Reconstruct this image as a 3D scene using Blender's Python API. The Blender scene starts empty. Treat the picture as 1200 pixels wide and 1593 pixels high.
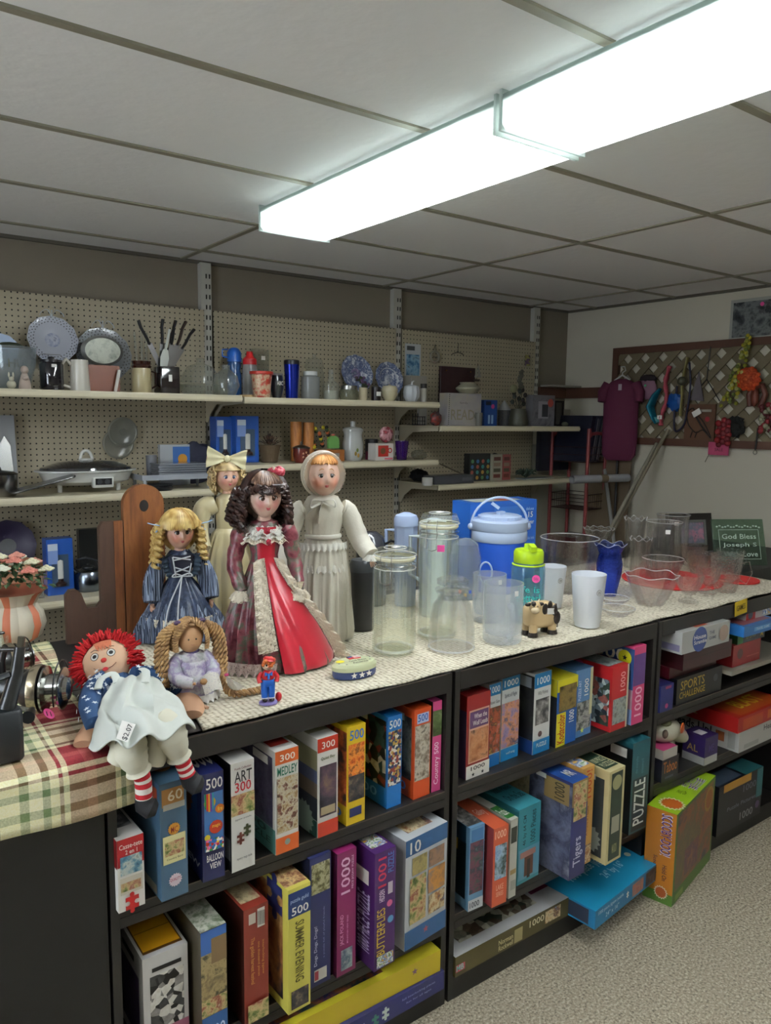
import bpy, bmesh, math, random
from math import sin, cos, pi, radians
from mathutils import Matrix, Vector, noise
random.seed(7)
sc = bpy.context.scene
col = sc.collection

# ------------------------------------------------------------------ camera, world, exposure
FPX, PITCH, YAW, ROLL = 1192.7, 0.1232, -0.6315, 0.0125
CAM_Z = 1.65
_cy, _sy, _cp, _sp = cos(YAW), sin(YAW), cos(PITCH), sin(PITCH)
FWD = Vector((-_sy*_cp, _cy*_cp, -_sp)); _r = Vector((_cy, _sy, 0)); _u = _r.cross(FWD)
RIGHT = _r*cos(ROLL) + _u*sin(ROLL); UP = -_r*sin(ROLL) + _u*cos(ROLL)
cam_data = bpy.data.cameras.new('camera'); cam = bpy.data.objects.new('camera', cam_data); col.objects.link(cam)
cam_data.sensor_fit = 'HORIZONTAL'; cam_data.sensor_width = 36; cam_data.lens = FPX/1200*36
cam_data.clip_start = 0.05
cam.matrix_world = Matrix(((RIGHT.x, UP.x, -FWD.x, 0), (RIGHT.y, UP.y, -FWD.y, 0), (RIGHT.z, UP.z, -FWD.z, CAM_Z), (0, 0, 0, 1)))
sc.camera = cam
world = bpy.data.worlds.new('world'); sc.world = world; world.use_nodes = True
world.node_tree.nodes['Background'].inputs[0].default_value = (0.55, 0.62, 0.75, 1)
world.node_tree.nodes['Background'].inputs[1].default_value = 0.02
LAMP_STRENGTH = 78.0
sc.view_settings.view_transform = 'Standard'; sc.view_settings.look = 'None'
sc.view_settings.exposure = 0.35; sc.view_settings.gamma = 1.0; sc.view_settings.use_curve_mapping = False
# area lamp added as bluish daylight from the left, brightening walls and ceiling
fill_l = bpy.data.lights.new('added_daylight', 'AREA'); fill_l.shape = 'RECTANGLE'; fill_l.size = 2.2; fill_l.size_y = 1.2; fill_l.energy = 44; fill_l.color = (.78, .88, 1)
fill_o = bpy.data.objects.new('added_daylight', fill_l); col.objects.link(fill_o); fill_o.location = (-2.19, 1.2, 1.5); fill_o.rotation_euler = (0, -math.pi/2, 0)
sc.cycles.transparent_max_bounces = 40
sc.cycles.max_bounces = 20; sc.cycles.diffuse_bounces = 4; sc.cycles.glossy_bounces = 4; sc.cycles.transmission_bounces = 18

# survey helpers: where the sight line of a measured point meets a real surface
def ray(px, py): return FWD + RIGHT*((px-600)/FPX) - UP*((py-796.5)/FPX)
def on_z(px, py, z): d = ray(px, py); return d*((z-CAM_Z)/d.z) + Vector((0, 0, CAM_Z))
def on_y(px, py, y): d = ray(px, py); return d*(y/d.y) + Vector((0, 0, CAM_Z))
def on_x(px, py, x): d = ray(px, py); return d*(x/d.x) + Vector((0, 0, CAM_Z))
def z_at(px, py, p):
    d = ray(px, py); return CAM_Z + d.z*math.hypot(p[0], p[1])/math.hypot(d.x, d.y)

# ------------------------------------------------------------------ materials
def lin(h):
    h = h.lstrip('#'); c = [int(h[i:i+2], 16)/255 for i in (0, 2, 4)]
    return tuple(x/12.92 if x <= .04045 else ((x+.055)/1.055)**2.4 for x in c) + (1,)
_mats = {}
def mat(hexc, rough=.6, metal=0.0, bump=0, bscale=200, spec=.5, alpha=None, sheen=0, coat=0, sub=0):
    key = (hexc, rough, metal, bump, bscale, spec, sheen, coat, sub)
    if key in _mats: return _mats[key]
    m = bpy.data.materials.new('m_' + hexc.strip('#')); m.use_nodes = True
    nt = m.node_tree; b = nt.nodes['Principled BSDF']
    b.inputs['Base Color'].default_value = lin(hexc); b.inputs['Roughness'].default_value = rough
    b.inputs['Metallic'].default_value = metal; b.inputs['Specular IOR Level'].default_value = spec
    if sheen: b.inputs['Sheen Weight'].default_value = sheen
    if coat: b.inputs['Coat Weight'].default_value = coat
    if bump:
        tc = nt.nodes.new('ShaderNodeTexCoord'); n = nt.nodes.new('ShaderNodeTexNoise'); bp = nt.nodes.new('ShaderNodeBump')
        n.inputs['Scale'].default_value = bscale; bp.inputs['Strength'].default_value = bump; bp.inputs['Distance'].default_value = .002
        nt.links.new(tc.outputs['Object'], n.inputs['Vector']); nt.links.new(n.outputs[0], bp.inputs['Height'])
        nt.links.new(bp.outputs[0], b.inputs['Normal'])
    _mats[key] = m; return m
def ramp(nt, cols, interp='LINEAR', lo=.25, hi=.75):
    r = nt.nodes.new('ShaderNodeValToRGB'); e = r.color_ramp.elements; r.color_ramp.interpolation = interp
    n = len(cols)
    e[0].position = lo; e[0].color = lin(cols[0]); e[1].position = hi if interp != 'CONSTANT' else lo+(hi-lo)*(n-1)/n; e[1].color = lin(cols[-1])
    for i in range(1, n-1):
        x = e.new(lo+(hi-lo)*i/(n-1 if interp != 'CONSTANT' else n)); x.color = lin(cols[i])
    return r
def pic(cols, scale=60, style='noise', rough=.35, seed=0, stretch=(1, 1, 1), coat=0, metal=0):
    """printed artwork: blots (noise), collage patches (vor) or weave of the listed inks"""
    key = ('pic', tuple(cols), scale, style, rough, seed, stretch, coat)
    if key in _mats: return _mats[key]
    m = bpy.data.materials.new('print'); m.use_nodes = True; nt = m.node_tree; b = nt.nodes['Principled BSDF']
    b.inputs['Roughness'].default_value = rough; b.inputs['Coat Weight'].default_value = coat; b.inputs['Metallic'].default_value = metal
    tc = nt.nodes.new('ShaderNodeTexCoord'); mp = nt.nodes.new('ShaderNodeMapping')
    mp.inputs['Location'].default_value = (seed*1.7, seed*.9, seed*2.3); mp.inputs['Scale'].default_value = stretch
    nt.links.new(tc.outputs['Object'], mp.inputs[0])
    if style == 'vor':
        v = nt.nodes.new('ShaderNodeTexVoronoi'); v.inputs['Scale'].default_value = scale
        nt.links.new(mp.outputs[0], v.inputs['Vector']); s = nt.nodes.new('ShaderNodeSeparateColor')
        nt.links.new(v.outputs['Color'], s.inputs[0]); r = ramp(nt, cols, 'CONSTANT', 0, 1); nt.links.new(s.outputs[0], r.inputs[0])
        n = nt.nodes.new('ShaderNodeTexNoise'); n.inputs['Scale'].default_value = scale*1.5; n.inputs['Detail'].default_value = 4
        nt.links.new(mp.outputs[0], n.inputs['Vector'])
        mx = nt.nodes.new('ShaderNodeMix'); mx.data_type = 'RGBA'; mx.blend_type = 'OVERLAY'; mx.inputs[0].default_value = .75
        nt.links.new(r.outputs[0], mx.inputs[6]); nt.links.new(n.outputs[0], mx.inputs[7]); nt.links.new(mx.outputs[2], b.inputs['Base Color'])
    else:
        n = nt.nodes.new('ShaderNodeTexNoise'); n.inputs['Scale'].default_value = scale*(.5 if style == 'noise' else 1); n.inputs['Detail'].default_value = 9 if style == 'noise' else 1; n.inputs['Roughness'].default_value = .62 if style == 'noise' else .5
        n.inputs['Distortion'].default_value = .25 if style == 'noise' else 0
        nt.links.new(mp.outputs[0], n.inputs['Vector']); r = ramp(nt, cols, 'LINEAR' if style == 'noise' else 'CONSTANT', .3, .7)
        nt.links.new(n.outputs[0], r.inputs[0]); nt.links.new(r.outputs[0], b.inputs['Base Color'])
    _mats[key] = m; return m
def clear(tint='#f2f5f2', rough=.03, body=.08, glow='#ffffff', bump=0, bscale=80, fres=1.45):
    """clear glass or plastic wall: mostly see-through, mirror-like at grazing angles"""
    key = ('clear', tint, rough, body, glow, bump, bscale)
    if key in _mats: return _mats[key]
    m = bpy.data.materials.new('clear'); m.use_nodes = True; nt = m.node_tree; nt.nodes.clear()
    o = nt.nodes.new('ShaderNodeOutputMaterial'); t = nt.nodes.new('ShaderNodeBsdfTransparent'); t.inputs[0].default_value = lin(tint)
    g = nt.nodes.new('ShaderNodeBsdfGlossy'); g.inputs['Roughness'].default_value = rough; g.inputs[0].default_value = (.95, .97, .96, 1)
    f = nt.nodes.new('ShaderNodeLayerWeight'); f.inputs[0].default_value = .5; mx = nt.nodes.new('ShaderNodeMixShader')
    d = nt.nodes.new('ShaderNodeBsdfTranslucent'); d.inputs[0].default_value = lin(glow); d2 = nt.nodes.new('ShaderNodeBsdfDiffuse'); d2.inputs[0].default_value = lin(glow)
    md = nt.nodes.new('ShaderNodeMixShader'); nt.links.new(d.outputs[0], md.inputs[1]); nt.links.new(d2.outputs[0], md.inputs[2])
    m2 = nt.nodes.new('ShaderNodeMixShader'); m2.inputs[0].default_value = body
    nt.links.new(t.outputs[0], m2.inputs[1]); nt.links.new(md.outputs[0], m2.inputs[2])
    pw = nt.nodes.new('ShaderNodeMath'); pw.operation = 'POWER'; pw.inputs[1].default_value = 4.5 if fres < 1.55 else 3.2; nt.links.new(f.outputs[1], pw.inputs[0])
    ml = nt.nodes.new('ShaderNodeMath'); ml.operation = 'MULTIPLY_ADD'; ml.inputs[1].default_value = .75; ml.inputs[2].default_value = .045 if fres < 1.55 else .09; nt.links.new(pw.outputs[0], ml.inputs[0])
    nt.links.new(ml.outputs[0], mx.inputs[0]); nt.links.new(m2.outputs[0], mx.inputs[1]); nt.links.new(g.outputs[0], mx.inputs[2]); nt.links.new(mx.outputs[0], o.inputs[0])
    if bump:
        tc = nt.nodes.new('ShaderNodeTexCoord'); v = nt.nodes.new('ShaderNodeTexVoronoi'); v.inputs['Scale'].default_value = bscale
        bp = nt.nodes.new('ShaderNodeBump'); bp.inputs['Strength'].default_value = bump; bp.inputs['Distance'].default_value = .004
        nt.links.new(tc.outputs['Object'], v.inputs['Vector']); nt.links.new(v.outputs[0], bp.inputs['Height'])
        nt.links.new(bp.outputs[0], f.inputs['Normal']); nt.links.new(bp.outputs[0], g.inputs['Normal'])
    _mats[key] = m; return m

def realglass(tint='#ffffff', rough=0.0, ior=1.45, thru=.4, bump=0, bscale=80, dist=.003):
    """solid glass wall that refracts, lightened so lamps shine through to what stands behind"""
    key = ('rg', tint, rough, ior, thru, bump, bscale)
    if key in _mats: return _mats[key]
    m = bpy.data.materials.new('glass'); m.use_nodes = True; nt = m.node_tree; nt.nodes.clear()
    o = nt.nodes.new('ShaderNodeOutputMaterial'); g = nt.nodes.new('ShaderNodeBsdfGlass'); g.inputs['Color'].default_value = lin(tint); g.inputs['Roughness'].default_value = rough; g.inputs['IOR'].default_value = ior
    t = nt.nodes.new('ShaderNodeBsdfTransparent'); t.inputs[0].default_value = lin(tint); x = nt.nodes.new('ShaderNodeMixShader'); x.inputs[0].default_value = thru
    nt.links.new(g.outputs[0], x.inputs[1]); nt.links.new(t.outputs[0], x.inputs[2]); nt.links.new(x.outputs[0], o.inputs[0])
    if bump:
        tc = nt.nodes.new('ShaderNodeTexCoord'); v = nt.nodes.new('ShaderNodeTexVoronoi'); v.inputs['Scale'].default_value = bscale
        bp = nt.nodes.new('ShaderNodeBump'); bp.inputs['Strength'].default_value = bump; bp.inputs['Distance'].default_value = dist
        nt.links.new(tc.outputs['Object'], v.inputs['Vector']); nt.links.new(v.outputs[0], bp.inputs['Height']); nt.links.new(bp.outputs[0], g.inputs['Normal'])
    _mats[key] = m; return m

# ------------------------------------------------------------------ mesh builder
GL = {}
def _glyphs():
    cu = bpy.data.curves.new('g', 'FONT'); cu.resolution_u = 2; cu.offset = .010
    o = bpy.data.objects.new('g', cu); col.objects.link(o)
    def width(s):
        cu.body = s; bpy.context.view_layer.update(); dg = bpy.context.evaluated_depsgraph_get(); e = o.evaluated_get(dg)
        me = e.to_mesh(); vs = [tuple(v.co[:2]) for v in me.vertices]; fs = [tuple(p.vertices) for p in me.polygons]; e.to_mesh_clear()
        return vs, fs
    def ext(vs): return max(v[0] for v in vs)-min(v[0] for v in vs)
    w0 = ext(width('||')[0])
    for c in "ABCDEFGHIJKLMNOPQRSTUVWXYZabcdefghijklmnopqrstuvwxyz0123456789!-'.,:*&$\"":
        vs, fs = width(c); adv = ext(width('|'+c+'|')[0])-w0; x0 = 0
        GL[c] = ([(x-x0, y) for x, y in vs], fs, adv)
    GL[' '] = ([], [], .3)
    bpy.data.objects.remove(o); bpy.data.curves.remove(cu)
_glyphs()

class MB:
    def __init__(s): s.v = []; s.f = []; s.m = []; s.mats = []; s.sm = []; s.M = Matrix.Identity(4)
    def mi(s, m):
        if m not in s.mats: s.mats.append(m)
        return s.mats.index(m)
    def add(s, vs, fs, m, smooth=False, M=None):
        X = s.M if M is None else s.M @ M; o = len(s.v); k = s.mi(m)
        s.v += [tuple(X @ Vector(v)) for v in vs]; s.f += [tuple(i+o for i in f) for f in fs]
        s.m += [k]*len(fs); s.sm += [smooth]*len(fs); return s
    def box(s, x0, x1, y0, y1, z0, z1, m, M=None):
        v = [(x, y, z) for z in (z0, z1) for y in (y0, y1) for x in (x0, x1)]
        return s.add(v, [(0, 2, 3, 1), (4, 5, 7, 6), (0, 1, 5, 4), (2, 6, 7, 3), (0, 4, 6, 2), (1, 3, 7, 5)], m, M=M)
    def rbox(s, x0, x1, y0, y1, z0, z1, m, r=.01, seg=4, M=None):
        """box with rounded upright corners and eased top"""
        r = min(r, (x1-x0)/2-1e-5, (y1-y0)/2-1e-5); rings = []; e = min(r*.4, (z1-z0)/3)
        def ring(z, ins):
            out = []
            for cx, cyy, a in ((x1-r, y1-r, 0), (x0+r, y1-r, 90), (x0+r, y0+r, 180), (x1-r, y0+r, 270)):
                for k in range(seg+1):
                    t = radians(a+90*k/seg); out.append((cx+(r-ins)*cos(t), cyy+(r-ins)*sin(t), z))
            return out
        rs = [ring(z0, e*.7), ring(z0+e, 0), ring(z1-e, 0), ring(z1, e*.7)]
        return s.loft(rs, m, cap=True, M=M)
    def loft(s, rings, m, cap=True, smooth=True, closed=True, M=None):
        n = len(rings[0]); v = [p for r in rings for p in r]; f = []
        for i in range(len(rings)-1):
            for j in range(n if closed else n-1):
                a = i*n+j; b = i*n+(j+1) % n; f.append((a, b, b+n, a+n))
        s.add(v, f, m, smooth, M)
        if cap:
            s.add(rings[0], [tuple(range(n))[::-1]], m, False, M); s.add(rings[-1], [tuple(range(n))], m, False, M)
        return s
    def lathe(s, prof, m, c=(0, 0, 0), seg=28, sx=1, sy=1, wave=None, M=None, smooth=True, a0=0, a1=2*pi):
        closed = abs(a1-a0-2*pi) < 1e-6; n = seg if closed else seg+1; rings = []
        for i, (r, z) in enumerate(prof):
            ring = []
            for k in range(n):
                t = a0+(a1-a0)*k/seg; rr, zz = r, z
                if wave: rr, zz = wave(r, z, t, i)
                ring.append((c[0]+rr*cos(t)*sx, c[1]+rr*sin(t)*sy, c[2]+zz))
            rings.append(ring)
        return s.loft(rings, m, cap=False, smooth=smooth, closed=closed, M=M)
    def glasswall(s, prof, th, m, **k):
        """outer profile bottom-to-rim turned into a closed wall of thickness th"""
        inner = [(max(0, r-th), max(z, prof[0][1]+th*1.3)) for r, z in prof][::-1]; w = k.get('wave')
        return s.lathe(prof+inner, m, **k)
    def ball(s, c, r, m, seg=16, rings=10, M=None, fn=None):
        rx, ry, rz = r if isinstance(r, tuple) else (r, r, r); vs = []
        rs = []
        for i in range(rings+1):
            p = -pi/2+pi*i/rings; ring = []
            for k in range(seg):
                t = 2*pi*k/seg; d = Vector((cos(p)*cos(t), cos(p)*sin(t), sin(p)))
                q = fn(d) if fn else d
                ring.append((c[0]+q.x*rx, c[1]+q.y*ry, c[2]+q.z*rz))
            rs.append(ring)
        return s.loft(rs, m, cap=False, M=M)
    def tube(s, pts, r, m, seg=8, closed=False, M=None, cap=True, flat=None):
        P = [Vector(p) for p in pts]; n = len(P); R = r if isinstance(r, (list, tuple)) else [r]*n; rings = []; up = None
        if len(R) != n: R = [R[min(len(R)-1, round(i*(len(R)-1)/(n-1)))] for i in range(n)]
        for i in range(n):
            a = P[(i-1) % n] if (closed or i) else P[0]; b = P[(i+1) % n] if (closed or i < n-1) else P[-1]
            d = (b-a); d = d.normalized() if d.length > 1e-9 else Vector((0, 0, 1))
            if up is None: up = Vector((0, 0, 1)) if abs(d.z) < .9 else Vector((1, 0, 0))
            x = d.cross(up)
            if x.length < 1e-6: x = d.orthogonal()
            x.normalize(); up = x.cross(d).normalized()
            w, h = (R[i], R[i]) if flat is None else (R[i], R[i]*flat)
            rings.append([tuple(P[i]+x*(w*cos(2*pi*k/seg))+up*(h*sin(2*pi*k/seg))) for k in range(seg)])
        if closed: rings.append(rings[0])
        return s.loft(rings, m, cap=cap and not closed, M=M)
    def prism(s, pts, d, m, M=None, smooth=False):
        """outline in x,z extruded along y from 0 to d"""
        n = len(pts); v = [(x, 0, z) for x, z in pts]+[(x, d, z) for x, z in pts]
        s.add(v, [tuple(range(n)), tuple(range(2*n-1, n-1, -1))], m, False, M)
        return s.add(v, [(i, (i+1) % n+0, (i+1) % n+n, i+n)[::-1] for i in range(n)], m, smooth, M)
    def quad(s, p, m, M=None): return s.add(p, [tuple(range(len(p)))], m, M=M)
    def grid(s, fn, nu, nv, m, M=None, smooth=True, closed=False):
        v = [tuple(fn(i/nu, j/nv)) for j in range(nv+1) for i in range(nu+1)]
        f = [(j*(nu+1)+i, j*(nu+1)+i+1, (j+1)*(nu+1)+i+1, (j+1)*(nu+1)+i) for j in range(nv) for i in range(nu)]
        return s.add(v, f, m, smooth, M)
    def text(s, t, O, U, V, m, M=None, fill=True):
        """lettering filling the parallelogram O + u*U + v*V"""
        x = 0; vs = []; fs = []
        for c in t:
            g = GL.get(c, GL[' ']); o = len(vs); vs += [(a+x, b) for a, b in g[0]]; fs += [tuple(i+o for i in f) for f in g[1]]; x += g[2]
        if not vs: return s
        x0 = min(v[0] for v in vs); x1 = max(v[0] for v in vs); y0 = min(min(v[1] for v in vs), 0); y1 = max(max(v[1] for v in vs), .62)
        O, U, V = Vector(O), Vector(U), Vector(V)
        return s.add([tuple(O+U*((a-x0)/(x1-x0))+V*((b-y0)/(y1-y0))) for a, b in vs], fs, m, M=M)
    def build(s, name, parent=None, loc=(0, 0, 0), rz=0, bevel=0, sub=0, label=None, cat=None, group=None, kind=None, rot=None, weld=False):
        me = bpy.data.meshes.new(name); me.from_pydata(s.v, [], s.f)
        for m in s.mats: me.materials.append(m)
        me.polygons.foreach_set('material_index', s.m); me.polygons.foreach_set('use_smooth', s.sm)
        if weld or sub:
            bm = bmesh.new(); bm.from_mesh(me); bmesh.ops.remove_doubles(bm, verts=bm.verts, dist=1e-5)
            bmesh.ops.recalc_face_normals(bm, faces=bm.faces); bm.to_mesh(me); bm.free()
        if any(s.sm): me.set_sharp_from_angle(angle=radians(38))
        me.update()
        o = bpy.data.objects.new(name, me); col.objects.link(o); o.location = loc; o.rotation_euler = rot or (0, 0, rz)
        if parent: o.parent = parent
        if bevel:
            b = o.modifiers.new('bevel', 'BEVEL'); b.width = bevel; b.segments = 2; b.limit_method = 'ANGLE'
        if sub: b = o.modifiers.new('sub', 'SUBSURF'); b.levels = sub; b.render_levels = sub
        return tag(o, label, cat, group, kind)
def tag(o, label=None, cat=None, group=None, kind=None):
    if label: o['label'] = label
    if cat: o['category'] = cat
    if group: o['group'] = group
    if kind: o['kind'] = kind
    return o
def thing(name, label, cat, loc=(0, 0, 0), rz=0, group=None, rot=None):
    o = bpy.data.objects.new(name, None); col.objects.link(o); o.location = loc; o.rotation_euler = rot or (0, 0, rz)
    o.empty_display_size = .02
    return tag(o, label, cat, group)
def copy_tree(o, parent=None, **kw):
    c = o.copy(); col.objects.link(c)
    if parent: c.parent = parent
    for ch in list(o.children): copy_tree(ch, c)
    for k, v in kw.items(): c[k] = v
    return c
def T3(x, y, z): return Matrix.Translation((x, y, z))
def RX(a): return Matrix.Rotation(radians(a), 4, 'X')
def RY(a): return Matrix.Rotation(radians(a), 4, 'Y')
def RZ(a): return Matrix.Rotation(radians(a), 4, 'Z')
def circ(r, n=24, cx=0, cz=0, a0=0, a1=360): return [(cx+r*cos(radians(a0+(a1-a0)*k/n)), cz+r*sin(radians(a0+(a1-a0)*k/n))) for k in range(n)]
BLACK = '#0b0b0c'; WHITE = '#e8e6e0'
white = mat(WHITE, .5); black = mat('#101012', .45)
# ------------------------------------------------------------------ the room
CEIL = 2.42; BACK = 3.79; RWALL = 4.377; LW = -2.2; FRONT = -2.6; TOP = .974
def s_mat_floor():
    m = bpy.data.materials.new('carpet'); m.use_nodes = True; nt = m.node_tree; b = nt.nodes['Principled BSDF']; b.inputs['Roughness'].default_value = .95
    tc = nt.nodes.new('ShaderNodeTexCoord'); n = nt.nodes.new('ShaderNodeTexNoise'); n.inputs['Scale'].default_value = 130; n.inputs['Detail'].default_value = 6; n.inputs['Roughness'].default_value = .7
    nt.links.new(tc.outputs['Object'], n.inputs['Vector']); r = ramp(nt, ['#4a4237', '#8f8470', '#a89d88', '#cfc5b0'], lo=.36, hi=.64)
    nt.links.new(n.outputs[0], r.inputs[0]); nt.links.new(r.outputs[0], b.inputs['Base Color'])
    bp = nt.nodes.new('ShaderNodeBump'); bp.inputs['Strength'].default_value = .6; bp.inputs['Distance'].default_value = .006
    nt.links.new(n.outputs[0], bp.inputs['Height']); nt.links.new(bp.outputs[0], b.inputs['Normal']); return m
def s_mat_peg():
    m = bpy.data.materials.new('pegboard'); m.use_nodes = True; nt = m.node_tree; b = nt.nodes['Principled BSDF']; b.inputs['Roughness'].default_value = .55
    tc = nt.nodes.new('ShaderNodeTexCoord'); sp = nt.nodes.new('ShaderNodeSeparateXYZ'); nt.links.new(tc.outputs['Object'], sp.inputs[0])
    def M(op, a, bb=None):
        n = nt.nodes.new('ShaderNodeMath'); n.operation = op
        for i, v in enumerate((a, bb)):
            if v is None: continue
            if isinstance(v, (int, float)): n.inputs[i].default_value = v
            else: nt.links.new(v, n.inputs[i])
        return n.outputs[0]
    fx = M('SUBTRACT', M('FRACT', M('DIVIDE', sp.outputs[0], .0254)), .5); fz = M('SUBTRACT', M('FRACT', M('DIVIDE', sp.outputs[2], .0254)), .5)
    d = M('SQRT', M('ADD', M('MULTIPLY', fx, fx), M('MULTIPLY', fz, fz))); h = M('LESS_THAN', d, .145)
    mx = nt.nodes.new('ShaderNodeMix'); mx.data_type = 'RGBA'; nt.links.new(h, mx.inputs[0]); mx.inputs[6].default_value = lin('#a79d86'); mx.inputs[7].default_value = lin('#0c0a07')
    nt.links.new(mx.outputs[2], b.inputs['Base Color']); return m
wallm = mat('#82796a', .8, bump=.15, bscale=90); rwallm = mat('#cfc9b8', .8, bump=.15, bscale=60); ceilm = mat('#ebebeb', .85, bump=.9, bscale=28)
MB().box(LW, RWALL, FRONT, BACK, -.05, 0, s_mat_floor()).build('floor', kind='structure')
MB().box(LW, RWALL, FRONT, BACK, CEIL, CEIL+.05, ceilm).build('ceiling', kind='structure')
MB().box(LW-.1, RWALL+.1, BACK, BACK+.1, 0, CEIL, wallm).build('wall_back', kind='structure')
MB().box(RWALL, RWALL+.1, FRONT, BACK, 0, CEIL, rwallm).build('wall_right', kind='structure')
MB().box(LW-.1, LW, FRONT, BACK, 0, CEIL, rwallm).build('wall_left', kind='structure')
MB().box(LW-.1, RWALL+.1, FRONT-.1, FRONT, 0, CEIL, rwallm).build('wall_front', kind='structure')
gridm = mat('#8d8878', .5)
# window frame added out of view on the left wall for the daylight lamp
wf = mat('#d8d8d4', .5); m = MB()
for b in ((-2.2, -2.17, .04, .1, .84, 2.16), (-2.2, -2.17, 2.3, 2.36, .84, 2.16), (-2.2, -2.17, .1, 2.3, .84, .9), (-2.2, -2.17, .1, 2.3, 2.1, 2.16)): m.box(*b, wf)
m.build('added_window_1', kind='structure')
k = 0; XA = 1.49; Y1 = 1.7025
for i in range(-3, 3):
    k += 1; x = XA+1.2376*i; MB().box(x-.012, x+.012, FRONT, BACK, CEIL-.006, CEIL+.001, gridm).build('trim_%d' % k, kind='structure')
for i in range(-7, 4):
    k += 1; y = Y1+.61*i; MB().box(LW, RWALL, y-.012, y+.012, CEIL-.0065, CEIL+.001, gridm).build('trim_%d' % k, kind='structure')
angm = mat('#5c574c', .6)
for b in ((LW, RWALL, BACK-.02, BACK, CEIL-.015, CEIL), (RWALL-.02, RWALL, FRONT, BACK, CEIL-.015, CEIL)):
    k += 1; MB().box(*b, angm).build('trim_%d' % k, kind='structure')

# ------------------------------------------------------------------ ceiling lights
def emis(c, s):
    m = bpy.data.materials.new('lit'); m.use_nodes = True; nt = m.node_tree; nt.nodes.clear(); o = nt.nodes.new('ShaderNodeOutputMaterial')
    e = nt.nodes.new('ShaderNodeEmission'); e.inputs[0].default_value = lin(c); e.inputs[1].default_value = s; nt.links.new(e.outputs[0], o.inputs[0]); return m
tubem = emis('#f6f9ff', LAMP_STRENGTH*1.0)
def lensm():
    m = bpy.data.materials.new('ribbed lens'); m.use_nodes = True; nt = m.node_tree; nt.nodes.clear(); o = nt.nodes.new('ShaderNodeOutputMaterial')
    tc = nt.nodes.new('ShaderNodeTexCoord'); w = nt.nodes.new('ShaderNodeTexWave'); w.inputs['Scale'].default_value = 42; w.bands_direction = 'Y'
    nt.links.new(tc.outputs['Object'], w.inputs['Vector']); bp = nt.nodes.new('ShaderNodeBump'); bp.inputs['Strength'].default_value = .5; bp.inputs['Distance'].default_value = .002
    nt.links.new(w.outputs[0], bp.inputs['Height'])
    t = nt.nodes.new('ShaderNodeBsdfTranslucent'); t.inputs[0].default_value = (.84, .9, .88, 1); p = nt.nodes.new('ShaderNodeBsdfTransparent')
    g = nt.nodes.new('ShaderNodeBsdfGlossy'); g.inputs['Roughness'].default_value = .25
    m1 = nt.nodes.new('ShaderNodeMixShader'); m1.inputs[0].default_value = .35; m2 = nt.nodes.new('ShaderNodeMixShader'); m2.inputs[0].default_value = .06
    nt.links.new(t.outputs[0], m1.inputs[1]); nt.links.new(p.outputs[0], m1.inputs[2]); nt.links.new(m1.outputs[0], m2.inputs[1]); nt.links.new(g.outputs[0], m2.inputs[2]); nt.links.new(m2.outputs[0], o.inputs[0])
    nt.links.new(bp.outputs[0], t.inputs['Normal']); nt.links.new(bp.outputs[0], g.inputs['Normal']); return m
lens = lensm()
def milky(c, a=.5):
    m = bpy.data.materials.new('milky plastic'); m.use_nodes = True; nt = m.node_tree; nt.nodes.clear(); o = nt.nodes.new('ShaderNodeOutputMaterial')
    t = nt.nodes.new('ShaderNodeBsdfTranslucent'); t.inputs[0].default_value = lin(c); d = nt.nodes.new('ShaderNodeBsdfDiffuse'); d.inputs[0].default_value = lin(c)
    x = nt.nodes.new('ShaderNodeMixShader'); x.inputs[0].default_value = a; nt.links.new(t.outputs[0], x.inputs[1]); nt.links.new(d.outputs[0], x.inputs[2]); nt.links.new(x.outputs[0], o.inputs[0]); return m
endm = milky('#d4dcd8', .35); sidem = milky('#98a49e', .35); panm = mat('#d8dcd8', .4)
def fixture(loc, label):
    t = thing('ceiling_light', label, 'light', loc, group='fluorescent ceiling lights')
    MB().box(-.13, .13, 0, 1.24, -.03, 0, panm).build('pan', t)
    m = MB()
    for pr, mm in (([(-.148, -.012), (-.148, -.078), (-.138, -.088)], sidem), ([(-.138, -.088), (.138, -.088)], lens), ([(.138, -.088), (.148, -.078), (.148, -.012)], sidem)):
        m.loft([[(x, y, z) for x, z in pr] for y in (.004, 1.236)], mm, cap=False, closed=False, smooth=False)
    m.build('lens', t)
    for y in (-.004, 1.232):
        MB().box(-.152, .152, y, y+.008, -.094, 0, endm).build('end_cap', t)
    for x in (-.062, .062):
        m = MB(); m.tube([(x, .05, -.045), (x, 1.19, -.045)], .016, tubem, seg=12); m.build('lamp_tube', t)
    return t
fixture((1.50, 1.42, CEIL), 'lit fluorescent light with ribbed lens, the one nearer the pegboard wall')
fixture((1.49, .155, CEIL), 'lit fluorescent light with ribbed lens running off the top right of the photo')
fixture((-1.0, .10, CEIL), 'added unseen fluorescent light left of the viewer that brightens walls and ceiling')  # extra fixture added out of view to lift the walls and ceiling
f3 = fixture((1.49, -1.1, CEIL), 'added unseen fluorescent light behind the viewer that brightens the room')  # another unseen fixture, added to brighten the room
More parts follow.
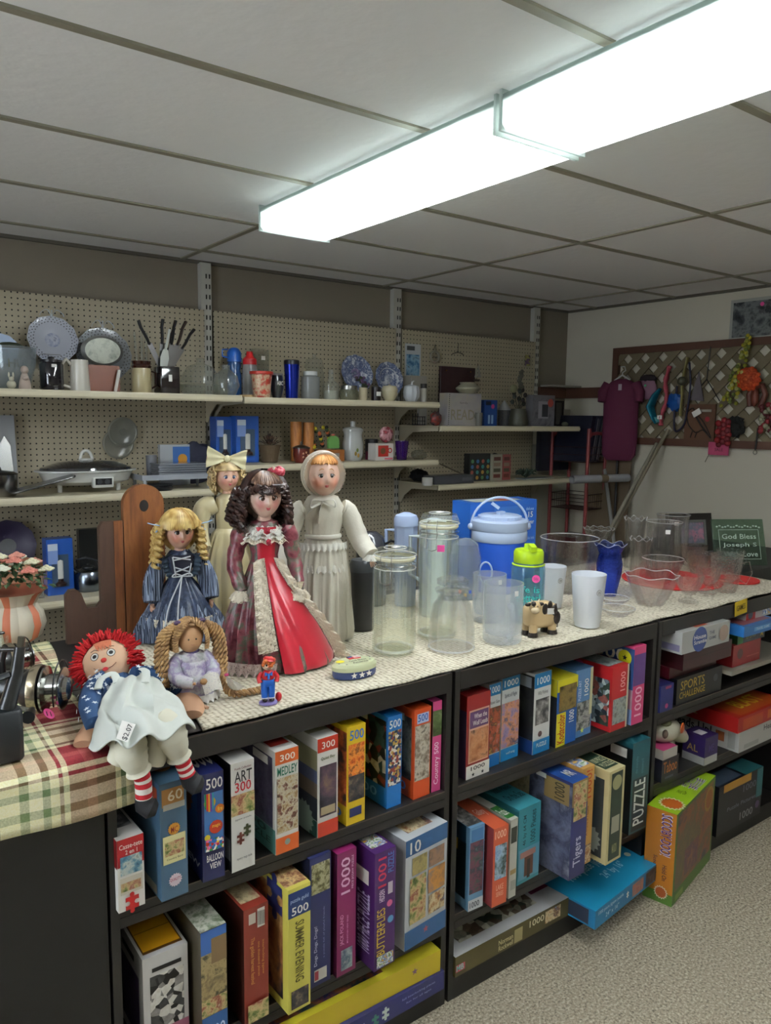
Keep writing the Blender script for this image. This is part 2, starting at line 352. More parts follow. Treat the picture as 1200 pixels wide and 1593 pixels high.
# ------------------------------------------------------------------ gondola wall: pegboard, uprights, shelves
peg = s_mat_peg(); cream = mat('#c2b99e', .45); creamd = mat('#aaa28c', .5); slotm = mat('#14120e', .8)
PX = (.40, 1.605, 2.815, 4.02)
for a, b, nm in ((-.75, .38, 'far left'), (.42, 1.588, 'left'), (1.640, 2.798, 'middle'), (2.85, 4.0, 'right-hand')):
    MB().box(a, b, 3.742, 3.752, .05, 2.175, peg).build('pegboard_panel', label='cream pegboard panel with rows of holes, %s bay' % nm, cat='pegboard', group='pegboard panels')
for x, lb in zip(PX, ('slotted metal upright at the far left of the pegboard', 'slotted grey upright at the left seam of the pegboard', 'slotted grey upright between the two longest top shelves', 'slotted grey upright nearest the room corner')):
    m = MB(); m.box(x-.028, x+.028, 3.7525, 3.79, 0, CEIL-.012, mat('#b9b7ae', .4))
    z = .3
    while z < CEIL-.05:
        for dx in (-.009, .009): m.box(x+dx-.003+.01, x+dx+.003+.01, 3.751, 3.7535, z, z+.022, slotm)
        z += .0508
    m.build('slotted_upright', label=lb, cat='upright', group='slotted uprights')
SH = []
def shelf(x0, x1, z, label, yf=3.34, group='cream metal wall shelves'):
    t = thing('wall_shelf', label, 'shelf', ((x0+x1)/2, 3.738, z), group=group); w = (x1-x0)/2; d = 3.737-yf
    m = MB(); m.box(-w, w, -d, 0, -.004, 0, cream); m.build('deck', t)
    m = MB(); m.rbox(-w, w, -d-.004, -d+.012, -.03, .001, cream, r=.004); m.box(-w, w, -d-.0062, -d-.003, -.022, -.009, mat('#cfc6aa', .35)); m.build('front_edge', t)
    for sx in (-1, 1):
        pts = [(0, -.004), (-d+.03, -.004), (-d+.03, -.028), (-d+.1, -.032), (-.13, -.04), (-.06, -.085), (-.028, -.13), (0, -.13)]
        m = MB(); m.M = Matrix.Rotation(pi/2, 4, 'Z'); X = sx*(w-.012)
        m.add([(y, -X-.002, zz) for y, zz in pts]+[(y, -X+.002, zz) for y, zz in pts], [tuple(range(8)), tuple(range(15, 7, -1))]+[(i, (i+1) % 8, (i+1) % 8+8, i+8) for i in range(8)], creamd)
        m.build('bracket', t)
    return t
shelf(.415, 1.60, 1.742, 'top cream shelf of the left bay holding plates and knives')
shelf(.415, 1.60, 1.308, 'cream shelf of the left bay holding the white electric skillet')
shelf(.415, 1.60, .868, 'lowest visible cream shelf of the left bay holding the kettle')
shelf(1.61, 2.81, 1.735, 'top cream shelf of the middle bay holding blue tumblers and plates')
shelf(1.61, 2.81, 1.412, 'middle cream shelf of the middle bay holding canisters and mug box')
shelf(2.82, 4.015, 1.603, 'upper cream shelf of the right-hand bay holding the sign and spiral book')
shelf(2.82, 4.015, 1.266, 'lower cream shelf of the right-hand bay holding the butterfly box')

# ------------------------------------------------------------------ black bookcases under the counter
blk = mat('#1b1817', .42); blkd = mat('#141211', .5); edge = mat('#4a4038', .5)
YF = 1.495; D = .42
def bookcase(x0, x1, shelves, label, back=True):
    t = thing('bookcase', label, 'bookcase', (x0, YF, 0), group='black bookcases under the counter'); w = x1-x0
    for a, n in ((0, 'left'), (w-.018, 'right')):
        MB().box(a, a+.018, 0, D, 0, TOP-.002, blk).build('side_panel', t)
    m = MB(); m.box(.018, w-.018, .004, D, TOP-.024, TOP-.002, blk); m.box(.018, w-.018, -.001, .018, TOP-.055, TOP-.002, blk); m.box(.018, w-.018, -.0014, .001, TOP-.0045, TOP-.002, edge); m.build('top_board', t)
    for z in shelves:
        m = MB(); m.box(.018, w-.018, .0, D-.006, z-.022, z, blk); m.box(.018, w-.018, -.001, .012, z-.045, z-.0225, blk); m.box(.018, w-.018, -.0013, .001, z-.003, z, edge); m.build('shelf_board', t)
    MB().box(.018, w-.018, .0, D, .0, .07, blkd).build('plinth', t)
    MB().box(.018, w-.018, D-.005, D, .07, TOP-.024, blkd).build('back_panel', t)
    return t
S1, S2, S3 = .642, .262, .0705
bookcase(.412, 1.322, (S1, S2), 'left black bookcase packed with upright puzzles')
bookcase(1.334, 2.240, (S1, S2), 'middle black bookcase packed with thousand piece puzzles')
bookcase(2.252, 3.225, (.645, .385), 'right black bookcase holding board games')
MB().box(2.70, 3.206, 1.475, 1.80, .700, .716, mat('#8a8478', .5)).build('shelf_board', label='short grey board inside the right bookcase carrying the red game box', cat='shelf')
# rear run of bookcases, back to back with the front ones, carries the far half of the counter
for x0, x1, l in ((.412, 1.322, 'left'), (1.334, 2.24, 'middle'), (2.252, 3.225, 'right')):
    m = MB(); w = x1-x0
    m.box(0, w, 0, .46, TOP-.026, TOP-.002, blk); m.box(0, .018, 0, .46, 0, TOP-.026, blk); m.box(w-.018, w, 0, .46, 0, TOP-.026, blk); m.box(.018, w-.018, .0, .006, 0, TOP-.026, blkd)
    for z in (.07, .39, .68): m.box(.018, w-.018, .006, .46, z-.02, z, blk)
    m.build('rear_bookcase', loc=(x0, YF+D+.003, 0), label='black bookcase standing back to back behind the %s front one' % l, cat='bookcase', group='rear bookcases under the counter')
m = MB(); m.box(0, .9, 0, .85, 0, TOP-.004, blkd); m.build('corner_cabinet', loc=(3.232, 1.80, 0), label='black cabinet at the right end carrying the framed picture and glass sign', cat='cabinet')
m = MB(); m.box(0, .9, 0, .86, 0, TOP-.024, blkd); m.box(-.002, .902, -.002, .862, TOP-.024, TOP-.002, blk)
m.build('end_cabinet', loc=(-.494, YF+.002, 0), label='black cabinet closed side out under the plaid cloth', cat='cabinet')

# ------------------------------------------------------------------ cloths
def knit():
    m = bpy.data.materials.new('knit'); m.use_nodes = True; nt = m.node_tree; b = nt.nodes['Principled BSDF']; b.inputs['Roughness'].default_value = .95
    tc = nt.nodes.new('ShaderNodeTexCoord'); mp = nt.nodes.new('ShaderNodeMapping'); mp.inputs['Scale'].default_value = (1, 1.5, 1); nt.links.new(tc.outputs['Object'], mp.inputs[0])
    v = nt.nodes.new('ShaderNodeTexVoronoi'); v.inputs['Scale'].default_value = 75; v.inputs['Randomness'].default_value = .35; nt.links.new(mp.outputs[0], v.inputs['Vector'])
    r = ramp(nt, ['#e6dfcb', '#d2c8b2', '#85795f'], lo=.15, hi=.75); nt.links.new(v.outputs[0], r.inputs[0]); nt.links.new(r.outputs[0], b.inputs['Base Color'])
    bp = nt.nodes.new('ShaderNodeBump'); bp.invert = True; bp.inputs['Strength'].default_value = 1; bp.inputs['Distance'].default_value = .005
    nt.links.new(v.outputs[0], bp.inputs['Height']); nt.links.new(bp.outputs[0], b.inputs['Normal']); return m
CT = TOP+.004
def clothfn(u, v):
    x = .62+2.615*u; y = 1.507+.80*v
    if v == 0: y += .006*sin(x*9)+.004*sin(x*31)
    if u == 0: x += .02*sin(v*9)+.10*(1-v)*0
    return (x, y, CT+.0015*noise.noise(Vector((x*9, y*9, 0))))
m = MB(); m.grid(clothfn, 130, 20, knit())
o = m.build('tablecloth', label='cream knitted cloth covering the bookcase tops under the glassware', cat='cloth')
so = o.modifiers.new('thick', 'SOLIDIFY'); so.thickness = .005; so.offset = -1
def plaid():
    m = bpy.data.materials.new('plaid'); m.use_nodes = True; nt = m.node_tree; b = nt.nodes['Principled BSDF']; b.inputs['Roughness'].default_value = .9
    uv = nt.nodes.new('ShaderNodeAttribute'); uv.attribute_name = 'cloth'; sp = nt.nodes.new('ShaderNodeSeparateXYZ'); nt.links.new(uv.outputs['Vector'], sp.inputs[0])
    outs = []
    for ax, per in ((0, .23), (1, .23)):
        d = nt.nodes.new('ShaderNodeMath'); d.operation = 'DIVIDE'; nt.links.new(sp.outputs[ax], d.inputs[0]); d.inputs[1].default_value = per
        f = nt.nodes.new('ShaderNodeMath'); f.operation = 'FRACT'; nt.links.new(d.outputs[0], f.inputs[0])
        r = nt.nodes.new('ShaderNodeValToRGB'); r.color_ramp.interpolation = 'CONSTANT'; e = r.color_ramp.elements
        seq = [(0, '#e8e2b8'), (.10, '#6c7c50'), (.17, '#ece6c0'), (.27, '#5c7048'), (.33, '#e8e2b8'), (.40, '#6e1c20'), (.43, '#e8e2b8'), (.48, '#7c1820'), (.62, '#9c4844'), (.70, '#701018'), (.86, '#e8e2b8'), (.91, '#445c3c'), (.95, '#e8e2b8')]
        e[0].position = 0; e[0].color = lin(seq[0][1]); e[1].position = .95; e[1].color = lin(seq[-1][1])
        for p, c in seq[1:-1]: x = e.new(p); x.color = lin(c)
        nt.links.new(f.outputs[0], r.inputs[0]); outs.append(r.outputs[0])
    mx = nt.nodes.new('ShaderNodeMix'); mx.data_type = 'RGBA'; mx.inputs[0].default_value = .5; nt.links.new(outs[0], mx.inputs[6]); nt.links.new(outs[1], mx.inputs[7])
    tc = nt.nodes.new('ShaderNodeTexCoord'); n = nt.nodes.new('ShaderNodeTexNoise'); n.inputs['Scale'].default_value = 300; nt.links.new(tc.outputs['Object'], n.inputs['Vector'])
    m2 = nt.nodes.new('ShaderNodeMix'); m2.data_type = 'RGBA'; m2.blend_type = 'OVERLAY'; m2.inputs[0].default_value = .5; nt.links.new(mx.outputs[2], m2.inputs[6]); nt.links.new(n.outputs[0], m2.inputs[7])
    nt.links.new(m2.outputs[2], b.inputs['Base Color'])
    bp = nt.nodes.new('ShaderNodeBump'); bp.inputs['Strength'].default_value = .3; bp.inputs['Distance'].default_value = .002; nt.links.new(n.outputs[0], bp.inputs['Height']); nt.links.new(bp.outputs[0], b.inputs['Normal'])
    return m
pm = plaid(); m = MB(); flat = []
nu, nv = 60, 70
def pl(u, v):
    x = -.45+.90*u+.018*sin(v*7+1)*(u > .97); s = v*.99   # s = length along the cloth from the drape hem
    hem = .105
    if s < hem-.012: y, z = 1.482-.006*sin(x*22)-.008*(1-s/hem), CT-.004-(hem-s)
    elif s < hem+.012: t = (s-hem+.012)/.024*pi/2; y = 1.482+.016*(1-cos(t))+.0; z = CT-.018+.018*sin(t)
    else: y = 1.498+(s-hem-.012); z = CT+.0015+.003*max(0, noise.noise(Vector((x*7, y*7, 3))))
    flat.append((x+.02*s, s, 0)); return (x+.035*(v-.1), y, z)
m.grid(pl, nu, nv, pm)
o = m.build('tablecloth', label='red, green and cream plaid cloth draped over the left end', cat='cloth')
at = o.data.attributes.new('cloth', 'FLOAT_VECTOR', 'POINT'); at.data.foreach_set('vector', [c for p in flat for c in p])
so = o.modifiers.new('thick', 'SOLIDIFY'); so.thickness = .003; so.offset = -1
# ------------------------------------------------------------------ printed boxes
def P(c, r=.38): return mat(c, r, coat=.25)
W_, K_, R_, Y_, N_ = '#ece8e0', '#141214', '#b01c1c', '#e2c428', '#1c2456'
def star(n=5, r0=.45, cx=.5, cz=.5): return [(cx+(r0 if k % 2 == 0 else r0*.42)*sin(pi*k/n), cz+(r0 if k % 2 == 0 else r0*.42)*cos(pi*k/n)) for k in range(2*n)]
def piece():
    pts = []
    for side in range(4):
        a = side*pi/2; out = 1 if side % 2 == 0 else -1
        loc = [(-.3, .3), (-.08, .3)]+[(.0+.11*cos(radians(t)), .3+out*(.1+.11*sin(radians(t))*1)) for t in (200, 150, 90, 30, -20)]+[(.08, .3)]
        pts += [(.5+x*cos(-a)-y*sin(-a), .5+x*sin(-a)+y*cos(-a)) for x, y in loc]
    return pts
PIECE = piece()
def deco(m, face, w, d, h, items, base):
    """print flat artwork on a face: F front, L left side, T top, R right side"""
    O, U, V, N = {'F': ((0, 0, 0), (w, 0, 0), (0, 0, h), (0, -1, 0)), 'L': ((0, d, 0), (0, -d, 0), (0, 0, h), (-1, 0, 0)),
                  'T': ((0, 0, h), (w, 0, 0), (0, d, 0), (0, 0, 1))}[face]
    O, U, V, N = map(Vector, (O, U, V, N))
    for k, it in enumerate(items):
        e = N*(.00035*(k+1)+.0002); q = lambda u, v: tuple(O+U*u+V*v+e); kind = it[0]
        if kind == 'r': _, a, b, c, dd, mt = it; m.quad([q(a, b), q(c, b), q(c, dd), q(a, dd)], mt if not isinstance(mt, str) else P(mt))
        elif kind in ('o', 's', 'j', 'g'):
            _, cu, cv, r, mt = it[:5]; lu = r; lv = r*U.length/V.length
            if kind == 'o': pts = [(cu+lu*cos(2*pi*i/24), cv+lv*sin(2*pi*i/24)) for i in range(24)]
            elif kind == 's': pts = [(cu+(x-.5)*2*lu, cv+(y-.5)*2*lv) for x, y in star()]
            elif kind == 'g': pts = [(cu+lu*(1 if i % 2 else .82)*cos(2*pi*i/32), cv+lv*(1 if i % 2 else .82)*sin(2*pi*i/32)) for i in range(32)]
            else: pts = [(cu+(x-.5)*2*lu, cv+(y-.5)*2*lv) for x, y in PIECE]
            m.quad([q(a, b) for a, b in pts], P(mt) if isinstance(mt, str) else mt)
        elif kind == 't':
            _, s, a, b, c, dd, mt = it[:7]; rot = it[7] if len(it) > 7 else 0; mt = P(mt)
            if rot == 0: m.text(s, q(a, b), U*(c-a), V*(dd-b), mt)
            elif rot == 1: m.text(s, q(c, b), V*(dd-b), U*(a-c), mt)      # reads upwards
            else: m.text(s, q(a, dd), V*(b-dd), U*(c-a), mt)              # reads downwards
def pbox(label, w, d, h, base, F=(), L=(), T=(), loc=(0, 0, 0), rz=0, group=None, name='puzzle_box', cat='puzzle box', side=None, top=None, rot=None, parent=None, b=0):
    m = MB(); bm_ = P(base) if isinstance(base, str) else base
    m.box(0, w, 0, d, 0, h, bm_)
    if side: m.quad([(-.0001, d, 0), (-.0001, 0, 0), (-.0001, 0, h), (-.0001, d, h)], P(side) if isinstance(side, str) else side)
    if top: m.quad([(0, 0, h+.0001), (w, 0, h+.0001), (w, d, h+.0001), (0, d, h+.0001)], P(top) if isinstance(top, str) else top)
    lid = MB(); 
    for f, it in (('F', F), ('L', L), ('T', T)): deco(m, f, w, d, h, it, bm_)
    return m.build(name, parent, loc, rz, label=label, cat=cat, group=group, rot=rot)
DBG = 0
def shelfbox(label, bl, br, tl, zb, depth, base, group, F=(), L=(), T=(), hfix=None, wfix=None, dx=0, maxrot=2.5, **kw):
    p1, p2 = on_z(*bl, zb), on_z(*br, zb); w = (p2-p1).xy.length; a = math.atan2(p2.y-p1.y, p2.x-p1.x)
    a = max(-radians(maxrot), min(radians(maxrot), a)); x, y = p1.x, p1.y
    w = wfix or (p2.x-p1.x)/cos(a); x += dx; a = min(a, radians(maxrot))
    h = hfix or (z_at(*tl, (x, y))-zb)
    if kw.pop('dbg', DBG): print('BOX', label[:30], round(x, 3), round(y, 3), round(w, 3), round(h, 3), round(math.degrees(a), 1))
    return pbox(label, w, depth, h, base, F, L, T, (x, y, zb+.0004), a, group, **kw)
art = lambda s, cols, sc_=55, st='noise': pic(tuple(cols), sc_, st, seed=s)
CITY = ['#2a3350', '#a8703c', '#d8c8a0', '#6a3a28', '#7fa0c0']; GARD = ['#2a3a1c', '#6b7a3c', '#c8b080', '#8c3c30', '#dcd0b0']
MONO = ['#101010', '#3a3a3a', '#888480', '#d8d4cc']; SEA = ['#0c2030', '#1c4a68', '#5c8ca0', '#c8d0c8', '#2a4030']
CAND = ['#c03020', '#e8b820', '#2c6cb0', '#f0ece0', '#3c9040', '#d86890']; DARK = ['#08080c', '#20202c', '#48403c', '#887860']
TAGW = W_
def tagp(face='L', u=.7, v=.9): return [('r', u, v-.025, u+.2, v+.02, W_), ('t', '$3.00', u+.03, v-.012, u+.17, v+.008, '#555555')]
G1, G2, G3, G4 = 'puzzles on the top shelf of the left bookcase', 'puzzles on the middle shelf of the left bookcase', 'puzzles on the top shelf of the middle bookcase', 'puzzles on the middle shelf of the middle bookcase'
# --- left bookcase, top row
shelfbox('small red and white two in one puzzle, first on the top shelf', (185, 1422), (226, 1406), (184, 1309), S1, .16, W_, G1,
    F=[('r', 0, .62, 1, 1, '#a81820'), ('t', 'Casse-t\u00eate'.replace('\u00ea', 'e'), .08, .86, .95, .93, W_), ('t', '2 en 1', .3, .78, .75, .84, W_), ('r', .1, .5, .92, .76, art(1, SEA, 70)), ('r', .08, .24, .92, .47, '#d0c8b8'), ('r', .1, .28, .85, .4, art(2, GARD, 90)), ('j', .5, .1, .42, '#b41c1c')],
    L=[('r', 0, .6, 1, 1, '#7c1016')], T=[('r', .1, .3, .9, .95, art(3, MONO, 60))])
shelfbox('slate blue puzzle with an orange 60 corner and cream panel', (252, 1404), (292, 1386), (251, 1222), S1, .24, '#45627a', G1,
    F=[('r', .08, .8, .9, .95, '#b07c3c'), ('t', '60', .3, .84, .85, .93, '#e8dcc0'), ('r', .12, .77, .92, .82, '#b8b4a8'), ('r', .08, .31, .92, .55, '#dcd49c'), ('g', .5, .60, .24, '#c88a2c'), ('t', 'MC', .38, .57, .64, .62, '#8c3018'), ('r', .14, .38, .86, .5, art(4, GARD, 100)), ('t', 'Country Barn', .2, .34, .8, .36, '#444030'), ('g', .5, .16, .26, '#d8c8d0'), ('t', 'QUALITY', .3, .15, .7, .18, '#b04060')],
    L=[('r', .55, .84, .95, .95, '#a04830'), ('r', .3, .02, .9, .1, '#a8a090')], T=[('o', .6, .3, .3, '#c89050')])
shelfbox('dark blue 500 piece hot air balloon puzzle', (316, 1374), (350, 1362), (312, 1207), S1, .25, '#1c2050', G1,
    F=[('t', '500', .2, .85, .95, .95, W_), ('r', .1, .28, .95, .82, '#4878b4'), ('o', .36, .73, .26, '#d8b020'), ('r', .12, .68, .2, .82, '#2c7c3c'), ('r', .2, .66, .28, .82, '#c83020'), ('r', .28, .65, .36, .82, '#e0a020'), ('r', .36, .65, .44, .82, '#6a3c98'), ('r', .44, .67, .52, .82, '#2c9ca8'), ('o', .78, .66, .2, '#c06820'), ('t', 'fire', .68, .64, .9, .68, '#f0d050'), ('o', .6, .5, .3, '#b83820'), ('t', 'magic', .42, .49, .8, .53, '#f0c040'), ('o', .2, .42, .13, '#d8c430'), ('r', .12, .29, .92, .4, art(5, CAND, 160, 'vor')), ('t', 'BALLOON', .15, .19, .9, .255, W_), ('t', 'VIEW', .28, .12, .8, .175, W_)],
    L=[('r', .08, .3, .9, .9, '#2c4c7c'), ('g', .6, .7, .2, '#a86020'), ('t', 'VIEW', .5, .1, .95, .16, W_)], T=[('t', '500', .1, .15, .95, .6, W_)])
shelfbox('white puzzle box lettered ART 300', (361, 1359), (396, 1344), (362, 1190), S1, .26, '#dedcd6', G1, side='#1a1a1c',
    F=[('t', 'ART', .15, .82, .9, .92, '#333333'), ('t', '300', .16, .73, .86, .82, '#c02430'), ('r', 0, .52, 1, .71, art(6, GARD, 60)), ('t', 'jigsaw puzzle', .15, .47, .85, .49, '#666666'), ('j', .38, .3, .26, '#5c2820'), ('j', .66, .36, .26, '#3c4428'), ('t', 'Puzzle Collection', .15, .94, .85, .96, '#7a3040'), ('t', 'mystery image inside', .2, .1, .85, .13, '#555555')],
    L=[('r', .75, .1, .98, .3, '#888c90')], T=[('r', .05, .3, .95, 1, '#26281e')])
shelfbox('white and orange 300 piece medley puzzle', (429, 1331), (459, 1312), (430, 1171), S1, .2, '#e4e0da', G1, 
    F=[('r', 0, .87, 1, 1, '#cc5c24'), ('t', '300', .2, .895, .85, .96, W_), ('t', 'MEDLEY', .08, .76, .95, .845, '#1c6c54'), ('r', .06, .2, .96, .74, art(7, ['#5a2830', '#a88c60', '#c8c0a8', '#6c3020', '#344030'], 130)), ('r', 0, 0, 1, .16, '#cc5c24'), ('o', .5, .1, .12, '#8a9a90')],
    L=[('r', 0, .24, .94, .93, art(8, ['#1c1828', '#3c3450', '#585068', '#402838'], 60)), ('r', 0, 0, 1, .24, '#4c7c74'), ('t', '300', .1, .16, .8, .23, '#183c38'), ('t', 'PUZZLE', .05, .08, .9, .14, '#183c38'), ('r', .5, .84, .85, .92, W_)], T=[('r', .1, .15, .9, .6, '#b43028')])
shelfbox('300 piece sunset landscape puzzle with white front panel', (494, 1304), (517, 1285), (495, 1151), S1, .2, '#e0ddd6', G1, 
    F=[('r', 0, .86, 1, 1, '#b83420'), ('t', '300', .2, .89, .85, .96, W_), ('t', 'Quiet Bay', .15, .77, .85, .81, '#667040'), ('r', .1, .2, .92, .72, art(9, ['#14141c', '#2c2834', '#54404c', '#786050'], 40)), ('r', .15, .22, .85, .3, '#a89878'), ('r', 0, 0, 1, .15, '#b83420')],
    L=[('r', 0, .17, 1, .4, '#1c2230'), ('r', 0, .4, 1, .55, '#6c5c4c'), ('r', 0, .55, 1, .68, '#4c5474'), ('r', 0, .68, 1, .88, '#8c8868'), ('r', 0, 0, 1, .17, '#20443c'), ('g', .72, .14, .22, '#8c9c90'), ('r', .2, .9, .5, .97, W_)], T=[('r', 0, .2, 1, 1, '#c8c4a0')])
shelfbox('yellow 500 piece puzzle with orange photo print', (539, 1286), (560, 1269), (541, 1133), S1, .2, '#dcb820', G1, 
    F=[('r', .08, .24, .95, .82, art(10, ['#2c1c14', '#d05c20', '#e89040', '#783018', '#c0a870'], 90)), ('t', '500', .15, .86, .9, .96, '#2c6cc0'), ('r', .1, .24, .95, .5, art(11, DARK, 80)), ('r', .15, .08, .8, .17, N_)],
    L=[('r', 0, .2, 1, .95, art(12, ['#14100e', '#382018', '#a04820', '#d07038', '#141a20'], 45)), ('t', '500', .3, .06, .9, .15, '#4c84d0'), ('r', .1, .86, .5, .92, W_)])
shelfbox('blue 500 piece collectibles collage puzzle', (602, 1259), (616, 1245), (604, 1117), S1, .21, '#2070b8', G1, 
    F=[('r', .05, .24, .95, .84, art(13, ['#8c3c30', '#d8d0c0', '#2c3c64', '#b89848', '#183040'], 130, 'vor')), ('t', '500', .1, .87, .9, .96, W_)],
    L=[('r', 0, .22, .97, .95, art(14, ['#1c2a28', '#34504c', '#7c2c28', '#c8c0b0', '#16181c'], 40, 'vor')), ('t', '500', .35, .07, .8, .17, '#7cb8e8'), ('r', .25, .87, .6, .93, W_)])
shelfbox('orange-red 500 piece photo puzzle beside the pink one', (643, 1245), (659, 1229), (646, 1106), S1, .2, '#c84c20', G1, 
    F=[('r', .05, .2, .95, .82, art(15, ['#2c2420', '#c8c0b0', '#8c8070', '#584838'], 90)), ('r', .15, .84, .85, .95, '#b8c8e8'), ('t', '500', .2, .86, .8, .94, '#2858b0')],
    L=[('r', 0, .2, .95, .9, art(16, ['#181614', '#3c3834', '#8c8c80', '#586450'], 35)), ('t', '500', .4, .06, .85, .16, '#7498e0'), ('r', .4, .84, .8, .92, W_)])
shelfbox('pink spined 500 piece puzzle, last before the bookcase seam', (681, 1230), (696, 1219), (682, 1093), S1, .21, '#c84880', G1, maxrot=0, dx=-.022, wfix=.031, 
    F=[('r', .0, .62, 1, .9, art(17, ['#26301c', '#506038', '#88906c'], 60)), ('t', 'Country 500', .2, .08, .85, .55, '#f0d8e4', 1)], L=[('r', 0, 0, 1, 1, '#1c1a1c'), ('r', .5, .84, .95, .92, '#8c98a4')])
# --- left bookcase, middle row
shelfbox('open white box with black and white print and orange inside', (247, 1640), (306, 1604), (246, 1520), S2, .27, '#cfccc8', G2, hfix=.235, dx=-.03, wfix=.1, maxrot=0, 
    F=[('r', .15, .1, .9, .8, art(18, MONO, 60, 'vor')), ('r', .2, .84, .85, .88, K_), ('r', .5, 0, 1, .25, '#a86078'), ('o', .4, .12, .2, '#d8a818')],
    L=[('r', .1, .1, .9, .75, art(19, ['#18141c', '#3c2c44', '#544468', '#1c1c20'], 30)), ('r', .5, .84, .8, .9, K_)], T=[('r', .06, .05, .94, .97, '#5c3a14'), ('r', .09, .08, .91, .95, '#d09418'), ('r', .1, .32, .9, .33, '#7c5810')])
shelfbox('castle village puzzle between the white open box and the red-brown box', (315, 1630), (352, 1606), (311, 1474), S2, .26, '#4c4434', G2, hfix=.272, dx=.0, maxrot=2, 
    F=[('r', 0, .35, 1, .8, art(20, ['#4c4030', '#7c6c4c', '#a89468', '#2c3020', '#c8b890'], 50)), ('r', 0, .25, 1, .4, art(21, GARD, 80)), ('r', 0, .8, 1, 1, '#3c68b0'), ('r', .4, .7, 1, .92, '#7c6444'), ('r', 0, 0, 1, .25, '#2c5890'), ('t', '1000', .1, .05, .9, .16, '#c8d8f0')],
    T=[('r', 0, 0, 1, 1, art(22, ['#3c4030', '#c8c8b8', '#788468', '#2c2824'], 70))])
shelfbox('tall red-brown puzzle box with gold lettering and bar code', (381, 1598), (414, 1572), (377, 1405), S2, .24, '#7c2c20', G2, hfix=.285, 
    F=[('r', .2, .86, .48, .95, '#c8c0b4'), ('r', .55, .81, .85, .97, W_)]+[('r', .57+.03*i, .83, .57+.03*i+.015, .95, K_) for i in range(9)]+[('t', 'The golden harvest festival', .2, .35, .4, .75, '#b8843c', 2), ('t', 'one thousand pieces', .5, .4, .62, .7, '#b8843c', 2), ('t', 'interlocking jigsaw', .68, .4, .8, .7, '#b8843c', 2), ('r', .1, .02, .95, .18, art(23, GARD, 60))],
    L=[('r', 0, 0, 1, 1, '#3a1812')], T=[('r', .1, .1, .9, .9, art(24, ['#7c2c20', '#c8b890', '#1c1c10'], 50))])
shelfbox('pale yellow 500 piece puzzle lettered SUMMER EVENING', (449, 1580), (478, 1555), (454, 1386), S2, .24, '#d6cc5c', G2, 
    F=[('r', 0, .77, 1, .97, '#1c3468'), ('t', '500', .15, .785, .9, .85, W_), ('t', 'puzzle guild', .1, .88, .9, .92, '#a8b8d8'), ('t', 'SUMMER EVENING', .3, .24, .7, .73, '#5c5420', 2), ('r', .12, .03, .9, .18, art(25, DARK, 90))],
    L=[('r', .0, .08, .9, .93, art(26, ['#0c0c10', '#28202c', '#8c5c34', '#b89058', '#1c1c24'], 22)), ('j', .75, .86, .24, '#2c3468')], T=[('r', 0, .05, 1, .95, art(27, ['#3c2420', '#8c5c40', '#d8b880', '#583840'], 120))])
shelfbox('navy puzzle box lettered Dogs, Dogs, Dogs!', (482, 1540), (511, 1519), (484, 1338), S2, .24, '#232858', G2, 
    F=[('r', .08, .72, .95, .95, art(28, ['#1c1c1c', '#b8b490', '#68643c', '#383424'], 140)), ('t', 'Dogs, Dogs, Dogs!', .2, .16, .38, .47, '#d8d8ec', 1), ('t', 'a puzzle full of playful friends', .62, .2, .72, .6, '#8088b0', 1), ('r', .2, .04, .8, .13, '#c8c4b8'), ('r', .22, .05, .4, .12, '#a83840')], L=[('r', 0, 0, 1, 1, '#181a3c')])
shelfbox('magenta 1000 piece puzzle with one small landscape picture', (524, 1522), (552, 1505), (523, 1330), S2, .24, '#7c1c54', G2, 
    F=[('t', '1000', .2, .66, .68, .95, '#e8c8dc', 1), ('t', 'PIECE JIGSAW PUZZLE', .75, .68, .88, .95, '#e8c8dc', 1), ('t', 'JACK POLAND', .15, .25, .38, .5, '#d898bc', 1), ('t', 'MOUNTAIN VIEW SERIES', .5, .25, .58, .48, '#d898bc', 1), ('r', .2, .04, .8, .21, art(29, ['#a8b8b8', '#486070', '#d8d8d0'], 50))],
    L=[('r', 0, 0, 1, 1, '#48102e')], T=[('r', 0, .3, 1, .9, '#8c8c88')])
shelfbox('purple 1000 piece butterflies puzzle', (582, 1513), (610, 1492), (588, 1330), S2, .24, '#44205c', G2, 
    F=[('t', '1001', .15, .7, .55, .95, '#d03850', 1), ('t', 'PUZZLE', .62, .8, .9, .97, '#4c80b8', 1), ('t', 'BUTTERFLIES', .1, .12, .5, .52, '#d8b838', 1), ('r', .62, .62, .85, .72, '#c8c0c8'), ('t', 'HIDDEN', .2, .58, .45, .68, '#e8d8e8', 1), ('g', .7, .54, .15, '#d86890'), ('g', .75, .4, .16, '#5c98c0'), ('r', .1, .02, .9, .12, art(30, CAND, 160))],
    L=[('t', '1000 PIECE PUZZLE', .7, .12, .92, .62, '#c8bce0', 1), ('r', 0, .1, .6, .9, art(31, ['#1c1c30', '#406078', '#18202c', '#8c8c50'], 30)), ('r', .6, .7, .9, .82, W_)], T=[('r', .12, .1, .88, .9, art(32, CAND, 110))])
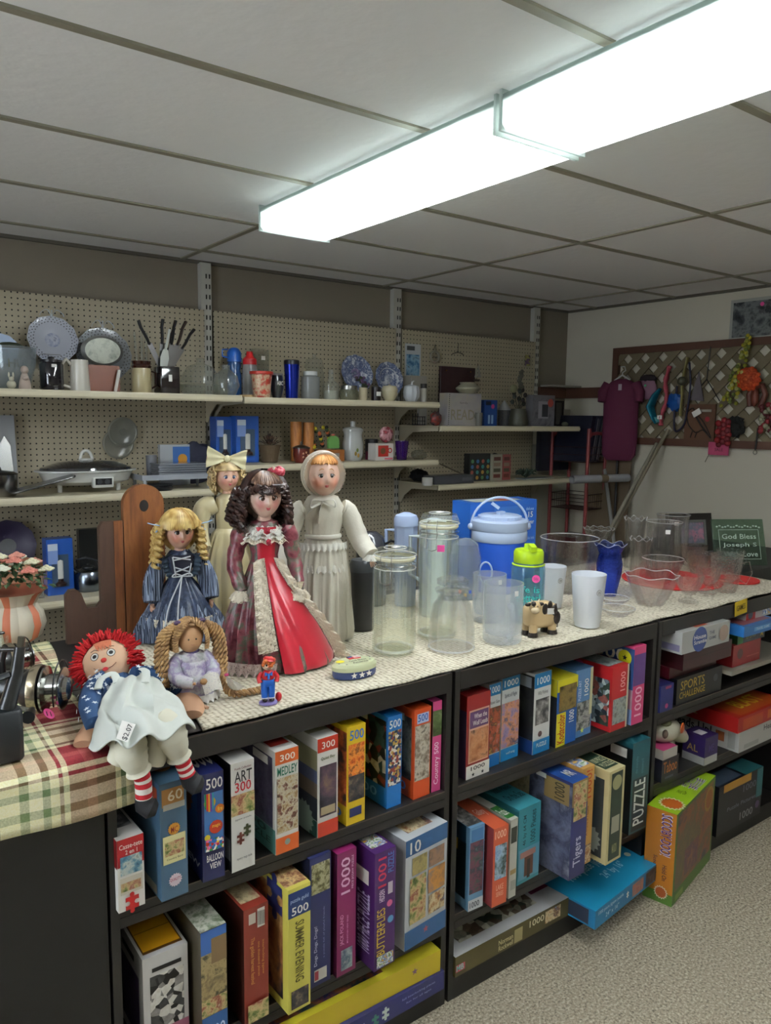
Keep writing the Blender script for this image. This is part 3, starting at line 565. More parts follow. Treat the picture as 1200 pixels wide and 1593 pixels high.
shelfbox('large white 1000 piece puzzle with many framed scenes', (629, 1481), (679, 1430), (630, 1310), S2, .25, '#ccd0d4', G2, maxrot=6,wfix=.155, 
    F=[('r', 0, .85, 1, 1, '#2c5888'), ('t', '10', .1, .86, .35, .97, W_), ('r', 0, 0, 1, .17, '#2c5888'), ('s', .5, .1, .08, '#a85060'), ('r', .15, .66, .5, .82, art(33, ['#6c6c40', '#b0a068', '#3c3c24'], 60)), ('r', .55, .66, .92, .82, art(34, ['#54545c', '#a07c60', '#2c3038'], 60)), ('r', .1, .22, .48, .64, art(35, GARD, 60)), ('r', .53, .42, .94, .64, art(36, ['#2c4058', '#c88c40', '#587088'], 40)), ('r', .55, .22, .94, .4, art(37, CITY, 60))],
    L=[('r', .35, .06, .85, .9, art(38, ['#3c4450', '#a8acac', '#1c2430'], 50))], T=[('r', .2, .1, .8, .95, art(39, CITY, 50))])
# lying flat on the bottom board
def flatbox(label, fl, fr, zb, h, depth, base, F=(), T=(), L=(), **kw):
    p1, p2 = on_z(*fl, zb), on_z(*fr, zb); a = math.atan2(p2.y-p1.y, p2.x-p1.x); w = (p2-p1).xy.length
    if kw.pop('dbg', 0): print('FLAT', label[:30], p1, p2, math.degrees(a))
    return pbox(label, w, depth, h, base, F, L, T, (p1.x, p1.y, zb+.0004), a, kw.pop('group', None), **kw)
pbox('navy puzzle box lying flat under the yellow box', .68, .30, .055, '#2a2c62', loc=(.62, 1.462, S3+.001), rz=radians(1),
    F=[('j', .70, .48, .028, '#c8d8c8'), ('j', .65, .4, .028, '#3c8068'), ('t', 'full interlocking pieces', .78, .6, .95, .75, '#9098c0'), ('t', 'fun for all ages', .8, .35, .93, .48, '#9098c0'), ('t', 'THE FOX HUNTERS', .35, .4, .6, .65, '#9098c0')], group='puzzles lying flat in the left bookcase')
pbox('yellow puzzle box lying flat on the bottom board', .60, .27, .062, '#cfb62c', loc=(.69, 1.485, S3+.057), rz=radians(-.5), top='#e6d63c',
    T=[('r', .05, .08, .70, .93, art(40, ['#101c20', '#2c3c3c', '#8c5030', '#28305c', '#14140c'], 24)), ('t', 'autumn leaves', .76, .4, .9, .46, '#a89820')], F=[('s', .85, .6, .02, '#7c5878')], group='puzzles lying flat in the left bookcase')
# --- middle bookcase, top row
shelfbox('dark red 1000 piece puzzle with a woman and white base', (724, 1214), (757, 1198), (735, 1085), S1, .2, '#841c1c', G3,
    F=[('r', .1, .18, .95, .82, '#d8a890'), ('r', .13, .6, .92, .8, '#5c3c64'), ('t', 'When the', .3, .71, .85, .77, W_), ('t', 'Wolf Leads', .25, .63, .88, .69, W_), ('r', .13, .2, .92, .58, art(41, ['#3c2018', '#a86840', '#c89068', '#141014'], 40)), ('r', 0, 0, 1, .16, W_), ('t', '1000', .2, .09, .8, .14, K_), ('s', .3, .04, .08, K_), ('s', .7, .04, .08, K_)],
    L=[('r', 0, 0, 1, .82, '#4c3858')], T=[('r', .1, .2, .6, .6, W_)])
shelfbox('blue topped 1000 piece puzzle with chinese gate picture', (758, 1195), (776, 1188), (761, 1066), S1, .2, '#d8dcdc', G3, 
    F=[('r', 0, .86, 1, 1, '#1c78b0'), ('t', '1000', .05, .89, .9, .97, W_), ('t', 'Raven Gate', .1, .76, .9, .8, '#555555'), ('r', 0, .16, 1, .72, art(42, ['#7c9cb8', '#a85030', '#3c3028', '#c89848'], 70)), ('r', 0, 0, 1, .15, '#1c68a8')])
shelfbox('blue topped 1000 piece puzzle with purple fantasy picture', (778, 1186), (804, 1175), (786, 1057), S1, .2, '#d8dcdc', G3, 
    F=[('r', 0, .86, 1, 1, '#1c78b0'), ('t', '1000', .12, .89, .92, .97, W_), ('t', 'Spirit of Flight', .15, .75, .85, .81, '#44485c'), ('r', 0, .16, 1, .7, art(43, ['#584878', '#9080a8', '#c88c68', '#3c3050', '#a8b8d8'], 60)), ('r', 0, 0, 1, .15, '#1c78b0'), ('t', 'wolf song', .3, .06, .8, .1, W_)])
shelfbox('1000 piece puzzle with black and white wolf photos', (828, 1175), (852, 1164), (835, 1050), S1, .21, '#dcdcd8', G3, 
    F=[('r', 0, .82, 1, 1, '#1c78b0'), ('t', '1000', .15, .86, .9, .95, W_), ('r', .1, .36, .9, .68, art(44, MONO, 50)), ('t', 'Wild Wolves', .2, .73, .8, .78, '#666666'), ('o', .4, .24, .12, '#503838'), ('r', 0, 0, 1, .17, '#1c78b0'), ('t', 'PUZZLE', .2, .08, .8, .13, W_)],
    L=[('r', 0, .17, 1, .97, art(45, ['#0c0c0e', '#1c1c20', '#3c4034'], 30)), ('r', 0, 0, 1, .17, '#1c3c78'), ('t', 'WS', .3, .05, .7, .12, '#6c8cc0'), ('r', .6, .82, .95, .95, '#98a0a8')])
shelfbox('yellow and blue 1000 piece film maker puzzle', (864, 1164), (892, 1150), (873, 1060), S1, .2, '#1c549c', G3, 
    F=[('r', 0, .82, 1, 1, '#d8cc28'), ('r', .0, 0, .45, .5, '#d8cc28'), ('r', .1, .52, .95, .9, art(46, ['#3c3018', '#7c6838', '#282010'], 60)), ('t', 'Kodacolor', .06, .04, .4, .48, '#a81c1c', 1), ('t', '1000', .6, .32, .85, .5, W_, 1)], L=[('r', 0, 0, 1, .75, '#181c24'), ('r', 0, .75, 1, 1, '#b0a820')], top='#d8cc28')
shelfbox('slim blue 1000 piece puzzle with grey collage', (893, 1150), (917, 1139), (900, 1045), S1, .19, '#5c88b8', G3, 
    F=[('r', .1, .1, .95, .52, art(47, ['#585c60', '#a8a8a0', '#303438', '#788c70'], 90)), ('t', '1000', .5, .6, .75, .85, W_, 1), ('t', 'PUZZLE ART', .15, .55, .3, .85, '#d0dcf0', 1), ('s', .45, .09, .14, '#c8d868'), ('r', .82, .3, .98, 1, '#c8c498')])
shelfbox('red framed puzzle with white wooden houses on its side', (949, 1140), (965, 1126), (953, 1040), S1, .2, '#b42024', G3, 
    F=[('r', .1, .1, .95, .5, art(48, ['#586470', '#a0a8a0', '#303828'], 90)), ('t', '1000', .5, .6, .8, .9, '#e8b0b0', 1), ('r', .9, 0, 1, 1, '#c8c4a8')],
    L=[('r', .03, .08, .96, .8, art(49, ['#283038', '#708088', '#b8c4c0', '#344438', '#8c5048'], 60, 'vor')), ('o', .35, .88, .11, '#e060a0'), ('t', 'A3', .28, .85, .42, .9, K_)], T=[('r', .05, .1, .95, .9, art(50, ['#283038', '#b8c4c0', '#344438'], 60))])
shelfbox('pink 1000 piece puzzle with round yellow sticker', (982, 1129), (991, 1119), (993, 1008), S1, .2, '#cc4474', G3, maxrot=1, 
    F=[('r', 0, .5, 1, .9, '#5c3c78'), ('t', '1000', .2, .1, .8, .48, '#f0b8cc', 1)], top='#e0487c',
    L=[('r', 0, .45, 1, .97, '#2c4878'), ('r', 0, 0, 1, .2, '#7890b8'), ('r', .2, .2, 1, .45, '#a07c88'), ('t', '1000', .05, .78, .85, .94, '#e8e0c8'), ('o', .82, .84, .13, '#d8d020'), ('s', .82, .84, .06, K_), ('r', .3, .55, .95, .7, '#1c2030')])
shelfbox('thin pale blue puzzle, last on the top shelf of the middle bookcase', (998, 1106), (1004, 1100), (1002, 1000), S1, .2, '#68a0c0', G3, maxrot=0, dx=-.068, wfix=.03, 
    F=[('r', .6, 0, 1, 1, '#c8ccb8'), ('r', 0, .1, .55, .6, art(51, GARD, 60))])
# --- middle bookcase, middle row
shelfbox('light blue edged 1000 piece puzzle, first on the middle shelf', (728, 1419), (751, 1409), (740, 1290), S2, .2, '#6c98bc', G4, 
    F=[('r', .05, .2, .95, .82, art(52, ['#141c20', '#3c4c44', '#683848', '#20343c', '#586c6c'], 60)), ('r', 0, 0, 1, .13, '#c8ccd0'), ('t', '1000', .1, .03, .75, .1, '#30343c'), ('r', .1, .83, .9, .97, '#4878a8')],
    L=[('r', .0, .12, .93, .8, '#14242c'), ('r', .2, .66, .75, .8, '#b89830'), ('o', .52, .74, .16, '#d83c90'), ('t', '$1', .45, .72, .58, .76, K_), ('r', 0, .8, .93, 1, '#1c3c58')], T=[('r', 0, .05, 1, .95, art(53, MONO, 60))])
shelfbox('salmon orange 1000 piece puzzle with lake picture', (765, 1413), (788, 1403), (774, 1291), S2, .23, '#cc5c3c', G4, side='#8c3a3c',
    F=[('t', '1000', .1, .86, .85, .96, '#f0c0a8'), ('r', .12, .34, .92, .78, art(54, ['#3c6cb0', '#a8c4d8', '#203420', '#80909c'], 40)), ('t', 'LAKE', .25, .2, .75, .27, '#e8b098'), ('t', 'SERIES', .25, .12, .75, .18, '#e8b098')],
    L=[('t', '1000', .45, .45, .85, .95, '#d88c80', 2)], T=[('t', 'Gallery', .2, .3, .8, .5, '#f0c8b8')])
shelfbox('white puzzle with a green oval on top, between salmon and teal', (791, 1399), (801, 1392), (797, 1277), S2, .24, '#c4c4b8', G4, 
    F=[('r', .1, .7, .9, .9, '#303428'), ('r', .1, .3, .9, .36, '#a8905c'), ('r', .2, .1, .9, .22, '#a8a89c')], T=[('r', 0, .05, 1, .35, '#2c6c2c'), ('t', 'Puzzle', .1, .12, .9, .28, W_)])
shelfbox('teal 1000 piece puzzle with tower picture', (804, 1379), (837, 1360), (815, 1262), S2, .26, '#3c8c98', G4, 
    F=[('t', '1000 Pieces', .55, .5, .78, .93, '#103840', 1), ('t', '46 by 64 CM', .2, .5, .38, .9, '#103840', 1), ('r', .03, .05, .98, .46, '#6098b0'), ('r', .3, .08, .7, .38, '#5c3828'), ('r', .1, .34, .8, .42, '#a8786c'), ('r', .42, .05, .56, .3, '#2c2420')], T=[('t', 'On the Sea', .2, .2, .9, .35, '#103840'), ('t', '1000 Pieces', .2, .42, .9, .52, '#103840')])
shelfbox('large navy 1000 piece tiger puzzle', (885, 1371), (901, 1352), (895, 1220), S2, .33, '#2c3064', G4, top='#1c4080',
    F=[('r', .0, .75, 1, 1, '#8c7448'), ('t', 'Tigers', .2, .12, .8, .42, '#c8c8dc', 1), ('r', .1, .6, .9, .98, art(55, GARD, 80))],
    L=[('r', .0, .0, 1, .96, art(56, ['#14161c', '#6c7088', '#383c54', '#8c8c98', '#1c1c24'], 14)), ('r', .0, .5, .5, .92, art(57, ['#0c0c0c', '#8c7c4c', '#c8bc98', '#2c2414'], 26)), ('r', .68, .75, .97, .97, '#8c7448'), ('t', '1000', .8, .78, .92, .95, '#3c3018', 1), ('r', .58, .93, .7, .98, W_)],
    T=[('t', 'Tigers', .3, .7, .9, .85, '#a8b8d8'), ('t', 'MR', .4, .1, .8, .22, W_)])
shelfbox('orange collage 1000 piece puzzle leaning by the tiger box', (901, 1350), (915, 1338), (914, 1198), S2, .27, '#c89850', G4, 
    F=[('t', '1000!', .3, .68, .8, .97, '#b84820', 1), ('r', .05, .02, .95, .2, art(58, CITY, 80)), ('t', 'A World of Puzzles', .3, .3, .6, .6, '#884820', 1)], T=[('r', .0, .05, .9, .5, art(59, CAND, 50))])
shelfbox('cream and dark green puzzle with round seals', (942, 1347), (962, 1331), (956, 1203), S2, .25, '#cabd8c', G4, 
    F=[('r', .14, .03, .86, .97, '#26382c'), ('o', .5, .86, .3, '#a09c70'), ('r', .25, .32, .75, .5, '#a8a490'), ('t', 'MANSION', .35, .1, .65, .2, '#a09c70', 0)],
    L=[('r', .05, .05, .93, .9, '#30383c'), ('r', .05, .3, .75, .88, art(60, ['#2c3034', '#5c646c', '#1c2020'], 20)), ('g', .72, .22, .2, '#98a098'), ('r', .6, .86, .8, .92, W_)], T=[('r', .08, .08, .92, .92, '#2c4434'), ('t', '100 PIECE', .2, .25, .85, .36, '#c8c49c'), ('t', 'PUZZLE', .2, .12, .85, .22, '#c8c49c')])
pbox('dark red 1000 piece puzzle standing behind the cream and green one', .05, .2, .30, '#701820', loc=(2.02, 1.60, S2+.001), F=[('t', '1000', .2, .55, .8, .95, '#c8a0a0', 1)], L=[('r', .4, .86, .8, .95, W_)], group=G4)
shelfbox('dark teal box lettered PUZZLE, last on the middle shelf', (978, 1300), (997, 1277), (988, 1158), S2, .22, '#1c5058', G4, maxrot=0, wfix=.095, 
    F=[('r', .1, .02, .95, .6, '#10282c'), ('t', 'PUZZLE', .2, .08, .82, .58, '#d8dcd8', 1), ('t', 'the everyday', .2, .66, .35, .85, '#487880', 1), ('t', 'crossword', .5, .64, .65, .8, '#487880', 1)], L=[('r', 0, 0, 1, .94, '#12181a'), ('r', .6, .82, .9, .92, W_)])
# flat boxes at the bottom of the middle bookcase
pbox('olive 1000 piece puzzle with old town picture lying flat on the bottom board', .50, .26, .062, '#4c4420', loc=(1.353, 1.487, S3+.001), rz=0, top='#b4b4b4',
    T=[('r', .1, .15, .75, .85, art(61, ['#2c3428', '#787464', '#584838', '#a8a490', '#3c2c20'], 40, 'vor')), ('r', .78, .3, .97, .95, '#6c1c44')],
    F=[('t', 'Norman', .34, .42, .46, .68, '#c8bc90'), ('t', 'Rockwell', .34, .12, .46, .38, '#c8bc90'), ('r', .47, .1, .54, .8, '#a09468'), ('t', '1000', .6, .5, .73, .85, '#d8d0b0'), ('r', .74, .25, .88, .9, art(62, CITY, 60)), ('r', .0, .25, .07, .6, '#b85060'), ('t', 'MB', .005, .3, .06, .58, '#90d0d0')], cat='puzzle box', group='puzzles lying flat in the middle bookcase')
pbox('bright blue 1000 piece puzzle lying flat and sticking out over the carpet', .40, .24, .062, '#1878a8', loc=(1.845, 1.39, S3+.002), rz=radians(7), top='#1c84ac', group='puzzles lying flat in the middle bookcase',
    T=[('t', '1000 piece jigsaw puzzle', .2, .5, .95, .72, '#a8d0e0'), ('t', '24" by 16"', .45, .25, .75, .42, '#a8d0e0'), ('o', .9, .4, .03, '#c8c8b0')],
    F=[('t', '1000 piece jigsaw puzzle', .04, .6, .42, .85, '#c0dce8'), ('t', '24" x 16"', .15, .25, .35, .5, '#c0dce8'), ('r', .56, .15, .74, .85, art(63, ['#8c5048', '#a87060', '#3c6480'], 50)), ('r', .78, .1, .99, .9, art(64, DARK, 50)), ('j', .48, .55, .03, W_)], L=[('r', .0, .1, .9, .9, '#2c3448')])
# ------------------------------------------------------------------ things on the counter
def ppm(p): return FPX/((Vector((p[0], p[1], p[2]-CAM_Z))).dot(FWD))
def spot(px, py, wpx, zb=None, deep=1.0):
    """front contact point of a round thing -> its centre on the surface and its radius"""
    zb = CT+.002 if zb is None else zb
    p = on_z(px, py, zb); r = wpx/2/ppm(p); d = Vector((p.x, p.y, 0)).normalized(); c = p+d*r*deep
    return Vector((c.x, c.y, zb)), wpx/2/ppm(c)
def hup(px, py, c): return z_at(px, py, (c.x, c.y))-c.z
glass = clear('#fbfdfb', .02, .012, fres=1.5); gthick = clear('#f4f9f4', .03, .02, '#f4faf4', fres=1.5); cut = clear('#fafafa', .05, .10, bump=.9, bscale=90, fres=1.6)
frost = clear('#f6f8fa', .2, .20, '#f4f6fa'); greeng = clear('#f0f6e8', .05, .10, '#dfe8c8', fres=1.5)
stick = mat('#e8e6e0', .6); pink = mat('#e8509c', .6); wire = mat('#8c8a84', .3, 1)
rgl = realglass('#ffffff', thru=.74); rgg = realglass('#fdfefb', thru=.74); rcut = realglass('#ffffff', bump=.6, bscale=110, thru=.72); glint_m = clear('#ffffff', .03, .45, '#ffffff')
def rim_glint(m, r, z, th=.0016, wave=None): m.lathe([(r+th*cos(a), z+th*sin(a)) for a in (0, 1.57, 3.14, 4.71, 6.28)], glint_m, seg=56, wave=wave)  # semi-white ring that paints the bright glint along glass edges
def jarwall(m, prof, mt, sec=None, **k):
    m.lathe(prof, mt, **k)
def octo(n=8, p=.12):
    def f(r, z, t, i):
        a = (t+pi/n) % (2*pi/n)-pi/n; q = cos(pi/n)/cos(a); return r*(1-p*8*(1-q)), z
    return f
def sticker(m, r, t, z, w, h, mt=None, txt=None):
    a = radians(t); n = Vector((cos(a), sin(a), 0)); u = Vector((-sin(a), cos(a), 0)); c = n*(r+.0012)+Vector((0, 0, z))
    m.quad([c-u*w/2-Vector((0, 0, h/2)), c+u*w/2-Vector((0, 0, h/2)), c+u*w/2+Vector((0, 0, h/2)), c-u*w/2+Vector((0, 0, h/2))], mt or stick)
    if txt: m.text(txt, c+n*.0004-u*w*.38-Vector((0, 0, h*.3)), u*w*.76, (0, 0, h*.6), mat('#303038', .6))
FACE = -125   # azimuth that looks back to the viewer
def bail_jar(px, py, wpx, ytop, label, stk=None):
    c, r = spot(px, py, wpx); h = hup(px, ytop, c); t = thing('bail_jar', label, 'jar', c, group='tall bail lid jars')
    hb = h*.86; n = 8; m = MB(); o = octo(8, .10)
    m.glasswall([(0, .002), (r*.86, .002), (r, .012), (r, hb*.90), (r*.97, hb*.94), (r*.84, hb*.965), (r*.84, hb+.006)], .005, rgg, seg=48, wave=o); rim_glint(m, r*.82, .012, .004); rim_glint(m, r*.94, hb*.94, .0018, o)
    m.lathe([(r*.70, .002), (r*.74, .016), (0, .012)], rgg, seg=40); m.build('jar_body', t)
    m = MB(); m.lathe([(r*.86, hb+.008), (r*.9, hb+.013), (r*.86, hb+.018)], mat('#d8d4b8', .5), seg=32); m.build('gasket', t)
    m = MB(); m.lathe([(0, hb+.014), (r*.84, hb+.016), (r*.93, hb+.02), (r*.93, hb+.028), (r*.8, h-.004), (r*.5, h), (r*.45, h-.005), (0, h-.006)], rgg, seg=40); rim_glint(m, r*.93, hb+.022, .002); rim_glint(m, r*.5, h-.001, .0015); 
    m.quad([(-.012, -.014, h+.001), (.012, -.01, h+.001), (.01, .008, h+.001), (-.014, .004, h+.001)], stick); m.build('glass_lid', t)
    m = MB(); m.lathe([(r*.905+.0012*cos(a), hb-.004+.0012*sin(a)) for a in (0, 1.6, 3.1, 4.7, 6.28)], wire, seg=32)
    for s in (-1, 1):
        x, y = -r*.93, s*.016
        m.tube([(x, y, hb-.005), (x-.006, y, hb+.012), (x-.004, y, hb+.03), (x+.012, y*.7, hb+.034)], .0013, wire, 6)
        m.tube([(x, y, hb-.005), (x-.009, y, hb-.02), (x-.006, y, hb-.05), (x-.002, 0, hb-.056)], .0013, wire, 6)
    m.M = RZ(-35); m.build('wire_clasp', t, rz=radians(30))
    if stk:
        m = MB(); sticker(m, r*.96, FACE, hb*.86, .022, .02, pink); m.build('price_sticker', t)
    return t
bail_jar(613, 1024, 70, 851, 'tall clear bail jar standing in front, nearest the flag tin')
bail_jar(680, 998, 66, 797, 'taller clear bail jar behind, with a pink sticker', 1)
c, r = spot(702, 1019, 73); h = hup(708, 898, c); t = thing('apothecary_jar', 'short clear glass jar with a flat knobbed glass stopper', 'jar', c)
m = MB(); m.glasswall([(0, .002), (r*.9, .002), (r, .01), (r*.97, h*.35), (r*.84, h*.62), (r*.64, h*.70), (r*.62, h*.76), (r*.70, h*.79)], .0045, rgl, seg=48); rim_glint(m, r*.96, .006, .003); m.build('jar_body', t)
m = MB(); m.lathe([(0, h*.70), (r*.5, h*.70), (r*.52, h*.795), (r*.74, h*.81), (r*.76, h*.84), (r*.38, h*.86), (r*.36, h*.89), (r*.66, h*.91), (r*.68, h*.97), (r*.5, h), (0, h*.99)], rgl, seg=36); m.build('glass_stopper', t)
def frostmug(px, py, wpx, ytop, label, hz):
    c, r = spot(px, py, wpx); h = hup(px, ytop, c); t = thing('frosted_mug', label, 'mug', c, group='frosted plastic mugs')
    m = MB(); m.lathe([(0, .002), (r*.9, .002), (r*.97, .008), (r*.99, h*.3), (r, h), (r*.95, h), (r*.93, h*.32), (r*.85, .028), (0, .026)], frost, seg=36)
    m.lathe([(r*.991, h*.38), (r*1.0, h*.385), (r*.995, h*.39)], frost, seg=36); sticker(m, r, FACE+28, h*.88, .014, .016); m.build('mug_body', t)
    m = MB(); m.tube([(r*.97, 0, h*.68), (r+.018, 0, h*.72), (r+.030, 0, h*.6), (r+.028, 0, h*.3), (r+.016, 0, h*.14), (r*.97, 0, h*.18)], .008, frost, 8); m.build('handle', t, rz=radians(hz)); return t
frostmug(760, 972, 52, 892, 'frosted clear mug half hidden behind the other frosted mug', 60)
frostmug(781, 1006, 62, 906, 'frosted clear mug with its handle turned to the front', FACE+8)
# sports bottle
c, r = spot(819, 973, 52); h = hup(819, 846, c); t = thing('drink_bottle', 'clear blue bottle with a lime green screw lid and pink sticker', 'bottle', c)
bb = clear('#d4ecf4', .05, .12, '#b0dce8'); lime = mat('#a8c81c', .35)
m = MB(); m.lathe([(0, .002), (r*.92, .002), (r, .01), (r, h*.68), (r*.94, h*.74), (r*.8, h*.79)], bb, seg=36); m.lathe([(0, .012), (r*.88, .014), (r*.94, .03), (r*.94, h*.67), (r*.75, h*.78)], bb, seg=36)
a = radians(FACE-8)
for k, (s, z0, z1, w) in enumerate((('life is', .42, .5, .07), ('Better!', .30, .41, .075), ('oasis', .12, .22, .06))):
    u = Vector((-sin(a), cos(a), 0)); n = Vector((cos(a), sin(a), 0)); m.text(s, n*(r+.002)-u*w/2+Vector((0, 0, h*z0)), u*w, (0, 0, h*(z1-z0)), mat('#38b4a8', .5))
for z in range(12): u = Vector((-sin(a), cos(a), 0)); m.quad([n*(r+.001)+u*.014+Vector((0, 0, h*(.34+.02*z))), n*(r+.001)+u*.022+Vector((0, 0, h*(.34+.02*z))), n*(r+.001)+u*.022+Vector((0, 0, h*(.345+.02*z))), n*(r+.001)+u*.014+Vector((0, 0, h*(.345+.02*z)))], mat('#284868', .5))
m.build('bottle_body', t)
m = MB(); m.lathe([(r*.86, h*.77), (r*.88, h*.78), (r*.88, h*.90), (r*.8, h*.93), (r*.3, h*.945), (r*.28, h), (0, h)], lime, seg=32); m.box(-.004, .03, -.009, .009, h*.955, h*1.02, lime, M=RZ(60)@RY(-12)); m.lathe([(r*.95, h*.735), (r*.98, h*.745), (r*.9, h*.755)], lime, seg=32); m.build('screw_lid', t)
m = MB(); 
u = Vector((-sin(a), cos(a), 0)); n = Vector((cos(a), sin(a), 0)); cc = n*(r+.0035)+u*.022+Vector((0, 0, h*.6)); m.quad([cc+u*.013*cos(x)+Vector((0, 0, .013*sin(x))) for x in [2*pi*i/20 for i in range(20)]], pink); m.text('50c', cc-u*.008+n*.0006-Vector((0, 0, .005)), u*.016, (0, 0, .01), mat('#903060')); m.build('price_sticker', t)
# white cups
def cup(px, py, wpx, ytop, label):
    c, r = spot(px, py, wpx*.8); r = r/.8; h = hup(px, ytop, c); t = thing('plastic_cup', label, 'cup', c, group='white plastic tumblers'); wm = mat('#dfe2e8', .4, coat=.2)
    m = MB(); m.lathe([(0, .002), (r*.72, .002), (r*.73, .012), (r*.77, .016), (r, h), (r*.96, h), (r*.72, .02), (0, .018)], wm, seg=36); m.build('cup_body', t)
    m = MB(); a = radians(FACE+22); u = Vector((-sin(a), cos(a), .0)); n = Vector((cos(a), sin(a), -.07)).normalized(); cc = n*(r*.955+.001)+Vector((0, 0, h*.72)); v = Vector((cos(a)*.08, sin(a)*.08, 1)).normalized()
    m.quad([cc+u*.010*cos(x)+v*.010*sin(x) for x in [2*pi*i/20 for i in range(20)]], mat('#9c9c9c', .4)); m.quad([cc+n*.0006+u*.0085*cos(x)+v*.0085*sin(x) for x in [2*pi*i/20 for i in range(20)]], mat('#d4d4d4', .4)); m.text('25', cc+n*.001-u*.005-v*.004, u*.010, v*.008, mat('#484848')); m.build('price_sticker', t); return t
cup(913, 979, 53, 892, 'white plastic tumbler in front, beside the cow figurine')
cup(858, 948, 42, 880, 'white plastic tumbler behind, beside the lime lidded bottle')
# cow figurine
c = on_z(850, 988, CT+.002); s = 1/ppm(c); cm = mat('#c8ac80', .5, coat=.3); ck = mat('#241c18', .4)
t = thing('cow_figurine', 'small tan cow figurine with dark patches and a white price tag', 'figurine', (c.x-.005, c.y+.025, c.z), rz=radians(-8)); Lc = 62*s; H = 60*s
m = MB()
m.ball((0, 0, H*.52), (Lc*.46, Lc*.27, H*.34), cm, 20, 14, fn=lambda d: Vector((math.copysign(abs(d.x)**.6, d.x), math.copysign(abs(d.y)**.7, d.y), math.copysign(abs(d.z)**.55, d.z))))
for x in (-.3, .3):
    for y in (-.13, .13): m.tube([(x*Lc, y*Lc, H*.32), (x*Lc*1.02, y*Lc, .004)], [.014, .013], cm, 10)
for dx, dz, rr in ((.25, .16, .012), (.34, -.05, .014), (-.05, .22, .012), (.1, .3, .010)): m.ball((dx*Lc, -Lc*.262, H*(.5+dz)), (rr, .0035, rr*1.5), ck, 10, 6)
m.build('body', t)
m = MB(); m.tube([(0, 0, 0), (0, 0, .012)], [.0165, .0145], ck, 12)
for x in (-.31, .31):
    for y in (-.13, .13): MB_ = MB(); MB_.tube([(0, 0, 0), (0, 0, .013)], [.0165, .0145], ck, 12); MB_.build('hoof', t, loc=(x*Lc, y*Lc, .0))
m = MB(); m.ball((0, 0, 0), (.018, .016, .019), cm, 14, 10); m.ball((-.004, -.012, -.008), (.014, .012, .010), mat('#d8c4a0', .5), 12, 8); m.ball((-.009, -.008, .012), (.008, .01, .008), ck, 8, 6)
for sx in (-1, 1): m.ball((-.002+sx*.021, 0, .008), (.011, .004, .006), ck, 8, 6); m.tube([(sx*.009, 0, .016), (sx*.014, 0, .024)], [.003, .001], mat('#d8ccb0'), 6); m.ball((sx*.006-.004, -.015, .005), .0022, ck, 6, 5)
m.build('head', t, loc=(-Lc*.34, -Lc*.22, H*.80), rz=radians(-15))
m = MB(); m.tube([(Lc*.44, 0, H*.72), (Lc*.52, 0, H*.74), (Lc*.55, -.004, H*.5), (Lc*.54, -.006, H*.12)], .002, ck, 6); m.build('tail', t)
m = MB(); m.quad([(.0, -Lc*.285, H*.58), (.028, -Lc*.285, H*.56), (.028, -Lc*.285, H*.72), (.0, -Lc*.285, H*.74)], stick); m.build('price_tag', t)
# glass dishes
def fl(n, a, zt=0, ph=0):
    def f(r, z, t, i, n=n, a=a): return r*(1+a*cos(n*t+ph)), z+zt*cos(n*t+ph)*(r > .02)
    return f
def dish(px, py, wpx, ytop, name, label, cat, prof, mt, wave=None, seg=48, base=.6, group=None, inner=True, zb=None):
    c, r = spot(px, py, wpx*base, zb); r = r/base; h = hup(px, ytop, c); m = MB()
    P_ = [(a*r, b*h) for a, b in prof]
    if wave:
        w0 = wave; n_ = len(P_)
        wv = lambda r_, z_, t_, i_: w0(r_, z_, t_, i_ if i_ < n_ else 2*n_-1-i_)
    else: wv = None
    m.glasswall(P_ if P_[0][0] == 0 else [(0, P_[0][1])]+P_, .004, mt, seg=seg, wave=wv)
    rim_glint(m, P_[-1][0]-.0015, P_[-1][1], wave=(lambda r_, z_, t_, i_: w0(r_, z_, t_, n_-1)) if wave else None)
    return m.build(name, loc=c, label=label, cat=cat, group=group)
pm_ = mat('#b4201c', .8, bump=.8, bscale=500)
for px, py, w, l in ((1045, 903, .20, 'red round placemat under the pedestal dishes and bowl'), (1148, 903, .085, 'small red round mat at the right end of the cloth')):
    c = on_z(px, py, CT+.002); m = MB(); k = .0
    m.lathe([(0, 0), (w, 0), (w*1.01, .004), (w, .008)]+[(w*(1-j/12), .008-(j % 2)*.0015) for j in range(1, 12)]+[(0, .007)], pm_, seg=48); m.build('placemat', loc=c, label=l, cat='placemat', group=None)
ZP = CT+.0125
dish(960, 964, 54, 945, 'cut_glass_plate', 'round cut glass plate lying behind the front white tumbler', 'plate', [(0, .1), (.55, .1), (.6, .3), (.98, .75), (1, 1)], rcut, fl(24, .02), 72, base=.9)
dish(955, 946, 46, 929, 'cut_glass_saucer', 'smaller cut glass saucer behind the round cut glass plate', 'dish', [(0, .1), (.55, .1), (.6, .3), (.98, .75), (1, 1)], rcut, fl(24, .02), 72, base=.9)
dish(1012, 945, 80, 893, 'wavy_rim_bowl', 'clear glass bowl with a wavy rim at the cloth edge', 'bowl', [(0, 0), (.45, 0), (.55, .06), (.8, .5), (.95, .85), (1, 1)], rgl, fl(6, .03, .004), 60, base=.62)
dish(1030, 905, 62, 868, 'ribbed_glass_bowl', 'ribbed clear glass bowl behind the wavy rim bowl', 'bowl', [(0, 0), (.5, 0), (.62, .1), (.9, .7), (1, 1)], rcut, fl(20, .03), 60, base=.6, zb=ZP)
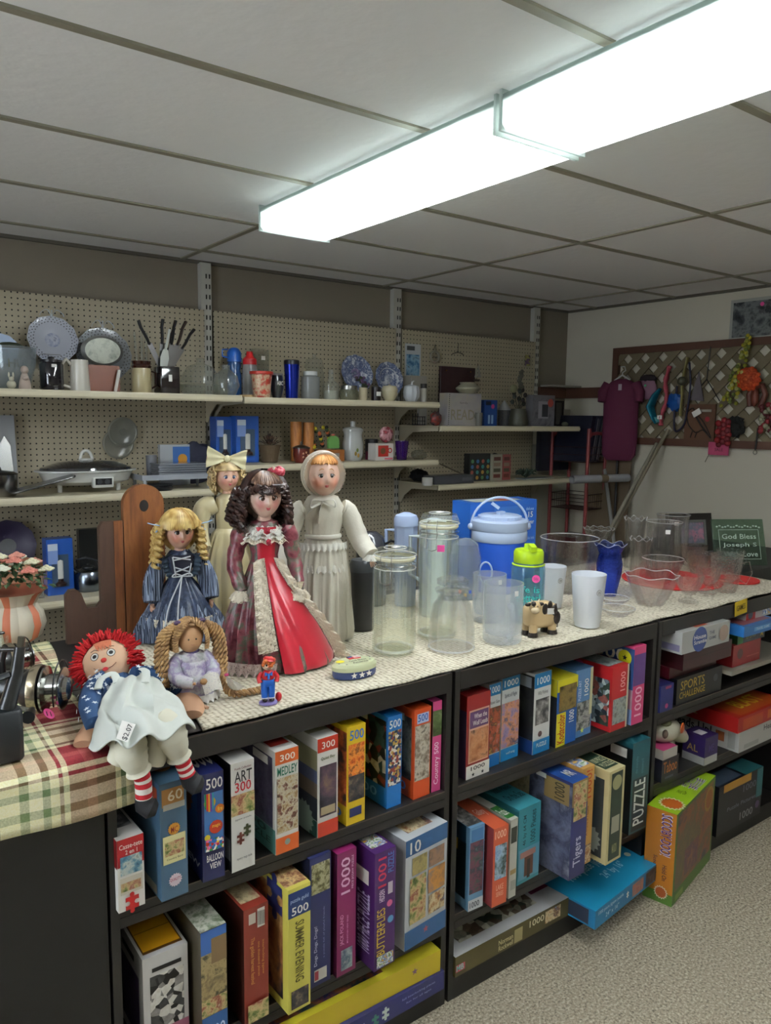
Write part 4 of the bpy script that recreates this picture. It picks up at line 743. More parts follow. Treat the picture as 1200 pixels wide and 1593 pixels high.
def sundae(px, py, wpx, ytop, label):
    c, r = spot(px, py, wpx*.75, ZP); r /= .75; h = hup(px, ytop, c); m = MB(); w = fl(16, .025)
    m.lathe([(0, 0), (r*.7, 0), (r*.72, .004), (r*.5, h*.1), (r*.2, h*.18), (r*.18, h*.24), (r*.5, h*.34), (r*.85, h*.6), (r, h*.92), (r*1.02, h), (r*.95, h), (r*.8, h*.62), (r*.45, h*.38), (0, h*.30)], rcut, seg=48, wave=w); return m.build('pedestal_dish', loc=c, label=label, cat='dish', group='pedestal glass dishes')
sundae(1071, 940, 42, 894, 'pedestal glass dish at the front edge of the red placemat')
sundae(1101, 925, 38, 880, 'pedestal glass dish to the rear of the first pedestal dish')
def gcup(px, py, wpx, ytop, label, mt=rcut, hz=0, zb=None, name='punch_cup', group='cut glass punch cups', handle=True):
    c, r = spot(px, py, wpx*.8, zb); r /= .8; h = hup(px, ytop, c); t = thing(name, label, 'cup', c, group=group)
    m = MB(); m.lathe([(0, 0), (r*.6, 0), (r*.66, .005), (r*.85, h*.4), (r, h), (r*.95, h), (r*.78, h*.4), (0, h*.1)], mt, seg=40, wave=fl(12, .02)); m.build('cup_body', t)
    if handle: m = MB(); m.tube([(r*.9, 0, h*.8), (r*1.3, 0, h*.85), (r*1.5, 0, h*.55), (r*1.2, 0, h*.25), (r*.82, 0, h*.35)], .003, mt, 8); m.build('handle', t, rz=radians(hz))
    return t
pinkg = realglass('#fdf6f4', bump=.35, bscale=90)
gcup(1128, 924, 48, 862, 'large crystal cup at the right end of the glassware', hz=-60, group=None, name='crystal_cup')
gcup(1135, 893, 42, 855, 'crystal punch cup behind the large crystal cup', hz=-20)
gcup(1090, 895, 46, 860, 'pinkish pressed glass cup, lower one beside the pedestal dishes', pinkg, 200, ZP)
gcup(1078, 882, 40, 848, 'pinkish pressed glass cup behind the lower pink one', pinkg, 200, ZP)
# big bowl, vases, pitchers
dish(883, 926, 88, 836, 'glass_punch_bowl', 'large straight clear glass bowl behind the white tumblers', 'bowl', [(0, 0), (.6, 0), (.75, .06), (.93, .3), (1, .7), (.99, .96), (1.02, 1)], realglass('#ffffff', thru=.7, bump=.15, bscale=45), None, 56, base=.8)
m = None
dish(946, 929, 38, 846, 'blue_glass_vase', 'cobalt blue glass vase with a ruffled rim', 'vase', [(0, 0), (.62, 0), (.7, .04), (.72, .12), (1.0, .45), (1.04, .62), (.86, .82), (1.05, .94), (1.28, 1)], realglass('#bcccff', bump=.5, bscale=60, thru=.3), lambda r, z, t, i: (r*(1+(.07 if i >= 7 else 0)*cos(6*t)), z+(.006*cos(6*t) if i >= 7 else 0)), 60, base=.7)
dish(930, 872, 46, 822, 'ruffled_glass_bowl', 'clear glass bowl with scalloped rim behind the big punch bowl', 'bowl', [(0, 0), (.5, 0), (.3, .12), (.7, .35), (.85, .8), (1.02, 1)], rcut, lambda r, z, t, i: (r*(1+(.04 if i >= 4 else 0)*cos(12*t)), z+(.004*cos(12*t) if i >= 4 else 0)), 72, base=.7)
dish(985, 885, 34, 806, 'crown_rim_vase', 'tall clear glass vase with a crown shaped rim, left of the pitchers', 'vase', [(0, 0), (.8, 0), (.85, .05), (.8, .5), (.9, .85), (1, 1)], realglass('#ffffff', thru=.7, bump=.3, bscale=50), lambda r, z, t, i: (r*(1+.04*cos(8*t)), z+(.008*cos(8*t) if i >= 4 else 0)), 64, base=.8)
dish(994, 902, 34, 838, 'crown_rim_vase', 'shorter crown rimmed glass vase in front of the tall one', 'vase', [(0, 0), (.8, 0), (.85, .05), (.8, .5), (.9, .85), (1, 1)], realglass('#ffffff', thru=.7, bump=.3, bscale=50), lambda r, z, t, i: (r*(1+.04*cos(8*t)), z+(.006*cos(8*t) if i >= 4 else 0)), 64, base=.8)
def pitcher(px, py, wpx, ytop, label):
    c, r = spot(px, py, wpx); h = hup(px, ytop, c); t = thing('glass_pitcher', label, 'pitcher', c, group='clear glass pitchers'); pg = realglass('#ffffff', thru=.7, bump=.2, bscale=40)
    m = MB(); m.glasswall([(0, 0), (r*.85, 0), (r*.9, .008), (r*.95, h*.5), (r*.92, h*.9), (r, h)], .004, pg, seg=56, wave=fl(14, .018)); rim_glint(m, r-.002, h); sticker(m, r*.97, FACE-10, h*.84, .02, .018); m.build('pitcher_body', t)
    m = MB(); m.tube([(r*.95, 0, h*.85), (r+.03, 0, h*.85), (r+.04, 0, h*.6), (r+.02, 0, h*.35), (r*.94, 0, h*.32)], .005, glass, 8); m.build('handle', t, rz=radians(20)); return t
pitcher(1030, 895, 54, 811, 'tall clear glass pitcher with a white sticker in front')
pitcher(1044, 876, 50, 800, 'tall clear glass pitcher standing behind the stickered one')
# frame and etched glass sign at the far right end
p = Vector((3.56, 2.20, CT+.004)); t = thing('framed_picture', 'dark framed picture of pink flowers leaning behind the glassware', 'picture', p, rot=(radians(-12), 0, radians(-22)))
def frame_at(t, w, h, f, fm, inner, mat_=None, dpt=.02):
    m = MB(); m.box(-w/2, -w/2+f, 0, dpt, 0, h, fm); m.box(w/2-f, w/2, 0, dpt, 0, h, fm); m.box(-w/2+f, w/2-f, 0, dpt, 0, f, fm); m.box(-w/2+f, w/2-f, 0, dpt, h-f, h, fm); m.build('frame', t)
    m = MB(); m.box(-w/2+f, w/2-f, dpt*.4, dpt*.7, f, h-f, inner); m.build('picture_sheet', t)
    if mat_: m = MB(); g = f*1.25; a, b = -w/2+f, w/2-f; y0, y1 = dpt*.15, dpt*.38; m.box(a, a+g*.3, y0, y1, f, h-f, mat_); m.box(b-g*.3, b, y0, y1, f, h-f, mat_); m.box(a+g*.3, b-g*.3, y0, y1, f, f+g*.3, mat_); m.box(a+g*.3, b-g*.3, y0, y1, h-f-g*.3, h-f, mat_); m.build('inner_rim', t)
frame_at(t, .26, .20, .034, mat('#1c1614', .4), art(70, ['#44485c', '#8c8494', '#6c7484', '#b87c90', '#505c68'], 30), mat('#7c7c7c', .3, .6))
c0 = on_z(1165, 898, CT+.002)
p = Vector((3.44, 1.87, CT+.002)); t = thing('glass_sign', 'green tinted glass plaque etched with a verse, beside the red mat', 'sign', p, rot=(radians(-18), 0, radians(-30)))
gs = clear('#c8dccc', .08, .3, '#6c8474'); et = mat('#a8b8ac', .6)
m = MB(); m.rbox(-.13, .13, -.005, .005, 0, .22, gs, r=.004)
m.build('glass_plate', t)
m = MB()
for k, s_ in enumerate(('God Bless', 'Joseph S', 'With Love')): m.text(s_, (-.085, -.0062, .125-.042*k), (.17, 0, 0), (0, 0, .024), et)
for (x0, x1, z0, z1) in ((-.1, .1, .168, .17), (-.1, .1, .028, .03), (-.1, -.098, .028, .17), (.098, .1, .028, .17)): m.box(x0, x1, -.0065, -.0058, z0, z1, et)
for k in range(16): m.ball((-.105+.014*k, -.006, .184+.004*sin(k*2)), (.006, .0015, .004), et, 6, 4)
m.build('etching', t)
m = MB(); m.lathe([(0, 0), (.08, 0), (.1, .012), (.105, .016), (.08, .006), (0, .004)], mat('#1c1c20', .3), seg=40); m.build('dark_tray', loc=(3.62, 2.03, CT+.002), label='round dark tray under the leaning picture', cat='tray')
# flag tin
c = on_z(568, 1056, CT+.002); cn = Vector((c.x-.005, c.y+.042, c.z)); t = thing('trinket_tin', 'oval tin with God Bless America, a small flag and three white stars', 'tin', cn, rz=radians(-4)); W2 = .062
m = MB(); m.lathe([(0, 0), (W2*.96, 0), (W2, .006), (W2, .022)], mat('#2c3c6c', .35), seg=40, sy=.62); 
for x in (-.022, 0, .022): m.quad([(x+(a-.5)*.022, -W2*.62*math.sqrt(max(.05, 1-(x/W2)**2))-.0025, .012+(b-.5)*.020) for a, b in star()], mat(W_))
m.build('base', t)
m = MB(); lidm = mat('#c8cca4', .35); m.lathe([(W2*1.02, .020), (W2*1.03, .030), (W2*.9, .038), (0, .042)], lidm, seg=40, sy=.62)
m.text('God Bless', (-.022, -.016, .0425), (.05, 0, 0), (0, .010, 0), mat('#2c2c2c')); m.text('America', (-.018, -.028, .0412), (.045, 0, 0), (0, .010, 0), mat('#2c2c2c'))
m.box(-.012, .022, .004, .022, .041, .0432, mat('#b02828')); m.box(-.012, .002, .012, .022, .0432, .0436, mat('#203060'))
for k in range(3): m.box(.003, .022, .006+.006*k, .009+.006*k, .0432, .0436, mat(W_))
m.quad([(-.04+.012*cos(x), .004+.010*sin(x), .0405) for x in [2*pi*i/20 for i in range(20)]], mat('#d8cc20'))
for x, y in ((-.05, -.008), (.04, -.012), (.05, .006), (-.035, -.022)): m.quad([(x+(a-.5)*.009, y+(b-.5)*.009, .0395) for a, b in star()], mat('#2c3c50'))
m.build('lid', t)
# cooler, box, pitchers, canister
ice = mat('#b4c4e0', .45); blu = mat('#1c50b8', .45); 
c, r = spot(774, 925, 84); r = 84/2/ppm(c); zt = hup(774, 800, c); t = thing('drink_cooler', 'round blue drink cooler with a pale lid and arched handle', 'cooler', c)
m = MB(); m.lathe([(0, 0), (r*.93, 0), (r*.96, .01), (r*.98, zt*.70)], blu, seg=48); m.lathe([(r*.99, zt*.66), (r*1.02, zt*.68), (r*1.02, zt*.78), (r*.98, zt*.80)], ice, seg=48); m.build('cooler_body', t)
m = MB(); m.lathe([(r*1.0, zt*.80), (r*1.03, zt*.82), (r*1.03, zt*.92), (r*.98, zt*.94), (r*.8, zt*.945), (r*.78, zt*.985), (r*.7, zt), (0, zt)], ice, seg=48); 
for k in range(60): a = 2*pi*k/60; m.box(r*.775, r*.80, -.002, .002, zt*.945, zt*.985, ice, M=Matrix.Rotation(a, 4, 'Z'))
m.box(-.035, .0, -.008, .008, 0, .012, ice, M=T3(-.01, 0, zt+.02)@RZ(-40)@RY(35)); m.box(-.01, .02, -.01, .01, zt-.001, zt+.012, ice); m.build('cooler_lid', t)
m = MB(); hp = [(r*1.05*cos(a), 0, zt*.84+(.115)*sin(a)) for a in [pi*k/18 for k in range(19)]]; m.tube(hp, .007, ice, 8, flat=.7); m.ball((r*1.05, 0, zt*.84), .014, ice, 10, 8); m.ball((-r*1.05, 0, zt*.84), .014, ice, 10, 8); m.build('handle', t, rz=radians(-32))
p0 = on_z(762, 915, CT+.002)
t = pbox('large blue appliance carton standing behind the round cooler', .35, .12, .335, '#205cb4', loc=(2.06, 2.245, CT+.002), rz=radians(-5), name='carton', cat='box',
    F=[('r', .35, .05, .75, .93, '#3c74c4'), ('o', .58, .42, .2, '#c4ccd0'), ('r', .5, .12, .68, .42, '#b8c0c4'), ('t', '15', .87, .78, .94, .85, W_), ('t', 'Tiger', .84, .68, .96, .75, W_), ('t', 'deluxe', .83, .87, .95, .91, '#a8c4e8'), ('t', 'cordless kettle', .83, .5, .97, .54, '#a8c4e8'), ('t', 'automatic', .83, .42, .97, .46, '#a8c4e8'), ('t', 'one litre', .83, .34, .97, .38, '#a8c4e8')],
    T=[('r', .1, .1, .8, .9, '#c8ccc0'), ('o', .6, .5, .15, '#c05030')])
def ptch(px, py, wpx, ytop, label, mt):
    c, r = spot(px, py, wpx); h = hup(px, ytop, c); t = thing('plastic_pitcher', label, 'pitcher', c, group='octagonal plastic pitchers')
    m = MB(); m.lathe([(0, 0), (r*.88, 0), (r*.9, .006), (r, h*.86)], mt, seg=8, smooth=False); m.build('pitcher_body', t)
    m = MB(); m.lathe([(r*1.04, h*.86), (r*1.04, h*.93), (r*.9, h*.97), (r*.3, h), (0, h)], mt, seg=24); m.build('lid', t)
    m = MB(); m.tube([(r*.95, 0, h*.8), (r+.035, 0, h*.8), (r+.035, 0, h*.4), (r*.93, 0, h*.35)], .007, mt, 8); m.build('handle', t, rz=radians(120)); return t
ptch(630, 945, 36, 797, 'pale blue plastic pitcher behind the tall jars, left one', mat('#a4b4d4', .45)); ptch(672, 962, 44, 806, 'white octagonal plastic pitcher seen through the taller bail jar', mat('#c8d4d8', .45))
c, r = spot(722, 935, 50); h = hup(722, 836, c); t = thing('child_cup', 'clear plastic child cup with dome lid, loop handle and tiny prints', 'cup', c); cp = clear('#e4ecf0', .1, .3, '#dfe6ec')
m = MB(); m.lathe([(0, 0), (r*.85, 0), (r*.9, .006), (r*.96, h*.6)], cp, seg=32)
for k, cc in enumerate(('#2c50b0', '#c83030', '#e0b020', '#2c50b0', '#c83030')): sticker(m, r*.95, FACE-40+18*k, h*(.1+.05*(k % 2)), .011, .013, mat(cc))
m.build('cup_body', t)
m = MB(); m.lathe([(r*1.0, h*.58), (r*1.0, h*.68), (r*.95, h*.72), (r*.8, h*.9), (r*.4, h*.98), (0, h)], cp, seg=32); m.build('dome_lid', t)
m = MB(); m.tube([(r*.9+.024*(1-cos(a)), 0, h*.42+.04*sin(a)) for a in [2*pi*k/20 for k in range(20)]], .0035, ice, 8, closed=True); m.build('loop_handle', t, rz=radians(-38))
c, r = spot(563, 983, 38); h = hup(563, 868, c); t = thing('black_canister', 'slim black cylinder canister with a dark grey cap beside the white gown', 'canister', c)
m = MB(); m.lathe([(0, 0), (r*.95, 0), (r, .005), (r, h*.82)], mat('#141416', .4), seg=32); m.build('canister_body', t)
m = MB(); m.lathe([(r*1.02, h*.82), (r*1.03, h*.93), (r*.9, h*.98), (0, h)], mat('#303236', .3), seg=32); m.build('cap', t)
c = Vector((1.56, 2.22, CT+.002)); h = .265; r = .052; t = thing('coffee_grinder', 'black coffee grinder with domed lid behind the black canister', 'grinder', c)
m = MB(); m.lathe([(0, 0), (r*1.05, 0), (r*1.1, .01), (r, h*.7), (r*1.05, h*.74)], mat('#18181a', .3), seg=32); m.build('grinder_body', t)
m = MB(); m.lathe([(r*1.06, h*.745), (r*1.04, h*.82), (r*.85, h*.93), (r*.4, h*.995), (0, h)], mat('#2c2c30', .2), seg=32); m.build('dome_lid', t)
m = MB(); m.tube([(r*.9, 0, h*.8), (r+.02, -.01, h*.86), (r+.055, -.01, h*.83), (r+.075, 0, h*.68), (r+.06, .01, h*.3), (r+.05, .01, .006), (r+.09, .03, .005)], .0045, black, 8); m.build('power_cord', t, rz=radians(-20))
# ------------------------------------------------------------------ dolls
def skinmat(base, blush, R, cx=.40, cy=-.80, cz=-.28):
    m = bpy.data.materials.new('porcelain'); m.use_nodes = True; nt = m.node_tree; b = nt.nodes['Principled BSDF']; b.inputs['Roughness'].default_value = .42; b.inputs['Coat Weight'].default_value = .2
    b.inputs['Subsurface Weight'].default_value = .0
    tc = nt.nodes.new('ShaderNodeTexCoord'); last = None
    for sx in (-1, 1):
        d = nt.nodes.new('ShaderNodeVectorMath'); d.operation = 'DISTANCE'; nt.links.new(tc.outputs['Object'], d.inputs[0]); d.inputs[1].default_value = (sx*cx*R, cy*R, cz*R)
        mr = nt.nodes.new('ShaderNodeMapRange'); nt.links.new(d.outputs['Value'], mr.inputs[0]); mr.inputs[1].default_value = .08*R; mr.inputs[2].default_value = .48*R; mr.inputs[3].default_value = 1; mr.inputs[4].default_value = 0
        mx = nt.nodes.new('ShaderNodeMix'); mx.data_type = 'RGBA'; nt.links.new(mr.outputs[0], mx.inputs[0]); mx.inputs[7].default_value = lin(blush)
        if last is None: mx.inputs[6].default_value = lin(base)
        else: nt.links.new(last, mx.inputs[6])
        last = mx.outputs[2]
    nt.links.new(last, b.inputs['Base Color']); return m
def gauss(d, c, s): return math.exp(-((d-Vector(c).normalized()).length/s)**2)
def doll_head(parent, loc, R, skin, iris='#3c2418', lip='#b0404c', brow='#5a3a24', look=0, tilt=0, chub=0.0, name='head', eye=1.0, smile=1):
    """face looks towards local -y; z scale 1.12"""
    def fn(d):
        q = Vector((d.x*.88, d.y*.95, d.z*1.12)); z = d.z
        if z < 0: k = 1-(.30-.18*chub)*abs(z)**1.6; q.x *= k; q.y *= 1-.10*abs(z)**2*(1 if d.y > 0 else .2)
        f = 0
        f += .17*gauss(d, (0, -1, -.16), .13)+.06*gauss(d, (0, -1, .02), .12)                # nose, bridge
        f += (.05+.09*chub)*(gauss(d, (.42, -.85, -.34), .26)+gauss(d, (-.42, -.85, -.34), .26))   # cheeks
        f -= .085*(gauss(d, (.33, -.93, .06), .17)+gauss(d, (-.33, -.93, .06), .17))          # sockets
        f += .07*gauss(d, (0, -.8, -.72), .2)+.045*gauss(d, (0, -.9, -.44), .13)              # chin, mouth
        f += .03*gauss(d, (0, -1, .45), .4)
        return q+d*f
    h = thing(name, None, None, loc, 0); h.parent = parent; h.rotation_euler = (radians(tilt), 0, radians(look))
    m = MB(); m.ball((0, 0, 0), R, skin, 56, 44, fn=fn)
    for s in (-1, 1): m.ball((s*R*.86, R*.02, -R*.05), (R*.07, R*.14, R*.2), skin, 10, 8)
    m.lathe([(R*.40, -R*1.25), (R*.36, -R*.95), (R*.42, -R*.7)], skin, c=(0, R*.12, 0), seg=20)
    m.build('face', h)
    for s in (-1, 1):
        p = fn(Vector((s*.335, -.94, .055)).normalized())*R; e = MB(); er = R*.155*eye
        e.ball((0, 0, 0), (er*1.25, er*.8, er*.9), mat('#e4e0dc', .15, coat=.8), 16, 10); e.ball((0, -er*.28, 0), (er*.92, er*.66, er*.92), mat(iris, .12, coat=.9), 14, 10); e.ball((0, -er*.52, 0), (er*.50, er*.46, er*.52), mat('#060505', .08, coat=1), 10, 8)
        up = [(er*1.38*cos(a), -er*(.35+.42*sin(a)), er*.92*sin(a)) for a in [pi*k/10 for k in range(11)]]
        e.tube(up, [er*.05]+[er*.15]*9+[er*.05], mat('#2c1c14', .5), 6)
        e.tube([(er*1.3*cos(a), -er*(.3+.4*abs(sin(a))), er*.85*sin(a)) for a in [-pi*k/8 for k in range(9)]], er*.06, skin, 6)
        e.build('eye', h, loc=(p.x*1.0, p.y+er*.35, p.z))
        b = MB(); pts = []
        for k in range(7):
            t = k/6; dd = Vector((s*(.16+.36*t), -.9, .36+.07*sin(pi*t)-.04*t)).normalized(); pts.append(tuple(fn(dd)*R*1.005))
        b.tube(pts, [R*.012, R*.024, R*.028, R*.028, R*.024, R*.018, R*.006], mat(brow, .7), 6); b.build('eyebrow', h)
    mo = MB(); lm = mat(lip, .35, coat=.4)
    for dz, w, th in ((-.395, .15, .045), (-.455, .12, .055)):
        pts = [tuple(fn(Vector((w*u, -.93, dz+.035*smile*u*u-(.012 if abs(u) < .2 and dz > -.42 else 0))).normalized())*R*1.0) for u in [-1+k/4 for k in range(9)]]
        mo.tube(pts, [R*th*.2]+[R*th*max(.35, (1-abs(-1+k/4)**2)) for k in range(1, 8)]+[R*th*.2], lm, 8)
    mo.build('mouth', h)
    return h
def hairmat(a, b_, rough=.45):
    m = bpy.data.materials.new('hair'); m.use_nodes = True; nt = m.node_tree; b = nt.nodes['Principled BSDF']; b.inputs['Roughness'].default_value = rough
    tc = nt.nodes.new('ShaderNodeTexCoord'); n = nt.nodes.new('ShaderNodeTexNoise'); n.inputs['Scale'].default_value = 38; n.inputs['Detail'].default_value = 1
    nt.links.new(tc.outputs['Object'], n.inputs['Vector']); r = ramp(nt, [a, b_], lo=.35, hi=.65); nt.links.new(n.outputs[0], r.inputs[0]); nt.links.new(r.outputs[0], b.inputs['Base Color']); return m
def strands(m, R, hm, n, az, el0, el1, puff=1.12, r=.0035, hang=0, curl=0, seed=0, fr=0, sy=1.0):
    """locks laid over the head from the crown downwards, then hanging; az in degrees, -90 = face"""
    rnd = random.Random(seed)
    for k in range(n):
        a = radians(az[0]+(az[1]-az[0])*(k+rnd.random()*.8)/n); e1 = radians(el1+rnd.uniform(-5, 5)); e0 = radians(el0); pts = []; pf = puff+rnd.uniform(-.03, .03)
        for j in range(9):
            e = e0+(e1-e0)*j/8; pts.append(Vector((R*pf*.95*cos(e)*cos(a), R*pf*sy*cos(e)*sin(a), R*pf*1.1*sin(e))))
        if hang:
            d = Vector((cos(a), sin(a), 0)); L = hang*rnd.uniform(.85, 1.1); ph = rnd.uniform(0, 6.3)
            for j in range(1, 9):
                t = j/8; q = pts[8]+Vector((0, 0, -L*t))+d*(R*.10*sin(t*2.2)); 
                if curl: q += Vector((cos(ph+t*11), sin(ph+t*11), 0))*curl
                pts.append(q)
        w = [r*(.5+.5*min(1, i/2)) for i in range(len(pts))]; w[-1] = r*.35
        m.tube(pts, w, hm, 5, cap=False)
def cap(m, R, hm, puff, zcut=-.2, front=.35):
    """smooth under-layer of the wig, cut away in front of the face"""
    m.ball((0, R*.10, R*.06), (R*puff*.95, R*puff*.96, R*puff*1.08), hm, 24, 16, fn=lambda d: d if not (d.y < -.15 and d.z < front) else Vector((d.x*.72, -.1*1, d.z*.8)))
def ringlet(m, p0, L, hm, rr=.009, r=.005, turns=5, lean=(0, 0)):
    pts = [(p0[0]+lean[0]*t+rr*cos(turns*2*pi*t), p0[1]+lean[1]*t+rr*sin(turns*2*pi*t), p0[2]-L*t) for t in [k/(turns*8) for k in range(turns*8+1)]]
    m.tube(pts, [r*(1-.25*k/len(pts)) for k in range(len(pts))], hm, 6)
def doll_hand(parent, loc, size, skin, rot=(0, 0, 0), mirror=1, name='hand'):
    """wrist at the origin, fingers towards -z, palm facing -y"""
    m = MB(); s = size
    m.ball((0, 0, -s*.28), (s*.23, s*.11, s*.3), skin, 14, 10); m.tube([(0, 0, s*.12), (0, 0, -s*.12)], [s*.17, s*.16], skin, 12)
    for k, (x, L, sp) in enumerate(((-.16, .34, -.10), (-.055, .42, -.03), (.055, .40, .03), (.155, .31, .10))):
        x *= mirror; sp *= mirror; b0 = Vector((x*s, 0, -s*.48)); pts = [b0+Vector((0, 0, s*.08)), b0, b0+Vector((sp*s*.4, -s*.03, -s*L*.45)), b0+Vector((sp*s*.7, -s*.12, -s*L*.8)), b0+Vector((sp*s*.75, -s*.19, -s*L))]
        m.tube(pts, [s*.056, s*.056, s*.052, s*.046, s*.028], skin, 8)
    m.tube([(mirror*-s*.16, -s*.02, -s*.14), (mirror*-s*.27, -s*.07, -s*.3), (mirror*-s*.30, -s*.12, -s*.44), (mirror*-s*.27, -s*.15, -s*.52)], [s*.07, s*.062, s*.052, s*.03], skin, 8)
    o = m.build(name, parent, loc=loc, rot=tuple(radians(a) for a in rot)); return o
def ruffle(m, path, w, mt, n=40, amp=.006, drop=(0, 0, -1), waves=10, out=(0, -.3, 0)):
    """gathered lace strip hanging from a path"""
    P = [Vector(p) for p in path]; D = Vector(drop).normalized(); O = Vector(out)
    def fn(u, v):
        s = u*(len(P)-1); i = min(int(s), len(P)-2); q = P[i].lerp(P[i+1], s-i); a = sin(u*waves*2*pi)
        return q+D*w*v*(1+.12*a)+O*w*v+Vector((0, -1, 0))*amp*a*v+Vector((0, 0, 0))
    m.grid(fn, n*3, 4, mt)
def curvept(P, n=24):
    """smooth path through points"""
    P = [Vector(p) for p in P]; out = []
    for i in range(len(P)-1):
        p0, p1, p2, p3 = P[max(i-1, 0)], P[i], P[i+1], P[min(i+2, len(P)-1)]
        for k in range(n//(len(P)-1)+1):
            t = k/(n//(len(P)-1)+1); out.append(.5*((2*p1)+(p2-p0)*t+(2*p0-5*p1+4*p2-p3)*t*t+(3*p1-p0-3*p2+p3)*t**3))
    return out+[P[-1]]
def lacemat(c, hole=.35, sc_=260):
    m = bpy.data.materials.new('lace'); m.use_nodes = True; nt = m.node_tree; nt.nodes.clear(); o = nt.nodes.new('ShaderNodeOutputMaterial'); d = nt.nodes.new('ShaderNodeBsdfDiffuse'); d.inputs[0].default_value = lin(c)
    tr = nt.nodes.new('ShaderNodeBsdfTransparent'); tc = nt.nodes.new('ShaderNodeTexCoord'); v = nt.nodes.new('ShaderNodeTexVoronoi'); v.inputs['Scale'].default_value = sc_; nt.links.new(tc.outputs['Object'], v.inputs['Vector'])
    n = nt.nodes.new('ShaderNodeMath'); n.operation = 'LESS_THAN'; nt.links.new(v.outputs[0], n.inputs[0]); n.inputs[1].default_value = hole; mx = nt.nodes.new('ShaderNodeMixShader')
    nt.links.new(n.outputs[0], mx.inputs[0]); nt.links.new(d.outputs[0], mx.inputs[1]); nt.links.new(tr.outputs[0], mx.inputs[2]); nt.links.new(mx.outputs[0], o.inputs[0]); return m
lace = lacemat('#d8cdb8', .32); lacew = lacemat('#dcdad0', .28, 300)
def bow(m, c, s, mt, ang=0, tails=.0):
    M = T3(*c)@RY(ang)
    for sx in (-1, 1):
        def fn(u, v, sx=sx): a = (v-.5)*2; return (sx*s*(.1+.9*u), -s*.16*sin(pi*min(u*1.15, 1))-s*.05*cos(a*7)*u, a*s*(.12+.42*u))
        m.grid(fn, 8, 14, mt, M=M); m.grid(lambda u, v, sx=sx: Vector(fn(u, v))+Vector((0, s*.34*sin(pi*min(u, 1)*.9), 0)), 8, 14, mt, M=M)
        if tails: m.grid(lambda u, v, sx=sx: (sx*s*(.15+.35*v)+(u-.5)*s*.22, -s*.06*sin(v*4)-s*.04, -tails*v), 3, 10, mt, M=M)
    m.ball((0, -s*.1, 0), (s*.15, s*.14, s*.18), mt, 12, 8, M=M)

# --- the tall doll in the burgundy and red gown
c = on_z(421, 1032, CT+.002); c.y += .03; RD = c.copy(); F_ = -24
red = mat('#a80c24', .3, sheen=.3); brocade = art(81, ['#2c1418', '#5c1c2c', '#7c4048', '#4c5a48', '#8c6c68', '#40141f'], 42)
t = thing('porcelain_doll', 'tall dark-haired doll in a burgundy and red lace trimmed gown', 'doll', c, rz=radians(F_)); Hh = z_at(413, 772, c)-c.z; R = .051
sk = skinmat('#cfae9c', '#c08078', R)
hd = doll_head(t, (0, -.012, Hh), R, sk, iris='#4a2416', lip='#a83840', look=10, tilt=4)
hm = hairmat('#1c0e0c', '#3a2018'); hm2 = hairmat('#4a3226', '#7a5a44')
m = MB(); cap(m, R, hm, 1.2, front=.42)
strands(m, R, hm, 90, (-20, 200), 80, -5, 1.28, .006, hang=.085, curl=.008, seed=2, sy=1.05)
strands(m, R, hm2, 60, (-150, -30), 85, 36, 1.22, .0045, seed=3)
rnd = random.Random(4)
for k in range(26): a = radians(-158+136*k/25); e = radians(27+rnd.uniform(-5, 6)); q = Vector((R*1.2*cos(e)*cos(a), R*1.14*cos(e)*sin(a), R*1.15*sin(e))); m.tube([q+Vector((.008*cos(b), -.003+.004*sin(b*.5), .008*sin(b))) for b in [k+i for i in range(7)]], .0042, hm, 6)
for k in range(46):
    s = -1 if k < 30 else 1; j = k if k < 30 else k-30
    x = s*(R*.92+rnd.uniform(0, .022 if s < 0 else .004)); y = rnd.uniform(-.02, .05); ringlet(m, (x, y, R*rnd.uniform(-.1, .6)), rnd.uniform(.05, .085 if s < 0 else .07), hm, .008, .0055, 4, lean=(s*.012*(2 if s < 0 else 1), 0))
m.build('hair', hd)
m = MB(); rb = mat('#9c1c30', .35, sheen=.3)
for k in range(9): a = k*.8; m.ball((.030+.014*cos(a), -.004+.012*sin(a), R*1.34+.004*sin(a*2)), (.011, .008, .010), rb, 10, 8)
m.tube([(.018, -.016, R*1.2), (.02, -.018, R*1.62)], .0035, mat('#d8c8b0'), 6); m.build('hair_bow', hd)
# gown: wide bell with folds, leaning to the right at the hem
def gown(prof, mt, n, amp, leanx=0, seg=160, sy=.85, ph=0):
    m = MB(); top = max(z for r, z in prof); P = []
    for (r0, z0), (r1, z1) in zip(prof, prof[1:]): P += [(r0+(r1-r0)*k/4, z0+(z1-z0)*k/4) for k in range(4)]
    P.append(prof[-1])
    def w(r, z, tt, i):
        f = max(0, 1-z/top)**.6; a = n*tt+ph+1.3*sin(2*tt)+.5*sin(3*tt+z*9); fold = (abs(sin(a/2))**.7*2-1.2)*.7+.45*sin(a*1.9+2)
        return r*(1+amp*f*fold), z
    m.M = Matrix(((1, 0, -leanx, leanx*top), (0, 1, 0, 0), (0, 0, 1, 0), (0, 0, 0, 1)))
    m.lathe(P, mt, seg=seg, wave=w, sy=sy); return m
zt = Hh-.075; B = .135
prof = [(B*1.05, .004), (B*1.08, .02), (B*1.0, .07), (B*.88, .15), (B*.70, .23), (B*.46, .30), (.038, zt*.72)]
prof = [(r, z*zt*.72/.36) for r, z in prof[:-1]]+[(.038, zt*.74)]
LN = .10; m = gown(prof, brocade, 13, .15, LN); m.build('skirt', t)
LM = Matrix(((1, 0, -LN, LN*prof[-1][1]), (0, 1, 0, 0), (0, 0, 1, 0), (0, 0, 0, 1)))
